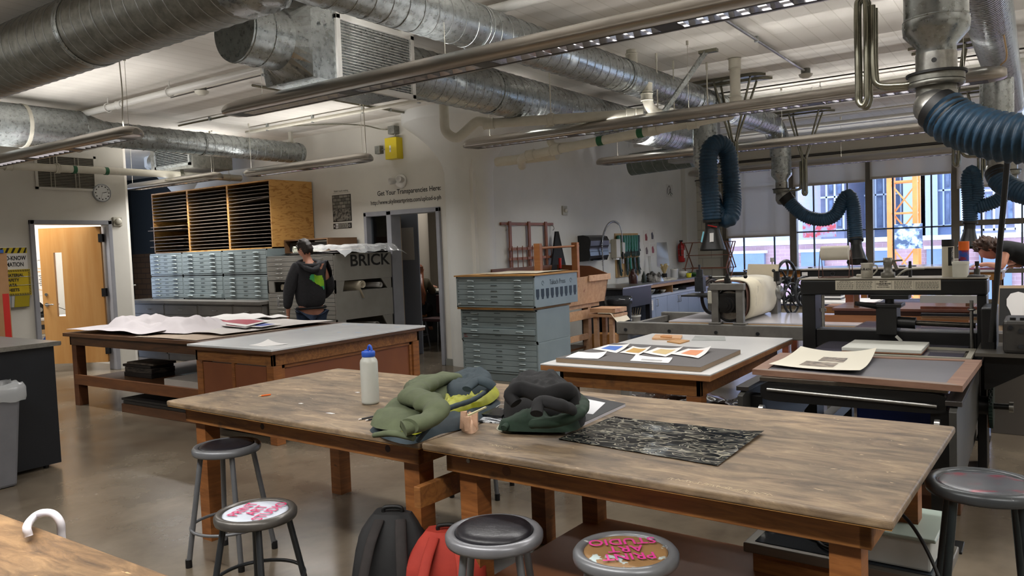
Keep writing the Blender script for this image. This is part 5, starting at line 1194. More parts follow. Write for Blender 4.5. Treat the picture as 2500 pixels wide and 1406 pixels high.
for sx in (x0+i+.002, x1-i-.092):
    for sy in (y0+i+.002, y1-i-.092): MB().box((sx, sy, 0), (sx+.09, sy+.09, Z-.151)).build('leg', PINE, t, bevel=.003)
BP = mat('brown_panel', hx('6e3f26'), hx('784729'), sc=2, rough=.5)
MB().box((x1-i-.04, y0+i+.12, .12), (x1-i-.03, y1-i-.12, Z-.151)).build('side_panel', BP, t)
q = MB()
for a_, b_2 in (((x1-i-.03, y0+i+.1, .1), (x1-i-.018, y0+i+.13, Z-.151)), ((x1-i-.03, y1-i-.13, .1), (x1-i-.018, y1-i-.1, Z-.151)), ((x1-i-.03, y0+i+.1, Z-.18), (x1-i-.018, y1-i-.1, Z-.151)), ((x1-i-.03, y0+i+.1, .1), (x1-i-.018, y1-i-.1, .13))): q.box(a_, b_2)
q.build('panel_moulding', PINE, t)
MB().box((x0+.06, y0+.1, .1), (x1-.06, y1-.1, .13)).build('bottom_board', PINED, t)
xm = (x0+x1)/2
for k, (u, v) in enumerate(((x0+.15, xm-.02), (xm+.02, x1-.15))):
    dr = MB().box((u, y0+.055, .16), (v, y0+.075, Z-.16)).build('door', BP, t, bevel=.002)
    MB().box((v-.015 if k == 0 else u+.0, y0+.045, .38), (v+.0 if k == 0 else u+.015, y0+.055, .42)).build('latch', IRON, dr)
MB().box((xm-.02, y0+.05, .16), (xm+.02, y0+.078, Z-.151)).build('centre_stile', PINE, t)
t = thing('work_table', 'long low dark wood table covered in white papers, farthest left', 'table', (-7.7, 5.1, 0))
x0, x1, y0, y1 = -9.05, -6.42, 4.22, 6.0
MB().box((x0, y0, Z-.04), (x1, y1, Z-.002)).build('tabletop', PINED, t, bevel=.004)
a = MB(); a.box((x0+i, y0+i, Z-.14), (x1-i, y0+i+.03, Z-.041)).box((x0+i, y1-i-.03, Z-.14), (x1-i, y1-i, Z-.041)).box((x0+i, y0+i, Z-.14), (x0+i+.03, y1-i, Z-.041)).box((x1-i-.03, y0+i, Z-.14), (x1-i, y1-i, Z-.041)); a.build('apron', PINED, t, bevel=.003)
for sx in (x0+i+.03, x1-i-.13):
    for sy in (y0+i+.002, y1-i-.102): MB().box((sx, sy, 0), (sx+.1, sy+.1, Z-.142)).build('leg', mat('leg_dark_pine', hx('5a3319'), hx('4a2913'), sc=3, st=(1, 1, 8), rough=.5), t, bevel=.003)
MB().box((x0+.1, y0+.06, .27), (x1-.1, y1-.06, .3)).build('shelf', PINED, t)
MB().box((x0+.13, y0+.045, .24), (x1-.13, y0+.075, .35)).build('shelf_rail', mat('rail_pine', hx('6a4020'), hx('553117'), sc=3, st=(1, 6, 6), rough=.5), t, bevel=.003)
# cloth/papers on it
lp = lambda px, py, z=Z: tuple(at(px, py, z=z).xy)
sheet('tan paper corner peeling on the front edge of the paper covered table', [(-7.6, 4.23), (-6.55, 4.25), (-6.5, 5.3), (-7.5, 5.2)], Z, TAN, .01, 1, 'paper_sheet', 'paper')
sheet('large lavender white sheet at the far left of the papers', [(-9.0, 4.24), (-7.5, 4.3), (-7.3, 5.6), (-8.95, 5.7)], Z+.01, PAPERP, .05, 2, 'paper_sheet', 'paper', fr=9)
sheet('pale sheet across the middle of the paper covered table', [(-7.7, 4.6), (-6.6, 4.55), (-6.5, 5.9), (-7.9, 5.9)], Z+.012, mat('pale_grey_sheet', hx('bdb8b4'), rough=.7), .03, 6, 'paper_sheet', 'paper', fr=6)
sheet('white sheet curling behind the red print', [(-8.4, 5.3), (-7.4, 5.3), (-7.3, 5.95), (-8.3, 5.95)], Z+.03, PAPER, .07, 7, 'paper_sheet', 'paper', fr=8)
def crump(u, v):
    x = -8.62+1.5*u; y = 4.40+.62*v+.1*u; e = min(u, 1-u, v, 1-v)*2; e = min(1, e*3.2)
    r = abs(noise.noise(V(u*3, v*2, 3)))*.16+abs(noise.noise(V(u*8, v*5, 5)))*.05
    return (x, y, Z+.02+e*(.05+r+.06*math.sin(u*9)*math.sin(v*3)))
tag(MB().grid(crump, 60, 36, .0015).build('crumpled_paper', mat('crumpled_white', hx('c9c3c6'), rough=.7)), 'crumpled white paper heap drooping over the front edge', 'paper')
def flap(u, v):
    x = -7.75+.22*u; y = 4.42-.24*v; z = Z+.06 - max(0, 4.215-y)*1.6 if y < 4.215 else Z+.012+.05*(1-v)
    return (x, y, z+.006*noise.noise(V(u*6, v*6, 1)))
sheet('white print with two dark red blocks on the paper covered table', [lp(505, 798), lp(600, 812), lp(665, 796), lp(585, 786)], Z+.055, PAPER, .012, 3, 'print_sheet', 'print', img=(.12, .2, .9, .85), imgm=mat('crimson_ink', hx('9c1f3b'), rough=.5))
sheet('second print with a dark red strip in front of the first', [lp(535, 806), lp(600, 813), lp(625, 806), lp(560, 801)], Z+.048, PAPER, .006, 4, 'print_sheet', 'print', img=(.15, .2, .9, .8), imgm=mat('crimson_ink2', hx('8f1c36'), rough=.5))
sheet('white print with a blue block on the paper covered table', [lp(590, 808), lp(640, 810), lp(690, 801), lp(640, 797)], Z+.045, PAPER, .006, 5, 'print_sheet', 'print', img=(.2, .2, .85, .8), imgm=mat('blue_ink', hx('4a5aa5'), rough=.5))
sheet('small white corner sheet sticking up behind the red print', [lp(515, 793), lp(575, 795), lp(585, 788), lp(555, 782)], Z+.06, PAPER, .01, 8, 'paper_sheet', 'paper')
sheet('folded white sheet alone near the front edge of the white cabinet table', [lp(607, 843), lp(640, 846), lp(705, 841), lp(655, 836)], Z+.001, PAPER, .0, 5, 'paper_sheet', 'paper', lift=(0, 0, .006, .03))
tp_ = mat('blue_tape', hx('6f9fd0'), rough=.5)
for k, (px, py, w) in enumerate(((845, 792, 18), (880, 793, 15), (925, 794, 6), (970, 798, 12), (745, 806, 10), (828, 811, 9), (875, 812, 16), (923, 806, 5))):
    c = at(px, py, z=Z+.0006); d = at(px+w, py, z=Z+.0006)-c
    tag(MB().beam(c-d*.5, c+d*.5, .012, .0006).build('tape_strip', tp_), 'short strip of blue tape on the white cabinet table top', 'tape', 'blue tape strips on the white table')
# under-table things
def slabstack(label, x0, x1, y0, y1, z0, ls, name='board_stack', bev=.003):
    t = thing(name, label, 'boards', ((x0+x1)/2, (y0+y1)/2, z0)); z = z0
    for i, (th, m, dx, dy) in enumerate(ls):
        MB().box((x0+dx, y0+dy, z), (x1+dx*.5, y1+dy, z+th-.001)).build('board', m, t, bevel=bev); z += th
    return t
DK = mat('ink_black_board', hx('1c1a19'), hx('262322'), sc=4, rough=.5); BRD = mat('brown_board', hx('5b3a22'), hx('4c2f1a'), sc=3, st=(1, 5, 5), rough=.5)
slabstack('stack of black boards on a wood beam on the floor under the paper covered table', -8.05, -6.15, 4.3, 5.6, 0, [(.09, BRD, 0, 0), (.03, DK, .02, .01), (.025, DK, -.03, .02)])
slabstack('dark bundle of printed blocks on the left of the low table shelf', -8.55, -8.0, 4.62, 4.9, .3, [(.05, DK, 0, 0), (.06, mat('old_book', hx('4c443c'), hx('25211e'), sc=12, st=(1, 1, 5), lo=.45, hi=.55, rough=.7), .02, .0), (.03, DK, -.02, 0), (.025, mat('old_paper', hx('6e6255'), hx('3a332c'), sc=9, rough=.7), .05, .01)], 'printed_bundle', .006)
slabstack('thin dark plates at the back of the low table shelf', -7.9, -6.6, 4.9, 5.8, .3, [(.012, DK, 0, 0), (.01, mat('sheen_plate', hx('34383a'), rough=.2), .05, -.05)], 'plates')
slabstack('flat white carton on the right of the low table shelf', -7.22, -6.6, 4.3, 4.9, .301, [(.11, mat('off_white_card', hx('a39d96'), hx('9b958e'), sc=3, rough=.6), 0, 0)], 'carton')

# ---------------------------------------------------------------- white table with prints (centre right)
x0, x1, y0, y1, Z = -2.66, -1.535, 4.14, 5.87, .83
t = thing('work_table', 'white topped wooden table with small colour prints, centre right', 'table', ((x0+x1)/2, (y0+y1)/2, 0))
MB().box((x0, y0, Z-.008), (x1, y1, Z)).build('laminate_top', LAM, t, bevel=.001)
MB().box((x0, y0, Z-.042), (x1, y1, Z-.0085)).build('top_edge', mat('edge_pine', hx('96683c'), hx('7d5230'), sc=3, st=(1, 6, 8), rough=.5), t, bevel=.004)
i = .09; a = MB(); a.box((x0+i, y0+i, Z-.15), (x1-i, y0+i+.03, Z-.043)).box((x0+i, y1-i-.03, Z-.15), (x1-i, y1-i, Z-.043)).box((x0+i, y0+i, Z-.15), (x0+i+.03, y1-i, Z-.043)).box((x1-i-.03, y0+i, Z-.15), (x1-i, y1-i, Z-.043)); a.build('apron', PINEX, t, bevel=.003)
for sx in (x0+i+.002, x1-i-.092):
    for sy in (y0+i+.002, y1-i-.092): MB().box((sx, sy, 0), (sx+.09, sy+.09, Z-.151)).build('leg', PINE, t, bevel=.003)
MB().box((x0+.12, y0+.12, .26), (x1-.12, y1-.12, .29)).build('shelf', PINED, t)
def pf(u, v):
    x = x0+.05+1.05*u; y = y0+.05+1.6*v; return (x, y, .36+.05*noise.noise(V(u*4, v*5, 1))+.03*noise.noise(V(u*13, v*17, 4))+.06*math.sin(v*3))
tag(MB().grid(pf, 50, 60, .001).build('plastic_sheeting', mat('brown_film', hx('3a2c26'), hx('59473d'), sc=7, rough=.15)), 'crinkled dark plastic sheeting heaped on the shelf under the white print table', 'plastic film')
# screen board
ZB = Z+.002; bc = [at(1357, 876, z=.853), at(1710, 899, z=.853), at(1808, 856, z=.853), at(1500, 839, z=.853)]
bt = thing('screen_board', 'grey board with tan edge carrying the small colour prints on the white table', 'board', sum(bc, Vector())/4*1.0)
WMAT[bt.name] = Matrix.Translation(bt.location)
MB().prism([V(p.x, p.y, ZB) for p in bc], (0, 0, .026)).build('board_edge', mat('board_edge_tan', hx('7c6a55'), rough=.6), bt, bevel=.002)
MB().prism([V(p.x, p.y, ZB+.0262) for p in bc], (0, 0, .0012)).build('board_face', mat('slate_face', hx('4c4949'), hx('535050'), sc=3, rough=.6), bt)
ZP = ZB+.028
def pq(pts, z=ZP): return [tuple(at(px, py, z=z).xy) for px, py in pts]
sheet('small white print with a bright blue rectangle on the grey board', pq([(1447, 853), (1505, 862), (1538, 846), (1485, 842)]), ZP, PAPER, .004, 1, img=(.2, .22, .82, .8), imgm=mat('print_blue', hx('2f62b5'), rough=.5), lift=(0, 0, .02, 0))
sheet('small white print with an ochre block, second from left on the grey board', pq([(1513, 862), (1560, 868), (1590, 854), (1545, 850)]), ZP+.001, PAPER, .005, 2, img=(.15, .2, .85, .85), imgm=mat('print_ochre', hx('b28a3c'), rough=.5), lift=(0, 0, .02, .012))
sheet('small white print with a pale tan block, third from left on the grey board', pq([(1570, 862), (1625, 872), (1668, 855), (1605, 850)]), ZP+.001, PAPER, .005, 3, img=(.25, .2, .85, .8), imgm=mat('print_tan', hx('c0a873'), rough=.5), lift=(.0, 0, .02, 0))
sheet('small white print with an orange pink block, rightmost on the grey board', pq([(1637, 866), (1705, 876), (1737, 857), (1680, 853)]), ZP+.002, PAPER, .005, 4, img=(.25, .2, .8, .8), imgm=mat('print_salmon', hx('cc8358'), rough=.5), lift=(0, 0, .03, 0))
sheet('blank white slip at the left corner of the grey board', pq([(1380, 873), (1460, 877), (1482, 866), (1412, 859)]), ZP, PAPER, .004, 5, lift=(0, 0, .02, 0))
sheet('white slip with a grey bar at the front of the grey board', pq([(1538, 881), (1632, 887), (1642, 877), (1552, 870)]), ZP, PAPER, .003, 6, img=(.25, .2, .8, .5), imgm=mat('print_grey', hx('9a9b9c'), rough=.5), lift=(0, 0, .01, .01))
def block(label, pts, z, th, m, name='wood_block'): return tag(MB().prism([V(*at(px, py, z=z).xy, z) for px, py in pts], (0, 0, th)).build(name, m, bevel=.0015), label, 'wood block')
MAP = mat('carved_maple', hx('c39a72'), hx('b4875c'), sc=12, rough=.55)
block('pale carved wood block at the back of the white print table', [(1592, 829), (1662, 831), (1666, 822), (1600, 820)], Z+.001, .014, MAP)
block('smaller carved block stacked on the pale one', [(1612, 823), (1640, 825), (1640, 820), (1618, 819)], Z+.016, .006, mat('carved_amber', hx('b0763b'), rough=.55))
block('thin amber wood block in front of the pale one', [(1628, 835), (1660, 840), (1684, 833), (1652, 830)], Z+.001, .008, mat('carved_amber2', hx('a87b45'), hx('b88c57'), sc=15, rough=.55))
sheet('translucent grey film sheet at the back right of the white print table', [tuple(at(px, py, z=Z).xy) for px, py in ((1688, 831), (1772, 832), (1770, 822), (1697, 820))], Z+.001, mat('grey_film_sheet', hx('a4a7a4'), hx('8e918f'), sc=8, rough=.4), .0, 2, 'film_sheet', 'film')
# ---------------------------------------------------------------- black etching press (right)
t = thing('etching_press', 'large black etching press with instruction label and steel bed, at right', 'press', (-.88, 5.6, 0)); PB = t
PY = 5.85
MB().box((-1.47, PY, 1.155), (-.30, PY+.26, 1.262)).build('top_beam', BLACK, t, bevel=.012)
MB().box((-1.475, PY-.01, 1.262), (-.295, PY+.3, 1.272)).build('top_tray', mat('dusty_steel_tray', hx('8b8578'), hx('6d685d'), sc=6, rough=.5, metal=.3), t, bevel=.003)
MB().box((-1.465, PY+.02, 0), (-1.372, PY+.24, 1.156)).build('side_post', BLACK, t, bevel=.006)
MB().box((-.36, PY+.02, 0), (-.305, PY+.24, 1.156)).build('side_post', BLACK, t, bevel=.006)
MB().box((-1.372, PY+.03, .775), (-.36, PY+.2, .905)).build('lower_beam', BLACK, t, bevel=.006)
MB().box((-1.36, PY-.0, .5), (-1.33, PY+.2, .775)).box((-1.36, PY, .6), (-1.3, PY+.02, .7)).build('guide_rail', IRON, t)
MB().cyl((-1.325, PY+.05, .92), (-1.325, PY+.05, 1.15), .012, n=12).cyl((-1.325, PY+.05, 1.03), (-1.325, PY+.05, 1.055), .024, n=6).build('tie_rod', STEEL, t)
MB().cyl((-.39, PY+.02, .8), (-.39, PY+.02, 1.12), .011, n=12).torus((-.39, PY+.02, 1.06), (0, 0, 1), .016, .008, 16, 6).build('tie_rod', STEEL, t)
q = MB().box((-.96, PY-.02, .88), (-.83, PY+.16, 1.08)).box((-.985, PY-.03, 1.07), (-.8, PY+.17, 1.095)).cyl((-.885, PY+.06, 1.09), (-.885, PY+.06, 1.16), .03, n=16).box((-1.0, PY, 1.125), (-.76, PY+.16, 1.156))
q.build('gear_housing', BLACK, t, bevel=.004)
MB().cyl((-.83, PY+.04, .965), (-.72, PY+.04, .96), .04, n=24).build('motor_hub', BLACK, t)
MB().cyl((-.72, PY+.06, .96), (-.37, PY+.06, .95), .018, n=16).build('drive_shaft', mat('oiled_shaft', hx('4a453d'), hx('2a2723'), sc=8, rough=.3, metal=.7), t)
MB().cyl((-1.07, PY-.12, 1.105), (-.93, PY+.02, 1.07), .015, .022, n=16).build('clutch_handle', BLACK, t)
MB().beam((-.835, PY-.02, .935-.06), (-.8, PY-.03, .9-.06), .02, .004, up=(0, 1, 0)).build('pointer_plate', mat('pale_pointer', hx('b6b6ae'), rough=.3, metal=.5), t)
# label
lb = MB().box((-1.226, PY-.004, 1.19), (-.564, PY-.0, 1.258)).build('instruction_label', mat('ivory_label', hx('b9b2a0'), rough=.5), t)
lm = MB()
for c, (u, v) in enumerate(((-1.215, -1.105), (-1.09, -.98), (-.845, -.735), (-.715, -.575))):
    for k in range(9):
        if c in (0, 3) and k == 0: continue
        x = u; z = 1.25-k*.0065; rnd = random.Random(c*20+k)
        while x < v-.01: w = rnd.uniform(.006, .018); lm.box((x, PY-.0048, z-.0012), (min(v, x+w), PY-.004, z+.0012)); x += w+.004
for x in (-1.098, -.965, -.862, -.725): lm.box((x, PY-.0047, 1.195), (x+.001, PY-.004, 1.253))
lm.build('small_print', INK, lb)
text('BUILT BY', .012, INK, (-.912, PY-.0045, 1.244), (1, 0, 0), (0, 0, 1), lb, bold=.0003); text('CHARLES BRAND', .0135, INK, (-.912, PY-.0045, 1.229), (1, 0, 0), (0, 0, 1), lb, bold=.0004, sx=.9)
text('NEW YORK 3, N.Y. SPRING 7', .008, INK, (-.912, PY-.0045, 1.207), (1, 0, 0), (0, 0, 1), lb, sx=.8); text('84 EAST 10TH STREET', .008, INK, (-.912, PY-.0045, 1.218), (1, 0, 0), (0, 0, 1), lb, sx=.8); text('GENERAL OPERATION', .007, INK, (-1.16, PY-.0045, 1.25), (1, 0, 0), (0, 0, 1), lb)
# bed and its base
BX0_, BX1_ = -1.30, -.385
MB().box((BX0_, 4.27, .788), (BX1_, 7.4, .812)).build('steel_bed', mat('bed_steel', hx('6a665f'), hx('7a756c'), sc=5, st=(1, 6, 1), rough=.25, metal=.85), t, bevel=.002)
MB().box((BX0_+.02, 5.15, .812), (BX1_-.02, 7.35, .817)).build('bed_blanket', mat('bed_plexi', hx('565460'), hx('4c4a55'), sc=2, rough=.08), t)
ep = MB(); n = 24; pts = []
for i in range(n):
    a = 2*PI*i/n; pts.append(V((BX0_+BX1_)/2+math.copysign(abs(math.cos(a))**.18, math.cos(a))*.452, 4.26, .735+math.copysign(abs(math.sin(a))**.4, math.sin(a))*.052))
ep.prism(pts[::-1], (0, .05, 0)); ep.build('end_plate', BLACK, t, bevel=.003)
MB().cyl((-1.25, 4.235, .752), (-.43, 4.235, .728), .009, n=12).build('end_rod', STEEL, t)
MB().cyl((-1.36, 4.2, .645), (-.36, 4.2, .625), .012, n=14).build('roller_axle', BLACK, t)
for x in (-1.27, -.425): MB().cyl((x-.012, 4.2, .637), (x+.012, 4.2, .637), .034, n=28).build('roller_wheel', STEEL, t)
for x0_, x1_ in ((-1.39, -1.36), (-.372, -.34)):
    MB().prism([(x0_, 4.16, .72), (x0_, 4.16, .3), (x0_, 4.6, .28), (x0_, 6.9, .56), (x0_, 6.9, .74), (x0_, 4.24, .74)], (x1_-x0_, 0, 0)).build('side_frame', mat('dusty_black', hx('262624'), hx('3a3935'), sc=3, rough=.4), t, bevel=.003)
    MB().box((x0_-.02, 4.2, .74), (x1_+.02, 7.4, .765)).build('bed_rail', mat('rail_steel', hx('4d4b4a'), hx('5e5c5a'), sc=6, rough=.25, metal=.8), t, bevel=.002)
for x in (-1.34, -.42):
    for y in (4.34, 6.75): MB().box((x-.045, y-.045, 0.012), (x+.045, y+.045, .7)).box((x-.09, y-.08, 0), (x+.09, y+.08, .012)).build('base_leg', BLACK, t, bevel=.003)
    MB().box((x-.04, 4.35, .16), (x+.04, 6.75, .24)).build('base_rail', mat('grey_channel', hx('55524f'), rough=.4, metal=.3), t, bevel=.003)
MB().beam((-1.3, 4.9, .7), (-.42, 5.4, .45), .05, .05).build('cross_brace', BLACK, t); MB().beam((-.5, 4.9, .7), (-1.3, 5.5, .45), .05, .05).build('cross_brace', BLACK, t)
MB().box((-1.3, 4.34, .3), (-.4, 4.4, .38)).build('base_rail', BLACK, t, bevel=.003)
# right side gear train
g_ = MB().cyl((-.285, 5.72, .46), (-.262, 5.72, .46), .135, n=40)
for k in range(40): a = 2*PI*k/40; g_.box((-.283, 5.72+math.cos(a)*.135-.006, .46+math.sin(a)*.135-.006), (-.264, 5.72+math.cos(a)*.135+.006, .46+math.sin(a)*.135+.006))
g_.build('drive_gear', mat('green_black_gear', hx('15241f'), hx('22352e'), sc=9, rough=.4, metal=.4), t)
MB().cyl((-.34, 5.72, .46), (-.285, 5.72, .46), .06, n=20).cyl((-.262, 5.72, .46), (-.17, 5.72, .46), .02, n=16).build('gear_shaft', BLACK, t)
MB().cyl((-.18, 5.72, .46), (-.155, 5.72, .46), .033, n=24).build('shaft_collar', STEEL, t)
ch = MB()
for k in range(22): z = .5+k*.02; ch.torus((-.272, 5.57, z), (1, 0, 0) if k % 2 else (0, 1, 0), .009, .003, 10, 5)
ch.build('drive_chain', IRON, t)
MB().box((-.32, 5.55, .82), (-.24, 5.9, 1.1)).build('side_casting', BLACK, t, bevel=.01)
MB().box((-.3, 5.8, .3), (-.27, 5.86, .95)).build('wooden_post', PINE, t)
# --- gear box machine at the right edge
t = thing('gear_box', 'dark grey gear housing on a bracket at the right edge of the frame', 'machine', (.0, 5.5, .8))
MB().box((-.2, 5.38, .845), (.35, 5.75, 1.04)).build('housing', mat('greasy_housing', hx('3d3b38'), hx('2f2d2b'), sc=4, rough=.45, metal=.3), t, bevel=.02)
MB().box((-.34, 5.35, .825), (.4, 5.9, .845)).build('base_plate', mat('base_steel', hx('57534c'), rough=.4, metal=.4), t)
for x, z in ((-.11, .98), (-.11, .89), (-.16, 1.0)): MB().cyl((x, 5.37, z), (x, 5.38, z), .014, n=6).build('bolt', IRON, t)
for x in (-.15, -.1, -.05): MB().box((x-.015, 5.42, 1.04), (x+.015, 5.45, 1.055)).build('lug', BLACK, t)
MB().prism([(-.28, 5.5, .825), (.1, 5.5, .825), (-.28, 5.5, .6), (-.3, 5.5, .6), (-.3, 5.5, .825)], (0, .04, 0)).build('bracket', BLACK, t)
MB().box((.25, 5.5, 0), (.33, 5.6, .825)).build('stand_leg', BLACK, t)
# --- on the bed: screen frame with paper
sc4 = [V(-1.356, 4.319, .8135), V(-.318, 4.195, .8135), V(-.289, 5.085, .8135), V(-1.391, 5.016, .8135)]; ct = sum(sc4, Vector())/4
t = thing('silkscreen', 'wooden silkscreen frame with grey mesh lying on the press bed', 'screen', ct)
fm = mat('screen_frame_wood', hx('6f5040'), hx('856654'), sc=4, st=(1, 6, 6), rough=.55)
inn = [ct.lerp(p, k) for p, k in zip(sc4, (.86, .86, .86, .86))]
for i in range(4):
    j = (i+1) % 4; MB().prism([sc4[i], sc4[j], inn[j], inn[i]], (0, 0, .03)).build('frame_rail', fm, t, bevel=.002)
MB().prism([p+V(0, 0, .024) for p in inn], (0, 0, .001)).build('mesh', mat('grey_mesh', hx('55545a'), hx('5d5c62'), sc=3, rough=.45), t)
MB().prism([ct.lerp(p, .985)+V(0, 0, .0302) for p in sc4][0:2]+[ct.lerp(p, .88)+V(0, 0, .0302) for p in (sc4[1], sc4[0])], (0, 0, .0006)).build('tape_strip', mat('frame_tape', hx('76695f'), rough=.5), t)
sheet('cream sheet with two small grey landscape prints on the silkscreen frame', [(-1.299, 4.446), (-.795, 4.343), (-.827, 5.026), (-1.284, 5.096)], .845, mat('warm_sheet', hx('cdc8b8'), rough=.65), .006, 4, img=[(.42, .45, .72, .68), (.3, .14, .68, .4)], imgm=[mat('grey_plate_print', hx('4f4a44'), hx('96897a'), sc=26, lo=.4, hi=.6, rough=.5), mat('grey_plate_print2', hx('5a5249'), hx('9a8c7c'), sc=22, lo=.4, hi=.6, rough=.5)], lift=(.01, .02, .05, .03), name='paper_sheet', cat='paper')
t = thing('felt_holder', 'shallow frame with grey felt at the back of the press bed', 'frame', (-.6, 5.5, .817))
for a, b in (((-1.1, 5.2, .818), (-.35, 5.23, .832)), ((-1.1, 5.62, .818), (-.35, 5.65, .832)), ((-.38, 5.23, .818), (-.35, 5.62, .832))): MB().box(a, b).build('frame_rail', mat('pale_rail', hx('8a8678'), rough=.5), t)
tag(MB().box((-1.08, 5.3, .833), (-.62, 5.72, .855), 0).box((-1.08, 5.3, .824), (-.62, 5.72, .8328), 1).build('polystyrene_slab', [mat('pale_slab', hx('b9bab2'), rough=.6), mat('rusty_edge', hx('7c5236'), rough=.6)], bevel=.003), 'white slab with rusty brown underside on the press bed', 'slab')
tag(MB().box((-.92, 4.9, .3), (-.42, 5.3, .6)).build('storage_bin', mat('blue_bin', hx('1c3f9c'), hx('193787'), sc=3, rough=.4), bevel=.01), 'bright blue plastic bin under the black press bed', 'bin')
tag(MB().box((-.95, 4.85, .0), (-.38, 5.35, .3)).build('wooden_crate', BRD, bevel=.004), 'brown crate under the blue bin below the press', 'crate')

# --- things on the press top
TZ = 1.272
def onp(px, py): q = at(px, py, y=5.95); return q.x
t = thing('paper_roll_stand', 'wire stand holding a thick roll of paper towel on the black press', 'paper towel holder', (-1.25, 5.95, TZ))
MB().cyl((-1.345, 5.97, 1.452), (-1.155, 5.97, 1.452), .052, n=36).build('towel_roll', mat('towel_cream', hx('cdc8ba'), hx('c6c1b2'), sc=9, rough=.8), t)
wr = mat('rusty_wire', hx('5a3a30'), rough=.5, metal=.4)
for x in (-1.352, -1.145):
    MB().tube([(x, 5.9, TZ+.004), (x, 5.955, 1.47), (x, 5.985, 1.47), (x, 6.04, TZ+.004)], .003, 8).build('wire_leg', wr, t)
MB().tube([(-1.352, 5.9, TZ+.004), (-1.145, 5.9, TZ+.004), (-1.145, 6.04, TZ+.004), (-1.352, 6.04, TZ+.004)], .003, 8, closed=True).build('wire_base', wr, t)
c = onp(2118, 675)
t = thing('mug', 'stained white mug marked with black letters on the press top', 'mug', (c, 5.93, TZ))
MUG = mat('stained_enamel', hx('b5b1a4'), hx('8d887b'), sc=14, lo=.45, hi=.7, rough=.35)
MB().lathe([(.036, TZ+.001), (.039, TZ+.006), (.039, TZ+.098), (.042, TZ+.104), (.038, TZ+.104), (.035, TZ+.01), (.001, TZ+.01)], (c, 5.93, 0), n=32, cap=False).lathe([(.036, TZ+.001), (.001, TZ+.001)], (c, 5.93, 0), n=24, cap=False).build('cup', MUG, t)
MB().tube(smooth_path([(c+.036, 5.93, TZ+.088), (c+.062, 5.93, TZ+.085), (c+.066, 5.93, TZ+.055), (c+.04, 5.93, TZ+.022)], 6), .005, 10).build('mug_handle', MUG, t)
text('A-B.d.N', .022, INK, (c-.003, 5.89, TZ+.055), (1, 0, 0), (0, 0, 1), t, bold=.0004)
c = onp(2168, 675)
t = thing('clamp_fitting', 'grey metal stand fitting with a cross handle beside the mug', 'fitting', (c, 5.95, TZ))
GM = mat('cast_grey', hx('77746b'), hx('6a675e'), sc=10, rough=.45, metal=.4)
MB().lathe([(.044, TZ+.001), (.046, TZ+.01), (.046, TZ+.035), (.03, TZ+.04), (.026, TZ+.07), (.026, TZ+.085), (.03, TZ+.09), (.03, TZ+.138), (.001, TZ+.138)], (c, 5.95, 0), n=28, cap=False).build('body', GM, t)
MB().cyl((c-.085, 5.93, TZ+.112), (c+.09, 5.97, TZ+.118), .0065, n=12).build('cross_bar', GM, t)
MB().beam((c+.03, 5.96, TZ+.125), (c+.055, 5.97, TZ+.05), .012, .02).build('rib', GM, t)
c = onp(2220, 668)
t = thing('brush', 'pale flat brush with a wide handle lying on the press top', 'brush', (c, 5.95, TZ))
MB().tube(smooth_path([(c-.07, 5.93, TZ+.012), (c-.04, 5.94, TZ+.04), (c+.0, 5.95, TZ+.055), (c+.09, 5.97, TZ+.058)], 8), [.012]*8+[.015]*8+[.013]*9, 12, flat=.5).build('brush_handle', mat('grey_handle', hx('8c897e'), rough=.5), t)
tag(MB().cyl((c-.0, 5.99, TZ+.0), (c-.0, 5.99, TZ+.085), .011, n=16, mi=0).cyl((c-.0, 5.99, TZ+.085), (c-.0, 5.99, TZ+.11), .009, n=14, mi=1).build('small_bottle', [mat('dark_bottle', hx('2b2c2e'), rough=.25), RUBBER]), 'small dark bottle behind the brush on the press top', 'bottle')
tag(MB().box((-1.12, 6.02, TZ), (-1.055, 6.06, TZ+.02)).build('block_tool', mat('cream_tool', hx('b7b2a6'), rough=.5), bevel=.004), 'small cream block behind the mug on the press top', 'block')
c = onp(2313, 672)
t = thing('ink_can', 'tall cream canister with black cap and vertical black label on the press', 'canister', (c, 6.0, TZ))
MB().cyl((c, 6.0, TZ), (c, 6.0, TZ+.205), .037, n=32).build('tin', mat('cream_tin', hx('bfb9a6'), rough=.35), t); MB().cyl((c, 6.0, TZ+.205), (c, 6.0, TZ+.252), .038, n=32).build('cap', RUBBER, t)
lab_ = MB()
for i in range(8):
    a0 = -PI/2+.1+i*.12; a1 = a0+.12; p = lambda a, z: (c+math.cos(a)*.0376, 6.0+math.sin(a)*.0376, z); lab_.add([p(a0, TZ+.075), p(a1, TZ+.075), p(a1, TZ+.2), p(a0, TZ+.2)], [(0, 1, 2, 3)])
lab_.build('side_label', INK, t)
text('PALISSETTE', .02, PAPER, (c+.026, 5.9575, TZ+.19), (0, 0, -1), (1, .0, 0), t, align='LEFT', sx=.85)
c = onp(2350, 655)
t = thing('spray_can', 'spray can with orange cap and red blue wrap behind the white tub', 'spray can', (c, 6.06, TZ))
MB().cyl((c, 6.06, TZ), (c, 6.06, TZ+.175), .031, n=28).build('can_body', mat('can_wrap', hx('8c2133'), hx('2a4a9a'), sc=12, st=(1, 1, 2), lo=.47, hi=.53, rough=.3), t); MB().cyl((c, 6.06, TZ+.175), (c, 6.06, TZ+.235), .0325, n=28).build('cap', ORANGE, t)
c = onp(2346, 672)
t = thing('tub', 'short white plastic tub with lid in front of the orange capped can', 'tub', (c, 5.92, TZ))
MB().cyl((c, 5.92, TZ), (c, 5.92, TZ+.088), .046, .049, n=36).build('tub_body', mat('tub_white', hx('c6c6ba'), rough=.35), t); MB().cyl((c, 5.92, TZ+.088), (c, 5.92, TZ+.104), .052, n=36).build('lid', mat('tub_lid', hx('cfcfc4'), rough=.35), t)
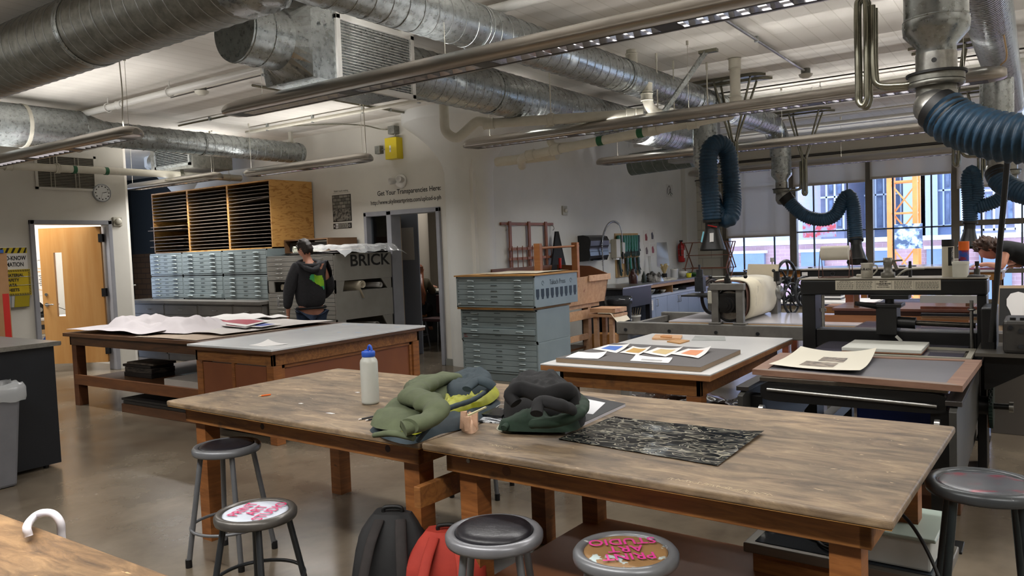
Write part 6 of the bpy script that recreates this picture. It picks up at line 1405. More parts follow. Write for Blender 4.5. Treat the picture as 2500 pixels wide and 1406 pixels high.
tag(MB().box((c-.055, 6.03, TZ), (c-.02, 6.06, TZ+.12)).build('white_carton', PAPER), 'small white carton between the canister and the tub', 'carton')
c = onp(2384, 665)
tag(MB().cyl((c, 6.0, TZ), (c, 6.0, TZ+.05), .018, n=18, mi=0).cyl((c, 6.0, TZ+.05), (c, 6.0, TZ+.07), .008, n=12, mi=0).cyl((c, 6.0, TZ+.07), (c, 6.0, TZ+.1), .013, n=14, mi=1).build('small_bottle', [mat('clear_dark_bottle', hx('4a4a44'), rough=.15), RUBBER]), 'small squat bottle with dark stopper right of the white tub', 'bottle')
tag(pillow(MB(), [(c-.06, 5.9), (c+.05, 5.88), (c+.06, 5.97), (c-.05, 5.98)], TZ, .016, 8, .5, 30, 2).build('rag', DARKP), 'dark rag at the right end of the black press top', 'rag')

# ---------------------------------------------------------------- grey bench press with felt blanket
t = thing('bench_press', 'grey steel bench press with cream felt blanket and star wheels', 'press', (-2.5, 7.8, 0))
beam_ = MB().box((-3.67, 7.2, .64), (-1.48, 7.28, .767)); beam_.build('side_beam', GPAINT, t, bevel=.008)
bo = MB()
for x in (-3.56, -3.08, -2.60, -2.2, -1.68): MB().cyl((x, 7.19, .69), (x, 7.2, .69), .017, n=14).build('beam_bolt', IRON, t)
MB().box((-3.67, 8.35, .64), (-1.2, 8.43, .767)).build('side_beam', GPAINT, t, bevel=.008)
for x in (-3.6, -1.55):
    for y in (7.22, 8.37): MB().box((x-.05, y, 0), (x+.05, y+.06, .64)).build('stand_leg', GPAINT, t)
    MB().beam((x, 7.28, .7), (x, 8.35, .7), .06, .06).build('cross_rail', GPAINT, t)
MB().box((-3.12, 7.285, .772), (-1.0, 8.345, .784), 0).box((-3.12, 7.285, .742), (-1.0, 8.345, .7715), 1).box((-3.12, 7.287, .728), (-1.0, 8.343, .7415), 2).build('press_bed', [mat('bed_laminate', hx('b7b4b8'), hx('adabb0'), sc=2, rough=.18), mat('bed_birch', hx('b98b46'), rough=.5), mat('bed_underside', hx('7a3d28'), rough=.5)], t)
for x in (-2.615, -2.375): MB().box((x-.035, 7.22, .767), (x+.035, 7.28, 1.14)).box((x-.06, 7.2, .767), (x+.06, 7.285, .785)).build('upright', GPAINT, t, bevel=.004)
MB().box((-2.66, 7.215, 1.095), (-2.33, 7.285, 1.16)).build('top_bar', GPAINT, t, bevel=.006)
for x in (-2.615, -2.33): MB().box((x-.035, 8.2, .767), (x+.035, 8.34, 1.14)).build('upright', GPAINT, t, bevel=.004)
MB().box((-2.66, 8.2, 1.095), (-2.28, 8.34, 1.16)).build('top_bar', GPAINT, t, bevel=.006)
q = MB().box((-2.575, 7.23, .88), (-2.415, 7.3, 1.06)).cyl((-2.495, 7.21, .95), (-2.495, 7.3, .95), .075, n=28).cyl((-2.495, 7.195, .95), (-2.495, 7.21, .95), .05, n=24).cyl((-2.495, 7.185, .95), (-2.495, 7.2, .95), .025, n=20); q.build('bearing_block', BLACK, t, bevel=.006)
MB().cyl((-2.495, 7.3, .945), (-2.495, 8.2, .945), .155, n=48).build('roller', STEEL, t)
MB().torus((-2.495, 7.3, .945), (0, 1, 0), .15, .012, 40, 8).build('roller_rim', BLACK, t)
MB().box((-2.68, 7.205, .965), (-2.64, 7.22, 1.09)).build('worn_plate', mat('chalky_plate', hx('a9a698'), rough=.6), t, bevel=.01)
# black screw jack, tommy bar and tray
for y in (7.25, 8.27): MB().cyl((-2.495, y, 1.16), (-2.495, y, 1.21), .03, n=20).cyl((-2.495, y, 1.21), (-2.495, y, 1.25), .018, n=16).build('screw_jack', BLACK, t)
MB().cyl((-2.66, 7.25, 1.225), (-2.32, 7.25, 1.225), .006, n=10).build('tommy_bar', STEEL, t)
for x in (-2.66, -2.32): MB().lathe([(.001, -.02), (.015, -.013), (.02, 0), (.015, .013), (.001, .02)], (x, 7.25, 1.225), (1, 0, 0), n=16, cap=False).build('ball_knob', RUBBER, t)
MB().cyl((-2.95, 7.72, 1.14), (-2.95, 7.72, 1.28), .035, n=20).box((-2.99, 7.68, 1.05), (-2.9, 7.76, 1.2)).cyl((-2.95, 7.72, 1.28), (-2.95, 7.72, 1.33), .012, n=12).build('gauge_head', IRON, t)
for x in (-2.2, -2.13): MB().lathe([(.001, -.018), (.014, -.01), (.018, 0), (.014, .01), (.001, .018)], (x, 7.75, 1.255), (1, 0, 0), n=14, cap=False).build('ball_knob', RUBBER, t)
MB().cyl((-2.17, 7.75, 1.15), (-2.17, 7.75, 1.25), .03, n=16).build('screw_jack', BLACK, t)
MB().box((-3.05, 7.45, 1.015), (-2.7, 7.8, 1.03)).build('side_shelf', BLACK, t)
# felt blanket: thick sheet around the roller and over the top bar, running front to back
prof = smooth_path([(-2.72, .80), (-2.62, 1.16), (-2.52, 1.19), (-2.42, 1.175), (-2.345, 1.15), (-2.315, 1.09), (-2.305, .99), (-2.315, .9), (-2.36, .82), (-2.43, .79)] and [V(a, 0, b) for a, b in ((-2.645, 1.168), (-2.6, 1.186), (-2.5, 1.19), (-2.4, 1.183), (-2.335, 1.16), (-2.305, 1.1), (-2.3, 1.0), (-2.31, .9), (-2.35, .83), (-2.43, .79))], 8)
FELT = mat('cream_felt', hx('bdb59f'), hx('c8c1ad'), sc=4, rough=.9, c3=hx('8f8b80'), sc3=5, lo3=.62, hi3=.75, sheen=.3)
fb = MB(); vs = []
for p in prof: vs += [V(p.x, 7.34, p.z), V(p.x, 8.17, p.z)]
fb.add(vs, [(2*i, 2*i+2, 2*i+3, 2*i+1) for i in range(len(prof)-1)], 0, True); o = fb.build('felt_blanket', FELT, t); sd = o.modifiers.new('solid', 'SOLIDIFY'); sd.thickness = .018; sd.offset = 0
vs = []; fb = MB()
for p in prof[6:]: vs += [V(p.x-.035, 7.33, p.z-.012), V(p.x-.035, 8.17, p.z-.012)]
fb.add(vs, [(2*i, 2*i+2, 2*i+3, 2*i+1) for i in range(len(vs)//2-1)], 0, True); o = fb.build('under_blanket', mat('dark_felt', hx('5a4038'), rough=.9), t); sd = o.modifiers.new('solid', 'SOLIDIFY'); sd.thickness = .01; sd.offset = 0
q = MB().prism([(-2.62, 8.22, 1.165), (-2.3, 8.22, 1.165), (-2.28, 8.22, 1.3), (-2.6, 8.22, 1.31)], (0, .03, 0)); q.build('rear_blanket', mat('tan_felt', hx('b0a48c'), hx('bbb09a'), sc=4, rough=.9), t)
# gears and star wheels, axis near X
def wheel(c, R, r, ax, name, m, spokes=6, curved=True, teeth=0, hub=.04):
    c = V(c); a = V(ax).normalized(); x, y = basis(a); q = MB().torus(c, a, R, r, 56, 12).cyl(c-a*.035, c+a*.035, hub, n=20)
    for k in range(spokes):
        t0 = 2*PI*k/spokes; pts = []
        for s in (0, .35, .7, 1): an = t0+(.5*s*s if curved else 0); pts.append(c+x*math.cos(an)*R*max(s, .08)+y*math.sin(an)*R*max(s, .08))
        q.tube(smooth_path(pts, 5), r*.75, 10, flat=.7)
    for k in range(teeth):
        an = 2*PI*k/teeth; p = c+x*math.cos(an)*(R+r)+y*math.sin(an)*(R+r); d = (x*math.cos(an)+y*math.sin(an)); q.beam(p-d*.01, p+d*.01, .03, .012, up=a)
    return q.build(name, m, t)
ax = V(math.cos(math.radians(-14)), math.sin(math.radians(-14)), 0)
wheel((-2.26, 8.42, 1.125), .205, .017, ax, 'star_wheel', IRON, 6)
wheel((-2.10, 8.46, 1.0), .15, .015, ax, 'star_wheel', IRON, 6)
wheel((-2.2, 8.40, .93), .16, .014, ax, 'drive_gear', IRON, 6, teeth=0)
wheel((-2.93, 8.0, .98), .17, .016, ax, 'toothed_gear', mat('rusty_gear', hx('2a2220'), rough=.45, metal=.4), 4, False, teeth=44)
MB().cyl(V(-2.26, 8.42, 1.125)-ax*.25, V(-2.26, 8.42, 1.125)+ax*.05, .016, n=14).build('wheel_axle', IRON, t)
MB().lathe([(.001, -.004), (.07, -.004), (.07, .004), (.001, .004)], (-2.2, 7.95, 1.03), V(1, -.3, 0), n=28, cap=False).build('guard_disc', mat('grey_disc', hx('73736f'), rough=.3, metal=.5), t)

# ---------------------------------------------------------------- presses and tables beyond
t = thing('litho_press', 'dark press beam with a small white label, behind the black press', 'press', (-1.8, 8.9, 0))
MB().box((-2.21, 8.8, 1.12), (-.8, 9.0, 1.21)).build('top_beam', BLACK, t, bevel=.006); MB().box((-2.19, 8.795, 1.15), (-2.13, 8.8, 1.19)).build('label', PAPER, t)
MB().box((-2.2, 8.78, 1.21), (-.8, 9.05, 1.222)).build('top_tray', mat('dusty_top', hx('938a80'), rough=.5), t)
MB().torus((-1.87, 8.795, 1.165), (0, 1, 0), .022, .006, 20, 8).build('ring_eye', IRON, t); MB().torus((-1.2, 8.795, 1.165), (0, 1, 0), .022, .006, 20, 8).build('ring_eye', IRON, t)
for x in (-1.75, -.9): MB().box((x, 8.82, 0), (x+.08, 8.98, 1.12)).build('leg', REDW, t)
MB().box((-1.95, 8.7, .72), (-.8, 9.1, .82)).build('bed_frame', PINEX, t)
RB_ = mat('red_brown_board', hx('4c3128'), hx('5c3d33'), sc=3, rough=.35)
t = thing('wooden_press', 'red brown wooden press bed seen through the black press frame', 'press', (-1.3, 7.9, 0))
MB().box((-1.62, 7.55, .885), (-.5, 8.25, .91)).build('bed_board', RB_, t, bevel=.003); MB().box((-1.6, 7.57, .845), (-.52, 8.25, .884)).build('under_board', mat('black_red_wood', hx('3a2018'), rough=.5), t)
MB().box((-1.72, 7.52, .78), (-.52, 7.6, .844)).build('side_rail', mat('oak_rail', hx('6e4426'), hx('7c4f2e'), sc=3, st=(1, 6, 6), rough=.5), t); MB().box((-1.75, 7.5, .735), (-.52, 7.55, .775)).build('lower_rail', mat('birch_rail', hx('b88d50'), rough=.5), t)
MB().box((-1.8, 7.62, 1.045), (-.42, 7.68, 1.09)).build('upper_rail', PINED, t)
for x in (-1.44, -.55): MB().box((x, 7.62, 0), (x+.04, 7.68, 1.045)).build('post', PINED, t)
for i, (z, m) in enumerate(((.985, mat('pale_bar', hx('8c8a86'), rough=.4)), (.93, REDW), (.87, IRON), (.84, mat('tan_bar', hx('8e6a48'), rough=.5)))): MB().box((-.86, 7.3+.02*i, z), (-.42, 7.36+.02*i, z+(.06 if i == 0 else .022))).build('bar', m, t)
t = thing('table', 'white topped table with dark edge carrying book stacks, behind the star wheels', 'table', (-2.5, 10.8, 0))
MB().box((-3.0, 10.45, .70), (-1.75, 11.2, .725), 0).box((-3.003, 10.447, .68), (-1.747, 11.203, .699), 1).build('tabletop', [PAPER, mat('navy_edge', hx('20223a'), rough=.4)], t)
MB().box((-2.9, 10.55, .5), (-1.85, 11.1, .679)).build('drawer_box', mat('cream_front', hx('b8b2a2'), rough=.5), t)
for x in (-2.9, -1.93):
    for y in (10.55, 11.0): MB().box((x, y, 0), (x+.08, y+.08, .5)).build('leg', REDW, t)
for k, (x, w, hh, lab) in enumerate(((-2.78, .28, .1, 'pile of white paper pads at the left of the white table behind the wheels'), (-2.45, .3, .1, 'pile of books with dark spines in the middle of the white table'))):
    st = thing('book_stack', lab, 'books', (x+w/2, 10.75, .725))
    for j in range(4): MB().box((x+random.uniform(0, .02), 10.55, .725+j*.024), (x+w, 10.8, .748+j*.024)).build('book', PAPER if (k == 0 or j % 2 == 0) else DARKP, st)
# long window tables
WT = mat('window_table_white', hx('c3c5cc'), rough=.2)
for k, (a, b, lab) in enumerate(((-4.68, -2.75, 'left white topped wooden table under the windows'), (-2.74, -1.0, 'right white topped wooden table under the windows, in front of the crane'))):
    t = thing('window_table', lab, 'table', ((a+b)/2, 15.0, 0))
    MB().box((a, 14.5, .985), (b, 15.65, 1.0), 0).box((a-.002, 14.498, .965), (b+.002, 15.652, .984), 1).build('tabletop', [WT, FIXD], t)
    MB().box((a+.08, 14.56, .84), (b-.08, 15.6, .964)).build('apron', mat('amber_apron', hx('8a5a2a'), hx('9a6833'), sc=3, rough=.5), t)
    for x in (a+.1, b-.2):
        for y in (14.58, 15.45): MB().box((x, y, 0), (x+.1, y+.1, .84)).build('leg', mat('amber_leg', hx('7f4f22'), rough=.5), t)
    MB().box((a+.1, 14.6, .35), (b-.1, 15.5, .38)).build('shelf', PINED, t)
for k, (x, w, m, lab) in enumerate(((-3.55, .06, DARKP, 'small dark tool on the left window table'), (-2.28, .12, mat('teal_item', hx('2f7a72'), rough=.5), 'teal cutting mat piece on the right window table'), (-2.05, .1, DARKP, 'black tool near the teal piece on the right window table'), (-1.85, .06, RUBBER, 'small black tool at the right of the window table'))):
    tag(MB().box((x, 14.7, 1.001), (x+w, 14.8, 1.018)).build('hand_tool', m, bevel=.003), lab, 'tool')
tag(MB().cyl((-4.28, 15.0, 1.0), (-4.28, 15.0, 1.12), .012, n=12).cyl((-4.28, 15.0, 1.12), (-4.28, 15.0, 1.2), .035, n=16).build('hand_stamp', OFFP), 'small stand with a cylindrical head on the left window table', 'tool')
# bending person's table and the silhouette print
t = thing('table', 'wooden table with red mat where the person in the black shirt leans', 'table', (-.57, 9.6, 0))
MB().box((-.82, 9.3, 1.145), (-.32, 10.1, 1.165)).build('tabletop', WT, t); MB().box((-.79, 9.33, 1.06), (-.35, 10.07, 1.144)).build('apron', mat('amber_apron2', hx('8f6432'), rough=.5), t)
for x in (-.78, -.44):
    for y in (9.35, 9.95): MB().box((x, y, 0), (x+.08, y+.08, 1.06)).build('leg', PINED, t)
tag(MB().box((-.68, 9.4, 1.166), (-.35, 9.75, 1.176)).build('cutting_mat', mat('dark_red_mat', hx('6b1a33'), rough=.5), bevel=.002), 'dark red mat under the hand of the bending person', 'mat')
t = thing('silhouette_print', 'framed print of a white head silhouette on black leaning at right', 'picture', (-.1, 7.1, .75))
MB().prism([(-.31, 7.0, .8), (-.02, 7.0, .8), (.0, 7.12, 1.14), (-.3, 7.12, 1.14)], (0, .02, 0)).build('backing', mat('tan_backing', hx('a08a70'), rough=.6), t)
MB().prism([(-.285, 6.998, .84), (-.04, 6.998, .84), (-.03, 7.1, 1.12), (-.28, 7.1, 1.12)], (0, .004, 0)).build('black_field', INK, t)
hd = [(-.25, .865), (-.07, .865), (-.075, .895), (-.115, .915), (-.11, .95), (-.085, .965), (-.09, 1.0), (-.085, 1.04), (-.11, 1.08), (-.16, 1.095), (-.21, 1.08), (-.235, 1.04), (-.235, .99), (-.215, .95), (-.205, .92), (-.245, .9)]
MB().prism([(x, 6.99+.1*(z-.8)/.34*1.05, z) for x, z in hd], (0, .004, 0)).build('white_silhouette', PAPER, t)
tag(MB().box((-.34, 6.98, 0), (.5, 7.5, .78)).build('pedestal', mat('scuffed_crate', hx('5a5550'), rough=.6), bevel=.004), 'grey crate under the leaning silhouette print', 'crate')
# ---------------------------------------------------------------- left wall and its corner
XL = -11.3
def on_l(px, py, off=.0): q = at(px, py, x=XL+off); return q
t = thing('wall_clock', 'round white wall clock on the left wall beside the door', 'clock', (XL, 5.94, 2.48)); c = (XL, 5.94, 2.6)
MB().lathe([(.001, .001), (.13, .001), (.132, .03), (.12, .042), (.118, .035)], c, (1, 0, 0), n=40, cap=False).build('rim', mat('clock_rim', hx('9a9fa2'), rough=.35), t)
MB().lathe([(.119, .03), (.001, .032)], c, (1, 0, 0), n=40, cap=False).build('clock_face', mat('clock_face', hx('cfd1cf'), rough=.4), t)
q = MB()
for k in range(12): a = 2*PI*k/12; p = V(XL+.034, 5.94+math.sin(a)*.095, 2.6+math.cos(a)*.095); q.box(p-V(.001, .007, .008), p+V(.001, .007, .008))
q.build('hour_marks', INK, t)
for nme, a, l, w in (('hour_hand', math.radians(82), .055, .006), ('minute_hand', math.radians(78), .085, .004), ('second_hand', math.radians(195), .09, .002)):
    MB().beam((XL+.037, 5.94, 2.6), (XL+.037, 5.94+math.sin(a)*l, 2.6+math.cos(a)*l), w, .001, up=(1, 0, 0)).build(nme, INK, t)
t = thing('fire_alarm', 'square beige alarm strobe on the wall between the left door and the corner', 'alarm', (XL, 6.145, 2.12))
MB().box((XL, 6.08, 2.12), (XL+.03, 6.21, 2.25)).build('plate', mat('alarm_beige', hx('aaa698'), rough=.5), t, bevel=.004); MB().lathe([(.02, .03), (.045, .035), (.05, .05), (.03, .062), (.001, .065)], (XL, 6.145, 2.185), (1, 0, 0), n=24, cap=False).build('strobe', mat('strobe', hx('b7b3a6'), rough=.3), t)
# return grille
t = thing('wall_grille', 'wide slatted return air grille high on the left wall behind the cream pipe', 'grille', (XL, 5.48, 2.62))
y0, y1, z0, z1 = 5.05, 5.88, 2.62, 3.12
for a, b in (((XL, y0, z0), (XL+.025, y1, z0+.035)), ((XL, y0, z1-.035), (XL+.025, y1, z1)), ((XL, y0, z0), (XL+.025, y0+.035, z1)), ((XL, y1-.035, z0), (XL+.025, y1, z1))): MB().box(a, b).build('frame_bar', WALL, t)
MB().box((XL+.001, y0+.035, z0+.035), (XL+.004, y1-.035, z1-.035)).build('dark_core', mat('grille_dark', hx('3b3833'), rough=.8), t)
q = MB(); z = z0+.05
while z < z1-.04: q.beam((XL+.014, y0+.035, z), (XL+.014, y1-.035, z), .014, .003, up=(.5, 0, 1)); z += .0215
for y in (5.25, 5.3, 5.58, 5.63): q.box((XL+.005, y, z0+.035), (XL+.02, y+.008, z1-.035))
q.build('slats', mat('slat_paint', hx('a39d90'), rough=.5), t)
# right-to-know sign
def lpt(px, py): return at(px, py, x=XL+.004)
t = thing('safety_sign', 'white and yellow right-to-know safety sign left of the open door', 'sign', (XL, 4.7, 1.0))
ya, yb = 4.46, 4.885
MB().box((XL, ya, 1.31), (XL+.004, yb, 1.84)).build('sign_plate', PAPER, t)
q = MB(); w = .055; y = ya
st = MB().box((XL+.004, ya, 1.755), (XL+.0048, yb, 1.83)); st.build('yellow_band', mat('sign_yellow', hx('c7b21c'), rough=.45), t)
while y < yb-.04: q.prism([(XL+.005, y, 1.757), (XL+.005, y+.03, 1.757), (XL+.005, min(yb, y+.065), 1.828), (XL+.005, min(yb-.002, y+.035), 1.828)], (.0005, 0, 0)); y += .075
q.build('hazard_stripes', INK, t)
text('RIGHT-TO-KNOW', .078, INK, (XL+.0045, yb-.02, 1.665), (0, 1, 0), (0, 0, 1), t, align='RIGHT', sx=.72, bold=.002)
text('INFORMATION', .078, INK, (XL+.0045, yb-.05, 1.58), (0, 1, 0), (0, 0, 1), t, align='RIGHT', sx=.72, bold=.002)
t = thing('binder', 'yellow material safety data sheets binder in a wire rack below the hazard stripes', 'binder', (XL, 4.7, 1.2))
YS = mat('binder_yellow', hx('bfa513'), hx('b59c10'), sc=6, rough=.4)
MB().box((XL+.005, 4.54, 1.19), (XL+.06, 4.885, 1.54)).build('cover', YS, t, bevel=.004)
q = MB()
for k in range(16):
    for z, z2 in ((1.195, 1.222), (1.508, 1.535)): y = 4.545+k*.021; q.prism([(XL+.0603, y, z), (XL+.0603, y+.01, z), (XL+.0603, y+.02, z2), (XL+.0603, y+.01, z2)], (.0005, 0, 0))
for k in range(14):
    for y0_ in (4.545, 4.858): z = 1.225+k*.02; q.prism([(XL+.0603, y0_, z), (XL+.0603, y0_, z+.01), (XL+.0603, y0_+.022, z+.018), (XL+.0603, y0_+.022, z+.008)], (.0005, 0, 0))
q.build('striped_border', INK, t)
for k, w_ in enumerate(('MATERIAL', 'SAFETY', 'DATA', 'SHEETS')): text(w_, .055, INK, (XL+.061, 4.585, 1.445-k*.065), (0, 1, 0), (0, 0, 1), t, align='LEFT', sx=.85, bold=.002)
q = MB()
for z in (1.33, 1.44): q.tube([(XL+.005, 4.95, z), (XL+.065, 4.9, z), (XL+.066, 4.5, z)], .003, 6)
q.build('wire_rail', STEEL, t)
t = thing('pamphlet_rack', 'clear rack of striped and yellow pamphlets under the yellow binder', 'rack', (XL, 4.7, .98))
MB().prism([(XL+.01, 4.53, 1.03), (XL+.05, 4.53, 1.03), (XL+.09, 4.53, 1.2), (XL+.01, 4.53, 1.2)], (0, .32, 0)).build('rack_body', mat('smoky_acrylic', hx('6d6c62'), rough=.2), t)
for y0_, y1_, cc in ((4.54, 4.58, 'a03a3a'), (4.585, 4.62, '8f97a6'), (4.625, 4.66, 'b8b8b4'), (4.665, 4.845, 'a8971f')): MB().prism([(XL+.052, y0_, 1.04), (XL+.056, y0_, 1.04), (XL+.094, y0_, 1.19), (XL+.09, y0_, 1.19)], (0, y1_-y0_, 0)).build('pamphlet', mat('pamphlet_'+cc, hx(cc), rough=.5), t)
# cardboard with red strip, far left
t = thing('cardboard_sheet', 'tall brown cardboard with a red printed strip leaning at the far left edge', 'cardboard', (-10.5, 4.2, .01))
MB().box((-10.56, 3.6, .01), (-10.5, 4.31, 1.75)).build('board', mat('cardboard', hx('a07a55'), hx('94704c'), sc=3, rough=.7), t)
MB().box((-10.4995, 4.23, .5), (-10.497, 4.3, 1.25)).build('red_strip', mat('red_strip', hx('b3261f'), rough=.5), t)
MB().box((-10.6, 3.9, 1.75), (-10.48, 4.27, 1.79)).build('blue_edge', mat('blue_edge', hx('2c4f8f'), rough=.5), t)
# black cabinet with steel top, and the bin
t = thing('cabinet', 'black cabinet with a metal rimmed top at the left edge', 'cabinet', (-7.2, 2.0, 0))
MB().box((-8.6, 1.0, .03), (-6.37, 2.9, .955)).build('cabinet_body', mat('black_panel', hx('101318'), hx('15181d'), sc=3, rough=.45), t, bevel=.002)
MB().box((-8.65, .95, .955), (-6.33, 2.94, .985)).build('steel_top', mat('brushed_top', hx('6c6a68'), hx('5d5b59'), sc=3, st=(1, 5, 1), rough=.3, metal=.8), t, bevel=.004)
MB().box((-6.332, .96, .953), (-6.322, 2.93, .987)).build('edge_strip', STEEL, t)
MB().cyl((-6.45, 2.82, 0), (-6.45, 2.82, .03), .02, n=14).build('levelling_foot', IRON, t); MB().cyl((-6.45, 1.2, 0), (-6.45, 1.2, .03), .02, n=14).build('levelling_foot', IRON, t)
t = thing('trash_bin', 'tall grey waste bin with a clear liner at the left edge', 'trash can', (-6.2, 2.3, 0))
def bin_(z, s): return [V(-6.34-.0*s, 2.2-.1*0, z)]
a0, a1 = (-6.335, 1.98, -6.08, 2.48), (-6.35, 1.95, -6.07, 2.54)
vs = [V(x, y, 0.002) for x, y in ((-6.33, 1.98), (-6.1, 1.98), (-6.1, 2.47), (-6.33, 2.47))]+[V(x, y, .66) for x, y in ((-6.345, 1.93), (-6.075, 1.93), (-6.075, 2.52), (-6.345, 2.52))]
MB().add(vs, [(3, 2, 1, 0), (0, 1, 5, 4), (1, 2, 6, 5), (2, 3, 7, 6), (3, 0, 4, 7)]).build('bin_body', RUBG, t, bevel=.02)
lp_ = [(-6.35, 1.92), (-6.21, 1.915), (-6.07, 1.92), (-6.065, 2.22), (-6.07, 2.525), (-6.21, 2.53), (-6.35, 2.525), (-6.355, 2.22)]
pp = smooth_path([V(x, y, 0) for x, y in lp_], 8, closed=True); m_ = len(pp); vs = []
for k, (z, s) in enumerate(((.62, 1.03), (.66, 1.06), (.70, 1.05), (.745, 1.0), (.735, .93), (.68, .9))):
    for i, p in enumerate(pp): c0 = V(-6.21, 2.22, 0); nn = noise.noise(V(i*.5, k*.7, 1))*.012; q_ = c0+(p-c0)*(s+nn); vs.append(V(q_.x, q_.y, z+noise.noise(V(i*.35, k, 5))*.03))
MB().add(vs, [(k*m_+i, k*m_+(i+1) % m_, (k+1)*m_+(i+1) % m_, (k+1)*m_+i) for k in range(5) for i in range(m_)], 0, True).build('bin_liner', BAGC, t)
# side room seen through the left door
XR = -13.2
def side(px, py, off=0): q = at(px, py, x=XR+.003+off); return q
t = thing('wall_poster', 'white poster with arched heading and two orange hands inside the left side room', 'poster', (XR, 5.8, 1.4))
c = side(104, 672)
MB().box((XR, c.y-.22, c.z-.32), (XR+.003, c.y+.22, c.z+.36)).build('sheet', PAPER, t)
for k, ch in enumerate('Heat Press Settings'):
    a = math.radians(150-k*120/18); r = .17; p = V(XR+.004, c.y-math.cos(a)*-r*-1 if False else c.y+math.cos(a)*r*1.0, c.z+.06+math.sin(a)*r*1.05)
    if ch != ' ': text(ch, .035, INK, p, (0, math.sin(a), -math.cos(a)), (0, math.cos(a), math.sin(a)), t)
OH = mat('orange_hands', hx('d39a45'), rough=.6)
for k, w_ in enumerate(('Temperature', '400 degrees')): text(w_, .03, OH, (XR+.004, c.y, c.z+.1-k*.05), (0, 1, 0), (0, 0, 1), t)
text('Thank you!', .032, OH, (XR+.004, c.y, c.z-.24), (0, 1, 0), (0, 0, 1), t)
q = MB()
for k in range(6): w_ = (.06, .04, .06, .045, .065, .05)[k]; q.box((XR+.004, c.y-w_, c.z-.01-k*.03), (XR+.0045, c.y+w_, c.z-.001-k*.03))
q.build('small_print', INK, t)
for s in (-1, 1):
    h = MB(); h.lathe([(.001, -.045), (.02, -.03), (.022, 0), (.018, .02), (.001, .03)], (XR+.004, c.y+s*.13, c.z-.1), (0, 0, 1), n=12, cap=False)
    for f in range(4): h.cyl((XR+.005, c.y+s*.13+(f-1.5)*.01, c.z-.08), (XR+.005, c.y+s*.13+(f-1.5)*.014, c.z-.02), .005, .003, 8)
    h.build('printed_hand', OH, t)
xs_ = -12.7
t = thing('heat_press', 'black heat press machine on a shelf unit inside the left side room', 'press', (xs_, 5.55, .8))
MB().box((xs_-.2, 5.2, .78), (xs_+.1, 5.76, .84)).build('base_plate', BLACK, t, bevel=.01)
MB().prism([(xs_-.1, 5.2, .84), (xs_-.1, 5.3, 1.02), (xs_-.1, 5.62, 1.02), (xs_-.1, 5.68, .96), (xs_-.1, 5.76, .95), (xs_-.1, 5.76, .84), (xs_-.1, 5.66, .84), (xs_-.1, 5.64, .9), (xs_-.1, 5.55, .93), (xs_-.1, 5.35, .93), (xs_-.1, 5.3, .84)], (.12, 0, 0)).build('arm', BLACK, t, bevel=.006)
MB().cyl((xs_+.02, 5.6, .905), (xs_+.06, 5.6, .905), .035, n=20).build('dial', CHROME, t)
MB().tube(smooth_path([(xs_, 5.76, .93), (xs_+.1, 5.85, .92), (xs_+.2, 5.95, .85), (xs_+.2, 6.0, .8)], 6), .005, 6).build('power_cable', RUBBER, t)
t = thing('shelf_unit', 'low shelf unit of wood and dark boards inside the left side room', 'shelf unit', (xs_, 5.5, 0))
for z0_, z1_, m in ((.74, .78, PAPER), (.68, .735, mat('birch_strip', hx('a5865c'), rough=.5)), (.61, .675, DARKP), (.54, .605, mat('birch_strip2', hx('b3946a'), rough=.5)), (.5, .535, OFFP)): MB().box((xs_-.3, 4.9, z0_), (xs_+.15, 6.1, z1_)).build('board', m, t)
MB().box((xs_-.3, 4.9, .0), (xs_+.16, 6.1, .495)).build('white_front', mat('white_front', hx('bdb8ae'), rough=.5), t)
MB().beam((xs_+.162, 5.48, .3), (xs_+.162, 5.62, .49), .05, .002, up=(1, 0, 0)).build('blue_tape', mat('blue_tape2', hx('2a56a8'), rough=.5), t)

# ---------------------------------------------------------------- rear wall: lettering, posters, boxes
YR = 8.17
t = thing('wall_lettering', 'black lettering Get Your Transparencies Here with a web address above the door', 'lettering', (-7.4, YR, 2.3))
text('Get Your Transparencies Here:', .098, INK, (-7.945, YR-.001, 2.40), (1, 0, 0), (0, 0, 1), t, align='LEFT', sx=.95, bold=.0008)
text('http://www.skylineartprints.com/upload-a-ph', .09, INK, (-8.085, YR-.001, 2.275), (1, 0, 0), (0, 0, 1), t, align='LEFT', sx=.82, bold=.0004)
t = thing('wall_print', 'tall black and white letterpress print on the rear wall under a small caption', 'poster', (-8.69, YR, 2.07))
MB().box((-8.885, YR-.006, 2.07), (-8.49, YR, 2.47)).build('dark_border', INK, t)
MB().box((-8.875, YR-.008, 2.26), (-8.5, YR-.006, 2.46)).build('upper_picture', brick_mat('print_blocks', hx('57564f'), hx('8d8b82'), hx('22211f'), sc=1, w=.09, h=.05, mort=.004), t)
MB().box((-8.875, YR-.008, 2.08), (-8.5, YR-.006, 2.255)).build('lower_picture', mat('print_cobbles', hx('7d7b73'), hx('2b2a28'), sc=22, lo=.45, hi=.6, rough=.5), t)
text('Relief mark making', .042, mat('grey_caption', hx('6c6a66'), rough=.5), (-8.69, YR-.001, 2.515), (1, 0, 0), (0, 0, 1), t, sx=.95)
MB().box((-8.87, YR-.002, 2.497), (-8.5, YR, 2.5)).build('rule_line', mat('grey_caption2', hx('6c6a66'), rough=.5), t)
t = thing('alphabet_print', 'narrow print with the letters ABCDEFG below the letterpress print', 'print', (-8.69, YR, 1.97))
MB().box((-8.888, YR-.006, 1.965), (-8.497, YR, 2.045)).build('strip', mat('strip_grey', hx('2c2b2a'), rough=.5), t)
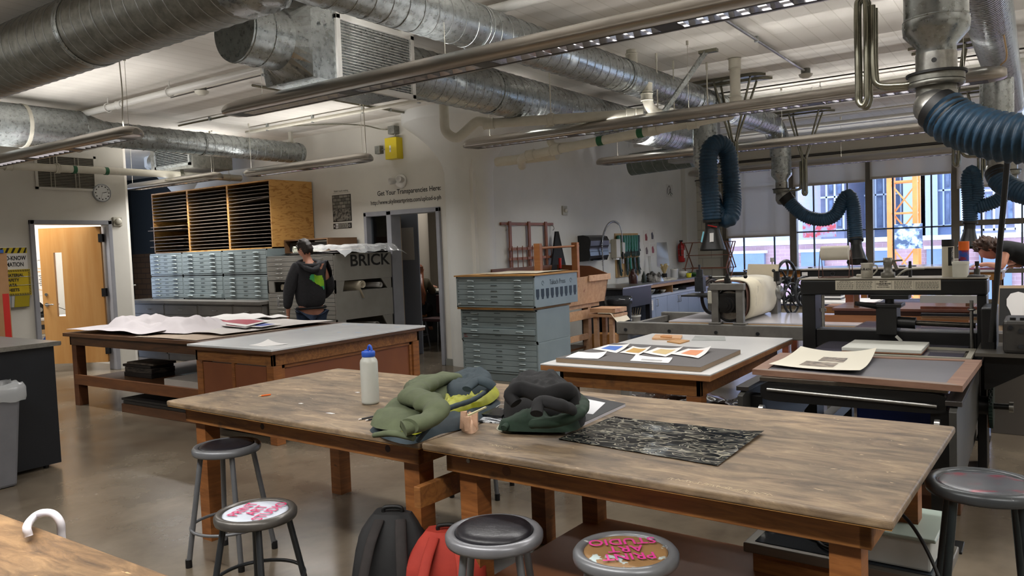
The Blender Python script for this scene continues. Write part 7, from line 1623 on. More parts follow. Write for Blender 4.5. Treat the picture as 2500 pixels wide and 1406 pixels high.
for k, ch in enumerate('ABCDEFG'):
    x = -8.862+k*.0545; dark = k in (0, 6)
    MB().box((x-.024, YR-.0075, 1.972), (x+.024, YR-.006, 2.038)).build('letter_tile', INK if dark else (PAPER if k == 1 else mat('tile_grey', hx('8a8880'), rough=.5)), t)
    text(ch, .06, PAPER if dark else INK, (x, YR-.0078, 1.984), (1, 0, 0), (0, 0, 1), t, sx=.85)
t = thing('emergency_light', 'white twin headed emergency light above the lettering', 'light', (-7.47, YR, 2.55))
MB().lathe([(.001, 0), (.1, 0), (.098, .03), (.07, .05), (.001, .055)], (-7.46, YR, 2.575), (0, -1, 0), n=28, cap=False).build('base', WHITEP, t)
for x, d in ((-7.57, V(-.5, -1, -.1)), (-7.38, V(.1, -1, .1))): MB().lathe([(.035, 0), (.045, .05), (.048, .1), (.043, .1), (.03, .085), (.001, .08)], V(x+.03*(1 if x < -7.5 else -1), YR-.03, 2.585), d, n=24, cap=False).build('lamp_head', mat('lamp_white', hx('b9b7b2'), rough=.3), t)
t = thing('junction_box', 'yellow electrical box high on the rear wall beside the column capital', 'electrical box', (-7.5, 8.1, 2.88))
MB().box((-7.63, 8.04, 2.885), (-7.41, 8.17, 3.18)).build('cover', YEL, t, bevel=.004); MB().box((-7.545, 8.038, 2.98), (-7.515, 8.04, 3.07)).build('sticker', PAPER, t)
text('YI', .03, INK, (-7.53, 8.0375, 3.01), (1, 0, 0), (0, 0, 1), t)
t = thing('junction_box', 'grey electrical box directly above the yellow one', 'electrical box', (-7.52, 8.1, 3.23)); MB().box((-7.58, 8.06, 3.235), (-7.46, 8.17, 3.345)).build('cover', GALVD, t, bevel=.003)
MB().cyl((-7.5, 8.12, 3.18), (-7.5, 8.12, 3.235), .015, n=10).build('connector', STEEL, t)
t = thing('junction_box', 'small grey square box left of the yellow electrical box', 'electrical box', (-7.82, 8.1, 3.0)); MB().box((-7.88, 8.09, 2.99), (-7.78, 8.17, 3.1)).build('cover', GALVD, t, bevel=.003)
MB().tube(smooth_path([(-7.78, 8.13, 3.04), (-7.7, 8.13, 3.045), (-7.63, 8.13, 3.04)], 5), .008, 8).build('flex_conduit', STEEL, t)
tag(MB().tube(smooth_path([(-8.6, 7.2, 3.38), (-8.2, 7.6, 3.4), (-7.9, 7.9, 3.38), (-7.75, 8.1, 3.33), (-7.6, 8.12, 3.31), (-7.58, 8.12, 3.3)], 8), .009, 8).build('flex_conduit', TUBEG), 'grey flexible conduit curving from the ceiling to the box above the yellow one', 'conduit')

# ---------------------------------------------------------------- sink wall
XS_ = -6.2
def ws(px, py, off=0.): return at(px, py, x=XS_+off)
RW = mat('rack_red_wood', hx('7c4b35'), hx('8a5840'), sc=4, rough=.5)
t = thing('hanging_rack', 'reddish wooden frame rack hanging on the wall behind the flat file stack', 'rack', (XS_+.03, 9.4, 1.3))
MB().box((XS_, 8.74, 1.895), (XS_+.03, 10.12, 1.935)).build('top_rail', RW, t, bevel=.003)
for y in (8.93, 9.42, 9.88): MB().box((XS_+.03, y-.03, 1.3), (XS_+.05, y+.03, 1.95)).build('upright', RW, t, bevel=.003)
for z in (1.56, 1.42, 1.27): MB().box((XS_+.05, 8.86, z-.02), (XS_+.07, 10.1, z+.02)).build('cross_rail', RW, t, bevel=.003)
for k in range(9): y = 8.92+k*.13; MB().cyl((XS_+.075, y, 1.25), (XS_+.075, y, 1.6), .006, n=8).build('dowel', RW, t)
for y in (8.8, 10.05): MB().tube(smooth_path([(XS_+.03, y, 1.9), (XS_+.07, y, 1.88), (XS_+.08, y, 1.84), (XS_+.06, y, 1.82)], 5), .006, 8).build('hook', STEEL, t)
tag(MB().prism([(XS_+.1, 10.03, 1.8), (XS_+.12, 10.07, 1.8), (XS_+.15, 10.22, 1.22), (XS_+.1, 9.86, 1.22), (XS_+.1, 9.92, 1.42)], (.03, .0, 0)).build('apron_cloth', mat('black_apron', hx('1b1c1f'), rough=.8), bevel=.01), 'black apron hanging from the right hook of the wooden frame rack', 'apron')
# raw pine vat
t = thing('papermaking_vat', 'raw pine trough with rust brown inside on a wooden stand, right of the flat files', 'vat', (-5.7, 9.2, 0))
x0, x1, y0, y1 = -6.1, -5.2, 8.35, 10.02
RV = mat('rust_inside', hx('6e4426'), hx('623a1f'), sc=3, rough=.5)
MB().prism([(x1-.03, y0, 1.13), (x1-.03, y1, 1.15), (x1-.09, y1-.05, .76), (x1-.09, y0, .76)], (.03, 0, 0)).build('front_board', LPINE, t, bevel=.003)
MB().prism([(x0, y1-.03, .76), (x1-.06, y1-.03, .76), (x1, y1, 1.15), (x1-.3, y1, 1.27), (x0, y1, 1.3)], (0, -.025, 0)).build('end_board', RV, t, bevel=.003)
MB().box((x0, y0, .76), (x0+.025, y1, 1.3)).build('back_board', RV, t); MB().box((x0, y0, .76), (x1-.08, y1-.05, .79)).build('floor_board', RV, t); MB().box((x0, y0, .76), (x1-.05, y0+.025, 1.14)).build('end_board', LPINE, t)
MB().box((x1-.0, 9.4, 1.07), (x1+.02, y1+.02, 1.155)).build('cleat', LPINE, t, bevel=.003)
for z, h_ in ((.7, .06), (.54, .13)): MB().box((x1-.12, y0, z-.0), (x1-.09, y1-.15, z+h_)).build('stand_rail', LPINE, t, bevel=.003)
for y in (y0+.05, 9.55):
    for x in (x1-.19, x0+.1): MB().box((x, y, 0), (x+.09, y+.09, .7)).build('stand_leg', LPINE, t, bevel=.003)
MB().box((x1-.14, y0, .25), (x1-.11, 9.55, .33)).build('stretcher', LPINE, t)
MB().box((x0+.1, y0+.1, .12), (x1-.15, 9.6, .15)).build('lower_shelf', PINED, t)
t = thing('drying_stand', 'wooden frame with two posts and a dowel standing over the pine trough', 'frame', (-5.4, 8.8, .8))
PO = mat('post_orange', hx('8f5a31'), hx('9b6539'), sc=3, st=(1, 1, 8), rough=.5)
for y in (8.27, 9.22): MB().box((-5.33, y-.035, 1.12), (-5.24, y+.03, 1.62)).build('post', PO, t, bevel=.006)
MB().cyl((-5.28, 8.27, 1.56), (-5.28, 9.3, 1.57), .014, n=12).build('dowel', PO, t)
tag(MB().box((XS_+.3, 9.78, .791), (XS_+.33, 9.82, 1.25), 0).cyl((XS_+.315, 9.8, 1.25), (XS_+.315, 9.8, 1.4), .022, n=12, mi=1).build('squeegee', [IRON, RED]), 'tool with a red handle standing up from the pine trough', 'tool')
t = thing('stool', 'small raw wooden stool with boards and cream paper in front of the black sink', 'stool', (-4.98, 9.6, 0))
for x in (-5.12, -4.88):
    for y in (9.45, 9.7): MB().box((x-.03, y-.03, 0), (x+.03, y+.03, .58)).build('leg', LPINE, t)
MB().box((-5.2, 9.38, .58), (-4.8, 9.78, .62)).build('seat', LPINE, t, bevel=.003)
tag(MB().box((-5.19, 9.4, .64), (-4.8, 9.76, .7)).build('board_stack', LPINE, bevel=.003), 'two raw pine boards stacked on the small wooden stool', 'boards')
def dr(u, v): x = -5.05+.3*u; y = 9.36+.4*v; return (x, y, .636 - max(0, x+4.85)*1.2 + .004*math.sin(v*9))
tag(MB().grid(dr, 16, 10, .002).build('cream_paper', CREAM), 'cream paper sheet hanging over the edge of the small wooden stool', 'paper')
t = thing('waste_bin', 'black bin with shiny liner behind the small wooden stool', 'trash can', (-5.3, 10.45, 0))
MB().lathe([(.16, 0), (.2, .74), (.2, .75)], (-5.25, 10.4, 0), n=24).build('bin_body', RUBBER, t); MB().lathe([(.205, .68), (.215, .74), (.2, .79), (.17, .74)], (-5.25, 10.4, 0), n=18, cap=False).build('bin_liner', mat('liner_black', hx('2b2d30'), rough=.12), t)
t = thing('crate', 'low orange wooden crate on the floor between the pine trough legs', 'crate', (-5.2, 9.9, 0)); MB().box((-5.35, 9.7, 0), (-4.98, 9.95, .3)).build('side', mat('orange_pine', hx('a8763c'), rough=.5), t, bevel=.004)
# towel and soap dispensers
t = thing('towel_dispenser', 'large rounded black paper towel dispenser on the sink wall', 'dispenser', (XS_, 11.2, 1.3))
vs = []; nn = 12; prof = [(0, 1.73), (.1, 1.735), (.2, 1.71), (.24, 1.64), (.23, 1.56), (.205, 1.52), (.22, 1.46), (.225, 1.4), (.19, 1.32), (.0, 1.31)]
MB().prism([(XS_+a+.001, 10.9, z) for a, z in prof], (0, .64, 0)).build('housing', mat('dispenser_black', hx('17181a'), rough=.3), t, bevel=.05, seg=5)
MB().box((XS_+.05, 11.02, 1.318), (XS_+.21, 11.44, 1.33)).build('paper_slot', RUBBER, t)
for y, w_, z0_, z1_, m, lab in ((11.72, .13, 1.42, 1.6, GALVD, 'metal cup holder basket beside the towel dispenser'), (12.05, .17, 1.33, 1.66, OFFP, 'tall grey soap dispenser beside the spray faucet'), (12.3, .1, 1.4, 1.6, OFFP, 'small beige dispenser left of the glove board')):
    t = thing('soap_dispenser', lab, 'dispenser', (XS_, y+w_/2, z0_)); MB().box((XS_, y, z0_), (XS_+.11, y+w_, z1_)).build('case', m, t, bevel=.015); MB().box((XS_+.03, y+.03, z0_-.03), (XS_+.09, y+w_-.03, z0_)).build('nozzle', WHITEP, t)
# spray faucet
t = thing('spray_faucet', 'tall spring spray faucet arching over the sink', 'faucet', (-5.95, 11.5, .9))
fx = -5.95
def wf(px, py): q = at(px, py, x=fx); return V(fx, q.y, q.z)
path = smooth_path([wf(1473, 662), wf(1471, 625), wf(1470, 595), wf(1474, 570), wf(1484, 549), wf(1497, 541), wf(1510, 547), wf(1517, 565), wf(1519, 590), wf(1520, 615)], 10)
MB().tube([V(fx, path[0].y, .88)]+path, .008, 10).build('riser_pipe', CHROME, t)
sp = []; P_ = resample(path, .004); 
for i, p in enumerate(P_[20:int(len(P_)*.72)]):
    a = i*.9; d = (P_[min(i+22, len(P_)-1)]-P_[i+19]).normalized(); x_, y_ = basis(d); sp.append(p+x_*math.cos(a)*.018+y_*math.sin(a)*.018)
MB().tube(sp, .003, 5).build('spring_coil', STEEL, t)
e = path[-1]; MB().cyl(e, e-V(0, 0, .12), .014, .02, n=14).build('spray_head', RUBBER, t); MB().cyl(e-V(0, 0, .2), e-V(0, 0, .12), .02, n=14).build('hand_valve', CHROME, t)
# glove board
t = thing('glove_board', 'tan pegboard with rows of hooks behind the faucet', 'board', (XS_, 12.6, 1.0)); gb0, gb1 = 12.2, 13.13
MB().box((XS_, gb0, .98), (XS_+.015, gb1, 1.76)).build('panel', mat('pegboard', hx('a98d62'), rough=.7), t)
for k in range(9):
    for z in (1.72, 1.32): MB().cyl((XS_+.015, gb0+.06+k*.1, z), (XS_+.06, gb0+.06+k*.1, z+.01), .003, n=6).build('hook', STEEL, t)
GG = mat('green_rubber', hx('0f6b52'), hx('0c5543'), sc=9, rough=.35); GB_ = mat('glove_blackened', hx('101a18'), hx('0f3d31'), sc=14, rough=.35)
def glove(y, z, s, m, label, k):
    t = thing('rubber_glove', label, 'glove', (XS_+.05, y, z-.36*s), 0, None); rnd = random.Random(k)
    tw_ = rnd.uniform(-.03, .03)
    MB().tube(smooth_path([(XS_+.05, y, z), (XS_+.052, y+tw_*.3, z-.1*s), (XS_+.055, y+tw_*.6, z-.19*s), (XS_+.055, y+tw_, z-.25*s)], 5), [.05*s]*6+[.042*s]*5+[.036*s]*5, 14, flat=.45, up=(1, 0, 0)).build('cuff_and_palm', m, t)
    for f in range(4):
        yy = y+tw_+(f-1.5)*.019*s; l = (.07, .085, .08, .06)[f]*s
        MB().cyl((XS_+.055, yy, z-.23*s), (XS_+.06+rnd.uniform(0, .01), yy+(f-1.5)*.006, z-.25*s-l), .0095*s, .007*s, n=8).build('finger', GB_, t)
    MB().cyl((XS_+.055, y+tw_+.03*s, z-.19*s), (XS_+.065, y+tw_+.062*s, z-.25*s), .0105*s, .008*s, n=8).build('thumb', GB_, t)
gl = [(.06, 0), (.17, 1), (.27, 0), (.37, 0), (.47, 0), (.58, 0), (.68, 0), (.78, 1), (.86, 1)]
ordn = ['first', 'second', 'third', 'fourth', 'fifth', 'sixth', 'seventh', 'eighth', 'ninth']
for k, (dy, d_) in enumerate(gl): glove(gb0+dy, 1.72, 1.15, GB_ if k in (1, 8) else GG, '%s green rubber glove from the left in the top row of the glove board' % ordn[k], k)
for k, dy in enumerate((.08, .38, .5, .66, .84)): glove(gb0+dy, 1.32, .95, GB_ if k != 2 else GG, '%s dark rubber glove from the left in the lower row of the glove board' % ordn[k], 20+k)
# prints
for k, (pa, pb, cc, lab) in enumerate((((1570, 562), (1584, 597), '7a3030', 'upper left small white print with a red brown mark pinned on the sink wall'), ((1586, 560), (1598, 592), '3a3a44', 'upper right small white print with a grey mark pinned on the sink wall'), ((1572, 598), (1585, 627), '55423a', 'lower left small white print with a brown mark pinned on the sink wall'), ((1587, 596), (1600, 624), '8a3434', 'lower right small white print with a red mark pinned on the sink wall'))):
    a, b = ws(*pa), ws(*pb); t = thing('pinned_print', lab, 'print', (XS_, (a.y+b.y)/2, b.z)); MB().box((XS_, a.y, b.z), (XS_+.003, b.y, a.z)).build('paper', mat('white_print_paper', hx('c6c4be'), rough=.6), t)
    cy, cz = (a.y+b.y)/2, (a.z+b.z)/2; MB().prism([(XS_+.003, cy-.04, cz-.06), (XS_+.003, cy+.05, cz-.06), (XS_+.003, cy+.06, cz), (XS_+.003, cy+.01, cz+.08), (XS_+.003, cy-.05, cz+.05)], (.001, 0, 0)).build('printed_mark', mat('mark'+cc, hx(cc), rough=.5), t)
a, b = ws(1602, 592), ws(1628, 648)
tag(MB().grid(lambda u, v: (XS_+.01+.05*(1-v)*u, a.y+(b.y-a.y)*u, b.z+(a.z-b.z)*v), 6, 6, .0).build('acetate_sheet', mat('smoky_acetate', hx('7d7d78'), rough=.15, alpha=.45)), 'smoky clear acetate sheet hanging on the sink wall left of the extinguisher', 'film')
t = thing('fire_extinguisher', 'red fire extinguisher on the sink wall near the corner', 'fire extinguisher', (XS_+.1, 14.95, 1.12)); ey = 14.98
MB().lathe([(.001, 1.15), (.06, 1.155), (.07, 1.18), (.07, 1.48), (.05, 1.53), (.02, 1.55), (.02, 1.57)], (XS_+.1, ey, 0), n=28, cap=False).build('cylinder', RED, t)
MB().box((XS_+.07, ey-.02, 1.57), (XS_+.13, ey+.02, 1.6)).build('valve', RUBBER, t); MB().tube(smooth_path([(XS_+.1, ey-.02, 1.58), (XS_+.12, ey-.1, 1.56), (XS_+.12, ey-.1, 1.4), (XS_+.12, ey-.08, 1.28)], 5), .01, 8).build('hose', RUBBER, t)
for z in (1.3, 1.42): MB().torus((XS_+.1, ey, z), (0, 0, 1), .071, .004, 28, 6).build('strap', STEEL, t)
MB().box((XS_+.168, ey-.035, 1.24), (XS_+.172, ey+.035, 1.4)).build('label', PAPER, t)
a = ws(1377, 514); t = thing('fire_alarm', 'small beige alarm strobe on the sink wall above the apron', 'alarm', (XS_, a.y, a.z-.07)); MB().box((XS_, a.y-.07, a.z-.07), (XS_+.02, a.y+.07, a.z+.07)).build('plate', mat('alarm_beige2', hx('a6a394'), rough=.5), t, bevel=.004); MB().lathe([(.03, .02), (.035, .05), (.001, .06)], (XS_, a.y+.01, a.z), (1, 0, 0), n=18, cap=False).build('strobe', WHITEP, t)
a = ws(1634, 466)
t = thing('wall_drawing', 'small line drawing on white paper high near the far corner', 'drawing', (XS_, a.y, a.z-.12)); MB().box((XS_, a.y-.16, a.z-.13), (XS_+.003, a.y+.17, a.z+.13)).build('paper', mat('white_print_paper2', hx('c2c2bd'), rough=.6), t)
q = MB(); q.tube(smooth_path([(XS_+.005, a.y-.12, a.z-.06), (XS_+.005, a.y-.1, a.z+.03), (XS_+.005, a.y-.02, a.z+.1), (XS_+.005, a.y+.04, a.z+.05), (XS_+.005, a.y+.06, a.z-.03), (XS_+.005, a.y+.14, a.z-.06)], 6), .006, 6).tube(smooth_path([(XS_+.005, a.y-.08, a.z-.08), (XS_+.005, a.y, a.z-.04), (XS_+.005, a.y+.08, a.z-.1)], 6), .005, 6).torus((XS_+.005, a.y+.02, a.z-.0), (1, 0, 0), .03, .005, 20, 6); q.build('line_drawing', INK, t)
# black sink
SB = mat('sink_black', hx('15161b'), hx('1c1d23'), sc=4, rough=.35, c3=hx('55565c'), sc3=22, lo3=.74, hi3=.77)
t = thing('sink_cabinet', 'black utility sink stand with a steel rim and open front', 'sink', (-5.8, 11.5, 0)); sx0, sx1, sy0, sy1 = -6.19, -5.45, 10.95, 12.03
MB().box((sx0, sy0, .55), (sx1, sy1, .86)).build('basin_body', SB, t, bevel=.004)
for x in (sx0, sx1-.08):
    for y in (sy0, sy1-.08): MB().box((x, y, 0), (x+.08, y+.08, .55)).build('leg', SB, t)
MB().box((sx0, sy0, .0), (sx1-.5, sy0+.02, .55)).build('side_panel', SB, t); MB().box((sx0, sy0, .05), (sx1, sy1, .08)).build('bottom_shelf', SB, t); MB().box((sx0, sy0+.02, .08), (sx0+.02, sy1, .55)).build('back_panel', RUBBER, t)
MB().box((sx0, sy0-.02, .86), (sx1+.02, sy1+.02, .885)).build('steel_rim', STEEL, t, bevel=.003)
MB().box((sx0+.03, sy0+.02, .885), (sx0+.06, sy0+.6, 1.14)).build('splash_guard', mat('splash_white', hx('b3b7c2'), rough=.3), t)
for k, (y, zz, r, lab) in enumerate(((11.35, .08, .13, 'stack of white buckets under the black sink'), (11.75, .08, .11, 'short white bucket with brushes under the black sink'))):
    t = thing('bucket_stack' if k == 0 else 'bucket', lab, 'buckets' if k == 0 else 'bucket', (-5.65, y, zz))
    for j in range(4 if k == 0 else 1):
        z = zz+j*.055; hgt = .27 if k == 0 else .3; MB().lathe([(r*.85, z), (r, z+hgt), (r*1.06, z+hgt), (r*1.06, z+hgt-.03), (r*1.0, z+hgt-.035)], (-5.65, y, 0), n=28).build('bucket_shell', WHITEP, t)
    MB().torus((-5.65, y, zz+.2), (.3, 0, 1), r*1.02, .004, 30, 6).build('wire_bail', STEEL, t)
    if k == 1:
        for j in range(5): MB().cyl((-5.65+.03*j-.06, y-.04+.02*j, .3), (-5.62+.03*j-.06, y-.06+.035*j, .5), .008, n=8).build('brush_handle', mat('brush_pale', hx('a59a88'), rough=.5), t)
# counter run
cx0, cx1, cy0, cy1 = -6.2, -5.6, 12.12, 15.12
BC = mat('pale_blue_cabinet', hx('8e9cb6'), hx('8895ae'), sc=2, rough=.35)
MBt = MB().box((cx0, cy0, .845), (cx1+.01, cy1, .87), 0).box((cx1-.02, cy0, .79), (cx1, cy1, .845), 1)
tag(MBt.build('counter_top', [mat('speckled_dark_top', hx('55565c'), hx('6c6d73'), sc=20, rough=.3), mat('maple_edge', hx('a07a52'), rough=.5)]), 'long dark counter top with a wood front edge along the sink wall', 'counter')
t = thing('base_cabinet', 'pale blue base cabinets under the counter on the sink wall', 'cabinet', (-5.9, 13.6, 0))
MB().box((cx0, cy0, .08), (cx1-.02, cy1, .62)).build('cabinet_body', BC, t); MB().box((cx0, cy0, .62), (cx1+.0, cy1, .655)).build('ledge', mat('ledge_blue', hx('a3adbf'), rough=.35), t); MB().box((cx0, cy0+.3, .0), (cx1-.06, cy1, .08)).build('toe_kick', mat('toe', hx('6a6a68'), rough=.5), t)
for y in (cy0, 13.3, cy1-.03): MB().box((cx0, y, .655), (cx1-.01, y+.03, .79)).build('divider', mat('divider_wood', hx('8f6a42'), rough=.5), t)
MB().box((cx0, cy0, .655), (cx0+.02, cy1, .845)).build('back_panel', DARKP, t)
dys = [12.52, 13.03, 13.56, 14.04, 14.58, 15.05]
for k in range(5):
    d_ = MB().box((cx1-.02, dys[k]+.004, .1), (cx1, dys[k+1]-.004, .61)).build('door', BC, t, bevel=.002)
    yh = dys[k]+.05 if k in (0, 2, 4) else dys[k+1]-.05
    MB().tube([(cx1, yh, .46), (cx1+.03, yh, .46), (cx1+.03, yh, .58), (cx1, yh, .58)], .006, 8).build('handle', STEEL, d_)
d_ = MB().box((cx1-.02, cy0, .1), (cx1, 12.515, .61)).build('door', BC, t); MB().box((cx1, 12.2, .4), (cx1+.002, 12.42, .58)).build('notice', PAPER, d_)
for k in range(6): MB().box((cx1+.002, 12.22, .565-k*.025), (cx1+.0025, 12.4-.02*(k % 3), .57-k*.025)).build('notice_line', INK, d_)
# bowls on the open shelf and jars on top
def bowl(label, x, y, z, r, h, m, name='bowl'):
    return tag(MB().lathe([(r*.4, z), (r*.8, z+h*.45), (r, z+h), (r*.94, z+h), (r*.74, z+h*.5), (r*.3, z+h*.12), (.001, z+h*.1)], (x, y, 0), n=28, cap=False).lathe([(r*.4, z), (.001, z)], (x, y, 0), n=20, cap=False).build(name, m), label, 'bowl')
bowl('large grey metal bowl on the open shelf at the left', -5.75, 12.55, .656, .13, .1, GALVD); bowl('small white bowl on the open shelf', -5.72, 13.12, .668, .06, .045, WHITEP); bowl('dark bowl next to the small white one', -5.8, 12.95, .668, .08, .06, DARKP); bowl('white dish on the right open shelf', -5.75, 13.75, .656, .07, .04, WHITEP)
tag(MB().box((-5.95, 12.8, .656), (-5.62, 13.25, .666)).build('serving_tray', STEEL), 'shallow tray under the bowls on the open shelf', 'tray'); tag(MB().box((-6.0, 14.1, .656), (-5.66, 14.9, .69)).build('shallow_tray', mat('steel_tray', hx('6d7077'), rough=.35, metal=.5)), 'long dark tray on the right part of the open shelf', 'tray')
bowl('green mixing bowl at the far end of the counter', -5.75, 14.75, .871, .1, .08, mat('green_bowl', hx('2f5b2c'), rough=.35)); bowl('white bowl behind the green bowl on the counter', -5.95, 14.65, .871, .1, .11, WHITEP)
tag(MB().lathe([(.045, .871), (.055, .95), (.05, .95), (.04, .88), (.001, .88)], (-5.72, 14.4, 0), n=24).build('yellow_cup', mat('bright_yellow', hx('c9c21a'), rough=.4)), 'bright yellow cup beside the green bowl', 'cup')
tag(MB().cyl((-5.9, 14.1, .871), (-5.9, 14.1, 1.03), .07, n=28, mi=0).cyl((-5.9, 14.1, 1.03), (-5.9, 14.1, 1.05), .073, n=28, mi=1).build('jar', [mat('jar_white', hx('b7b9ba'), rough=.3), WHITEP]), 'white lidded jar on the counter left of the yellow cup', 'jar')
tag(MB().cyl((-5.95, 14.33, .871), (-5.95, 14.33, 1.06), .05, n=24).build('clear_jar', mat('jar_clear', hx('9fa3a3'), rough=.1, alpha=.5)), 'clear jar between the white jar and the green bowl', 'jar')
t = thing('brush_jar', 'black jar full of cream brushes under the fire extinguisher', 'jar', (-5.95, 13.75, .871)); MB().cyl((-5.95, 13.75, .871), (-5.95, 13.75, .98), .05, n=22).build('jar', RUBBER, t)
for k in range(9): a = k*.7; MB().cyl((-5.95, 13.75, .96), (-5.95+math.cos(a)*.05, 13.75+math.sin(a)*.09, 1.1+.03*(k % 3)), .01, .02, n=8).build('brush', mat('bristle', hx('b9a77c'), rough=.8), t)
tag(MB().lathe([(.04, .871), (.042, .99), (.02, 1.03), (.008, 1.07), (.001, 1.08)], (-5.85, 12.62, 0), n=20, cap=False).build('squeeze_bottle', mat('dark_green_bottle', hx('26302a'), rough=.3)), 'dark squeeze bottle on the counter right of the glove board', 'bottle')
tag(MB().lathe([(.075, .871), (.078, 1.0), (.05, 1.06), (.03, 1.1), (.03, 1.13)], (-5.9, 12.28, 0), n=24, cap=True).build('brown_bottle', mat('red_brown_bottle', hx('3a1a16'), rough=.25)), 'dark red brown jug on the counter at the glove board', 'jug')
tag(pillow(MB(), [(-6.0, 12.8), (-5.7, 12.8), (-5.68, 13.1), (-5.95, 13.15)], .871, .14, 12, .5, 12, 3).build('crumpled_bag', mat('dark_film_bag', hx('1d1b1b'), hx('7d7b78'), sc=7, lo=.45, hi=.6, rough=.2)), 'crumpled black and clear plastic bag on the counter', 'bag')
for k, (y, lab) in enumerate(((13.2, 'pale folded cloth right of the crumpled bag'), (13.5, 'second pale rag further along the counter'), (14.95, 'white papers at the far end of the counter'))): tag(pillow(MB(), [(-6.0, y), (-5.66, y-.02), (-5.68, y+.22), (-5.95, y+.25)], .871, .035, 8, .6, 14, k).build('cloth', mat('pale_cloth', hx('b3b1a9'), hx('9f9d95'), sc=8, rough=.8)), lab, 'cloth')
tag(MB().cyl((-6.02, 13.3, .88), (-6.1, 13.42, 1.32), .03, n=16).build('acrylic_tube', mat('clear_tube', hx('a8abab'), rough=.1, alpha=.4)), 'clear tube leaning on the sink wall left of the extinguisher', 'tube')
tag(MB().box((-5.9, 13.3, .872), (-5.7, 13.42, .9)).build('scraper', RUBBER), 'black scraper on the counter right of the crumpled bag', 'tool')
# folding rack of dowels in the corner
t = thing('drying_rack', 'folding wooden dowel rack standing in the far corner by the window', 'rack', (-5.5, 15.2, 0)); DW = mat('dowel_wood', hx('7f5340'), rough=.5)
ra = MB(); pts_ = [(14.9, 1.54), (15.35, 1.02), (14.9, 1.02), (15.35, 1.54), (14.9, .5), (15.35, .5), (14.95, .01), (15.3, .01)]
for x in (-6.0, -5.15):
    for i, j in ((0, 1), (2, 3), (2, 5), (4, 1), (4, 7), (6, 5)): MB().beam((x, *pts_[i]), (x, *pts_[j]), .02, .012).build('brace', DW, t)
for y, z in pts_[:6]+[(15.12, 1.28), (15.12, .76)]: MB().cyl((-6.05, y, z), (-5.1, y, z), .008, n=8).build('dowel', DW, t)
for i, j in ((0, 1), (2, 3)): MB().beam((-5.1+.0, pts_[i][0], pts_[i][1]), (-5.1, pts_[j][0], pts_[j][1]), .02, .012).build('brace', DW, t)
# inner room furniture
t = thing('desk', 'desk with dark front in the room behind the rear doorway', 'desk', (-8.3, 10.1, 0))
MB().box((-9.3, 9.85, .88), (-7.2, 10.5, .91)).build('desk_top', OFFP, t); MB().box((-9.25, 9.9, .0), (-8.75, 10.45, .88)).build('pedestal', mat('charcoal_pedestal', hx('24272b'), rough=.4), t); MB().box((-7.8, 9.9, 0), (-7.25, 10.45, .88)).build('pedestal', mat('maroon_pedestal', hx('2d1a16'), rough=.5), t)
t = thing('shelf_unit', 'dark shelving with cream papers beyond the seated person', 'shelf unit', (-8.6, 11.5, 0)); MB().box((-9.3, 11.3, 0), (-7.6, 11.9, 1.2)).build('case', mat('dark_shelf', hx('241d19'), rough=.6), t)
for z in (.95, 1.03, 1.1): MB().box((-9.25, 11.25, z), (-7.7, 11.85, z+.015)).build('paper_layer', PAPER, t)
for k, (x, w, h_, m, lab) in enumerate(((-9.55, .28, .2, REDW, 'red brown box on the dark shelving'), (-9.22, .42, .22, mat('pink_box', hx('a58c80'), rough=.6), 'pinkish carton on the dark shelving'), (-8.72, .2, .12, mat('yellow_roll', hx('b59a4a'), rough=.6), 'yellow tape roll box on the dark shelving'))): tag(MB().box((x+.3, 11.4, 1.2), (x+.3+w, 11.7, 1.2+h_)).build('box', m, bevel=.004), lab, 'box')
t = thing('chair', 'chrome legged chair with a dark red seat beside the seated person', 'chair', (-8.05, 9.5, 0)); MB().box((-8.25, 9.35, .45), (-7.85, 9.75, .5)).build('seat', mat('dark_red_seat', hx('3d201c'), rough=.5), t, bevel=.015); MB().box((-8.25, 9.73, .55), (-7.85, 9.77, .85)).build('backrest', mat('dark_red_seat2', hx('3d201c'), rough=.5), t, bevel=.01)
for x in (-8.25, -7.85):
    for y in (9.36, 9.74): MB().cyl((x, y, 0), (x+.02*(1 if x < -8 else -1), y, .46), .01, n=8).build('leg', CHROME, t)
t = thing('type_case', 'leaning wooden type case tray beyond the seated person', 'tray', (-9.7, 10.9, .9)); M = Matrix.Translation((-9.75, 10.9, .9)) @ Matrix.Rotation(math.radians(-18), 4, 'Y')
MB().box((0, 0, 0), (.25, .03, .95), M=M).build('tray_frame', REDW, t); q = MB()
for i in range(3):
    for j in range(9): q.box((.015+i*.078, -.004, .03+j*.1), (.08+i*.078, 0, .11+j*.1), M=M)
q.build('compartments', mat('case_dark', hx('2a1d16'), hx('8a6a50'), sc=30, lo=.55, hi=.7, rough=.6), t)
t = thing('easel', 'red brown wooden press frame with a paper roll left of the seated person', 'frame', (-9.2, 10.2, .91)); MB().beam((-9.35, 10.1, .91), (-9.55, 10.1, 1.55), .06, .05).beam((-9.1, 10.1, .91), (-9.3, 10.1, 1.5), .05, .05).build('leg', REDW, t); MB().box((-9.6, 10.05, 1.52), (-9.25, 10.2, 1.56)).build('top_board', OFFP, t)
tag(MB().cyl((-9.12, 10.0, .95), (-9.2, 10.0, 1.38), .05, n=18).build('paper_roll', CREAM), 'cream paper roll leaning against the red brown frame', 'paper roll')
tag(MB().box((-8.05, 9.9, .911), (-7.85, 10.1, 1.06)).build('carton', mat('cream_box', hx('8f7c60'), rough=.6), bevel=.004), 'small tan carton stack on the desk right of the seated person', 'box')
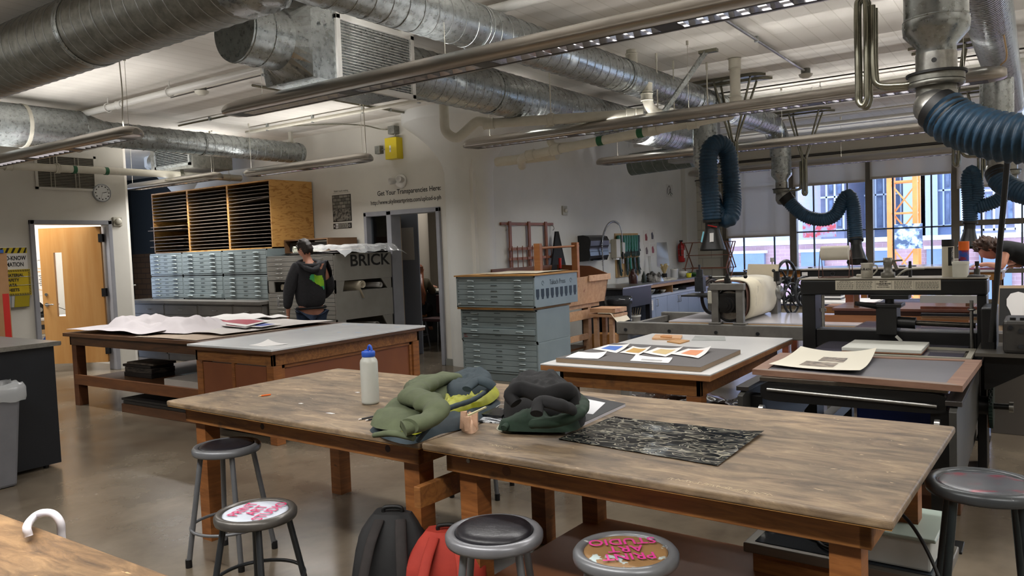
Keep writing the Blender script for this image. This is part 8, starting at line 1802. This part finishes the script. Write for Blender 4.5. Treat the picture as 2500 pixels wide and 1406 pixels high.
t = thing('notice', 'white notice behind the narrow glass panel beside the rear door', 'notice', (-8.1, 8.9, 1.6)); MB().box((-8.35, 8.95, 1.45), (-7.98, 8.955, 1.95)).build('sheet', PAPER, t); MB().box((-8.5, 8.96, .0), (-7.9, 8.98, 2.6)).build('pale_panel', mat('pale_blue_panel', hx('8b93a3'), rough=.5), t)
# ---------------------------------------------------------------- people
def frame(f):
    f = V(f[0], f[1], 0).normalized(); r = V(f.y, -f.x, 0); return f, r    # forward, right
def head_mesh(mb, c, fwd, up, s=1.0, mi=0):
    """head with skull, jaw, nose, brow, mouth and ears; fwd/up orient it; s scales"""
    f = V(fwd).normalized(); u = V(up); u = (u-f*u.dot(f)).normalized(); r = f.cross(u); c = V(c); n, m = 28, 22; vs = []
    for j in range(m+1):
        th = PI*j/m; z = math.cos(th)
        for i in range(n):
            ph = 2*PI*i/n; sx = math.sin(th)*math.sin(ph); sy = math.sin(th)*math.cos(ph)
            X = .074*sx; Y = .095*sy; Z = .118*z
            if z < -.1: k = (-z-.1)/.9; X *= 1-.32*k; Y = Y*(1-.25*k)+.012*k
            if sy > .5:
                w = math.exp(-(sx/.16)**2)
                Y += .02*w*math.exp(-((z+.12)/.14)**2) + .007*w*math.exp(-((z+.45)/.08)**2)
                Y += .006*math.exp(-((z-.18)/.1)**2) - .009*math.exp(-((abs(sx)-.36)/.14)**2)*math.exp(-((z-.03)/.1)**2)
                Y -= .004*w*math.exp(-((z+.37)/.04)**2)
            vs.append(c+r*X*s+f*Y*s+u*Z*s)
    mb.add(vs, [(j*n+i, (j+1)*n+i, (j+1)*n+(i+1) % n, j*n+(i+1) % n) for j in range(m) for i in range(n)], mi, True)
    for sd in (-1, 1):
        e = c+r*.074*s*sd-f*.005*s-u*.005*s
        mb.lathe([(.001, 0), (.012*s, .004*s), (.02*s, .012*s), (.017*s, .016*s), (.001, .01*s)], e, r*sd+f*-.4, n=14, mi=mi, cap=False)
    return f, u, r
def merge(dst, src):
    """append src geometry to dst so the body is one mesh"""
    bm = bmesh.new(); bm.from_mesh(dst.data); bm.from_mesh(src.data); bm.to_mesh(dst.data); bm.free(); bpy.data.objects.remove(src)
    for p in dst.data.polygons: p.use_smooth = True
def body(parent, J, hands, head):
    """J: joints -> point. one continuous skinned figure, hands with five fingers"""
    vs = []; idx = {}; ed = []
    def a(k, p, r1, r2=None): idx[k] = len(vs); vs.append((V(p), r1, r2 or r1)); return idx[k]
    a('pel', J['pel'], .13, .1); a('waist', J['waist'], .12, .09); a('chest', J['chest'], .15, .1); a('neck', J['neck'], .055); a('hd', head[0]-V(0, 0, .03), .05)
    ed += [(0, 1), (1, 2), (2, 3), (3, 4)]
    for s in 'LR':
        a('sh'+s, J['sh'+s], .055); a('el'+s, J['el'+s], .04); a('wr'+s, J['wr'+s], .026)
        ed += [(2, idx['sh'+s]), (idx['sh'+s], idx['el'+s]), (idx['el'+s], idx['wr'+s])]
        a('hp'+s, J['hp'+s], .085); a('kn'+s, J['kn'+s], .058); a('an'+s, J['an'+s], .036); a('to'+s, J['to'+s], .03)
        ed += [(0, idx['hp'+s]), (idx['hp'+s], idx['kn'+s]), (idx['kn'+s], idx['an'+s]), (idx['an'+s], idx['to'+s])]
        d, nrm = hands[s]; d = V(d).normalized(); side = d.cross(V(nrm)).normalized(); w = V(J['wr'+s]); nn = V(nrm).normalized()
        pm = a('pm'+s, w+d*.055, .028, .018); ed.append((idx['wr'+s], pm))
        for k in range(4):
            b = w+d*.09+side*(k-1.5)*.019; l = (.062, .072, .068, .052)[k]
            i1 = a('f%s%d' % (s, k), b, .0095); i2 = a('g%s%d' % (s, k), b+d*l*.5+nn*.006+side*(k-1.5)*.002, .0085); i3 = a('h%s%d' % (s, k), b+d*l*.85+nn*.022+side*(k-1.5)*.003, .007)
            ed += [(pm, i1), (i1, i2), (i2, i3)]
        i1 = a('t1'+s, w+d*.04-side*.032+nn*.008, .0115); i2 = a('t2'+s, w+d*.075-side*.05+nn*.02, .009); ed += [(pm, i1), (i1, i2)]
    o = skinned('body', vs, ed, SKIN, parent)
    hb = MB(); head_mesh(hb, head[0], head[1], head[2]); h = hb.build('head_tmp', SKIN, parent); merge(o, h); return o
def shell(name, parent, pts, edges, m, sub=2): return skinned(name, [(V(p), *r) for p, *r in pts], edges, m, parent, sub)
def hair_cap(parent, c, fwd, up, m, s=1.09, cut=.1, noise_=.008, nape=-.45):
    f = V(fwd).normalized(); u = V(up); u = (u-f*u.dot(f)).normalized(); r = f.cross(u); n, k_ = 36, 18; vs = []; fs = []
    for j in range(k_+1):
        th = PI*.78*j/k_; z0 = math.cos(th)
        for i in range(n):
            ph = 2*PI*i/n; sy = math.sin(th)*math.cos(ph); sx = math.sin(th)*math.sin(ph)
            lim = cut+.25 if math.cos(ph) > .45 else (-.1 if math.cos(ph) > -.1 else nape)
            z = max(z0, lim); q = noise.noise(V(sx*7, sy*7, z*7))*noise_*2.2; k = 1 if z0 >= lim else .93
            vs.append(V(c)+r*(.074*s*sx*k+q*sx)+f*(.095*s*sy*k+q*sy-.004)+u*(.118*s*z+q+.003))
    fs = [(j*n+i, (j+1)*n+i, (j+1)*n+(i+1) % n, j*n+(i+1) % n) for j in range(k_) for i in range(n)]
    return MB().add(vs, fs, 0, True).build('hair', m, parent)

# --- person in the charcoal hoodie, seen from behind
def man1():
    P0 = at(757, 700, y=6.42); x, y = P0.x, P0.y; f, r = frame((-.90, .43)); C = V(x, y, 0)
    t = thing('person', 'person seen from behind in a charcoal hoodie with a green and teal shape, and jeans', 'person', (x, y, 0))
    w = lambda rr, ff, z: C+r*rr+f*ff+V(0, 0, z)
    J = dict(pel=w(0, -.02, .94), waist=w(0, 0, 1.1), chest=w(0, .0, 1.34), neck=w(0, .03, 1.51),
             shL=w(-.18, .0, 1.43), elL=w(-.26, -.03, 1.15), wrL=w(-.27, .06, .9), shR=w(.18, .02, 1.43), elR=w(.25, .02, 1.16), wrR=w(.16, .2, 1.02),
             hpL=w(-.09, 0, .88), knL=w(-.1, .03, .5), anL=w(-.11, 0, .09), toL=w(-.12, .13, .035), hpR=w(.09, 0, .88), knR=w(.1, .02, .5), anR=w(.11, -.01, .09), toR=w(.12, .12, .035))
    hf = (f*.75-r*.5+V(0, 0, -.35)); hc = w(-.02, .08, 1.655)
    body(t, J, {'L': ((f*.15+V(0, 0, -1)), r), 'R': ((f*.6-r*.6), V(0, 0, -1))}, (hc, hf, V(0, 0, 1)))
    hair_cap(t, hc, hf, V(0, 0, 1), mat('dark_brown_hair', hx('1f1713'), hx('2a201a'), sc=60, rough=.6), 1.12, .2, .012, -.55)
    HD = mat('charcoal_fleece', hx('232326'), hx('2a2a2e'), sc=40, rough=.95)
    g = shell('hoodie', t, [(w(0, -.01, .9), .2, .15), (w(0, 0, 1.1), .2, .15), (w(0, 0, 1.32), .215, .15), (w(0, .02, 1.46), .12, .1), (w(-.17, 0, 1.43), .1), (w(-.27, -.03, 1.15), .075), (w(-.28, .05, .93), .052), (w(.17, .02, 1.43), .1), (w(.27, .02, 1.16), .068), (w(.19, .17, 1.04), .05)],
              [(0, 1), (1, 2), (2, 3), (2, 4), (4, 5), (5, 6), (2, 7), (7, 8), (8, 9)], HD)
    hd = MB(); ring = [w(math.sin(a)*.13, -math.cos(a)*.085+.0, 1.475-.03*math.cos(a)) for a in [2*PI*k/20 for k in range(20)]]
    hd.tube(ring, .034, 12, closed=True); 
    hd.tube(smooth_path([w(-.11, -.07, 1.46), w(-.05, -.13, 1.415), w(.02, -.145, 1.40), (w(.1, -.08, 1.45))], 6), [.03]*4+[.045]*12+[.03]*3, 14, flat=.7).build('hood', HD, t)
    MB().tube(resample([w(math.sin(a)*.178, -math.cos(a)*.13-.008, .935) for a in [2*PI*k/24 for k in range(25)]], .02)[:-1], .014, 8, closed=True).build('waist_band', mat('black_hem', hx('131315'), rough=.9), t)
    # back print, built as a thin patch just outside the hoodie
    q = MB(); bp = lambda a, z: w(a, -(.152+.01*(1-abs(z-1.25)*3)-.09*a*a*6), z)
    shp = [(-.02, 1.335), (.0, 1.35), (.045, 1.34), (.055, 1.325), (.13, 1.325), (.15, 1.27), (.155, 1.2), (.145, 1.14), (.12, 1.185), (.06, 1.22), (.01, 1.26), (-.035, 1.295)]
    dgm = bpy.context.evaluated_depsgraph_get()
    def drape(a, z):
        o = w(a, -.6, z); inv = WMAT[t.name].inverted(); ok, loc, nn, i_ = g.ray_cast(inv @ o, f)
        return (WMAT[t.name] @ loc)-f*.006 if ok else bp(a, z)
    N_ = 14; 
    import bisect
    def inside(a, z):
        c = False; j = len(shp)-1
        for i in range(len(shp)):
            (x1, z1), (x2, z2) = shp[i], shp[j]
            if (z1 > z) != (z2 > z) and a < (x2-x1)*(z-z1)/(z2-z1+1e-9)+x1: c = not c
            j = i
        return c
    st = .009
    for i in range(-6, 20):
        for j in range(24):
            a, z = i*st, 1.13+j*st*1.05
            if inside(a+st/2, z+st/2):
                v = [drape(a, z), drape(a+st, z), drape(a+st, z+st*1.05), drape(a, z+st*1.05)]
                q.add(v, [(0, 1, 2, 3)], 0 if (a > .02+.0*z and z > 1.19) else 1)
    q.build('back_print', [mat('lime_print', hx('6fae1a'), hx('8bb81c'), sc=20, rough=.7), mat('teal_print', hx('2a9b78'), hx('4fb04a'), sc=10, rough=.7)], t)
    JN = mat('blue_denim', hx('222e42'), hx('2c3b54'), sc=50, rough=.9)
    shell('jeans', t, [(w(0, -.01, .96), .17, .13), (w(-.09, 0, .86), .105), (w(-.1, .03, .5), .078), (w(-.11, 0, .1), .062), (w(.09, 0, .86), .105), (w(.1, .02, .5), .078), (w(.11, -.01, .1), .062)], [(0, 1), (1, 2), (2, 3), (0, 4), (4, 5), (5, 6)], JN)
    for s in (-1, 1):
        shell('shoe', t, [(w(.11*s, -.05, .045), .042), (w(.115*s, .05, .045), .042), (w(.12*s, .15, .035), .034)], [(0, 1), (1, 2)], mat('dark_shoe', hx('1c1b1b'), rough=.6), 1)
man1()
# --- bending person in the black shirt
def man2():
    hp = V(.02, 9.72, 1.02); t = thing('person', 'person in a black t-shirt bending over a table at the right edge', 'person', (hp.x, hp.y, 0))
    B = at(2412, 606, y=9.66); S = at(2452, 606, y=9.68); E = at(2442, 650, y=9.5); Wp = at(2412, 645, y=9.45)
    f = V(-1, -.1, 0).normalized(); r = V(-.1, 1, 0).normalized()          # bends towards the left
    H = V(.10, 9.75, 1.14); mid = S.lerp(H, .5)+V(0, 0, .05)
    J = dict(pel=H, waist=H.lerp(S, .35)+V(0, 0, .035), chest=H.lerp(S, .8)+V(0, 0, .01), neck=S.lerp(B, .35)+V(0, 0, .03), shL=S-r*.17, elL=E+V(.02, -.1, .0), wrL=Wp+V(-.0, -.02, .0),
             shR=S+r*.17, elR=V(S.x+.05, S.y+.25, 1.2), wrR=V(S.x+.14, S.y+.05, 1.19), hpL=H+V(.0, -.1, -.04), knL=V(.06, 9.62, .55), anL=V(.12, 9.6, .09), toL=V(-.0, 9.58, .035), hpR=H+V(0, .1, -.04), knR=V(.1, 9.87, .55), anR=V(.16, 9.88, .09), toR=V(.04, 9.86, .035))
    hf = V(-.72, -.12, -.68); up = V(-.62, 0, .78)
    body(t, J, {'L': (V(-1, 0, -.05), V(0, 0, -1)), 'R': (V(-.6, -.6, 0), V(0, 0, -1))}, (B+V(.005, 0, -.01), hf, up))
    hair_cap(t, B+V(.005, 0, -.01), hf, up, mat('curly_brown_hair', hx('2e1c12'), hx('4a2f1e'), sc=40, rough=.6), 1.2, .12, .026, -.5)
    TS = mat('black_tshirt', hx('121416'), hx('191b1e'), sc=20, rough=.9)
    shell('t_shirt', t, [(H+V(-.03, 0, .02), .15, .14), (J['waist'], .16, .13), (J['chest'], .19, .13), (S.lerp(B, .22)+V(0, 0, .02), .07), (J['shL'], .085), (J['shL'].lerp(J['elL'], .42), .07), (J['shR'], .085), (J['shR'].lerp(J['elR'], .42), .07)], [(0, 1), (1, 2), (2, 3), (2, 4), (4, 5), (2, 6), (6, 7)], TS)
    shell('trousers', t, [(H, .15, .14), (J['hpL'], .11), (J['knL'], .08), (J['anL'], .06), (J['hpR'], .11), (J['knR'], .08), (J['anR'], .06)], [(0, 1), (1, 2), (2, 3), (0, 4), (4, 5), (5, 6)], mat('camo_trousers', hx('33301f'), hx('4d4a33'), sc=14, lo=.45, hi=.55, rough=.9))
    for k in 'LR': shell('shoe', t, [(J['an'+k]+V(.04, 0, -.045), .042), (J['an'+k]+V(-.06, 0, -.045), .042), (J['to'+k]+V(-.02, 0, 0), .034)], [(0, 1), (1, 2)], mat('dark_shoe2', hx('1c1b1b'), rough=.6), 1)
man2()
# --- seated person with long auburn hair
def woman():
    C = V(-8.52, 9.55, 0); f, r = frame((-.45, .9)); w = lambda rr, ff, z: C+r*rr+f*ff+V(0, 0, z)
    t = thing('person', 'seated person with long auburn hair and an olive jacket in the room behind the doorway', 'person', (C.x, C.y, 0))
    J = dict(pel=w(0, 0, .66), waist=w(0, .03, .8), chest=w(0, .1, 1.0), neck=w(0, .14, 1.13), shL=w(-.17, .1, 1.06), elL=w(-.22, .2, .92), wrL=w(-.18, .4, .96), shR=w(.17, .12, 1.06), elR=w(.24, .2, .88), wrR=w(.2, .4, .97),
             hpL=w(-.09, .05, .64), knL=w(-.12, .42, .62), anL=w(-.12, .4, .28), toL=w(-.12, .5, .24), hpR=w(.09, .05, .64), knR=w(.12, .42, .62), anR=w(.12, .4, .28), toR=w(.12, .5, .24))
    hc = w(.0, .17, 1.235); hf = f*.8-V(0, 0, .55)
    body(t, J, {'L': (f, V(0, 0, -1)), 'R': (f, V(0, 0, -1))}, (hc, hf, V(0, 0, 1)))
    AU = mat('auburn_hair', hx('5c2c14'), hx('8a4a24'), sc=30, st=(3, 3, .3), lo=.35, hi=.65, rough=.45)
    hair_cap(t, hc, hf, V(0, 0, 1), AU, 1.2, .25, .012, -.6)
    lh = MB()
    for k in range(16):
        a = -1.25+2.5*k/15; p0 = hc+r*math.sin(a)*.085-f*math.cos(a)*.08+V(0, 0, .03); e = w(math.sin(a)*.13+.04, -.11-.05*math.cos(a*1.3), .70+.1*abs(math.sin(a*3)))
        lh.tube(smooth_path([p0+V(0, 0, .06), p0+V(0, 0, -.06), w(math.sin(a)*.14, -.05-.06*math.cos(a), 1.02), w(math.sin(a)*.15+.03, -.10-.05*math.cos(a), .87), e], 5), [.03]*6+[.034]*10+[.022]*5, 8, flat=.7)
    lh.build('long_hair', AU, t)
    OJ = mat('olive_brown_jacket', hx('3d3320'), hx('4a3f29'), sc=14, rough=.9)
    shell('jacket', t, [(w(0, -.02, .62), .19, .15), (w(0, .02, .8), .18, .13), (w(0, .1, 1.0), .19, .12), (w(0, .13, 1.1), .09), (J['shL'], .08), (J['elL'], .065), (w(-.19, .34, .95), .05), (J['shR'], .08), (J['elR'], .065), (w(.21, .34, .95), .05)], [(0, 1), (1, 2), (2, 3), (2, 4), (4, 5), (5, 6), (2, 7), (7, 8), (8, 9)], OJ)
    shell('trousers', t, [(J['pel'], .14, .12), (J['hpL'], .1), (J['knL'], .075), (J['anL'], .055), (J['hpR'], .1), (J['knR'], .075), (J['anR'], .055)], [(0, 1), (1, 2), (2, 3), (0, 4), (4, 5), (5, 6)], mat('dark_trousers', hx('17171a'), rough=.9))
    s = thing('stool', 'tall stool under the seated person in the inner room', 'stool', (C.x, C.y, 0))
    MB().cyl((C.x, C.y, .5), (C.x, C.y, .535), .17, n=32).build('seat', PINE, s)
    for k in range(4): a = k*PI/2+.5; MB().cyl((C.x+math.cos(a)*.13, C.y+math.sin(a)*.13, .5), (C.x+math.cos(a)*.2, C.y+math.sin(a)*.2, 0), .012, n=10).build('leg', SGREY, s)
    MB().torus((C.x, C.y, .2), (0, 0, 1), .175, .008, 32, 8).build('foot_ring', SGREY, s)
woman()
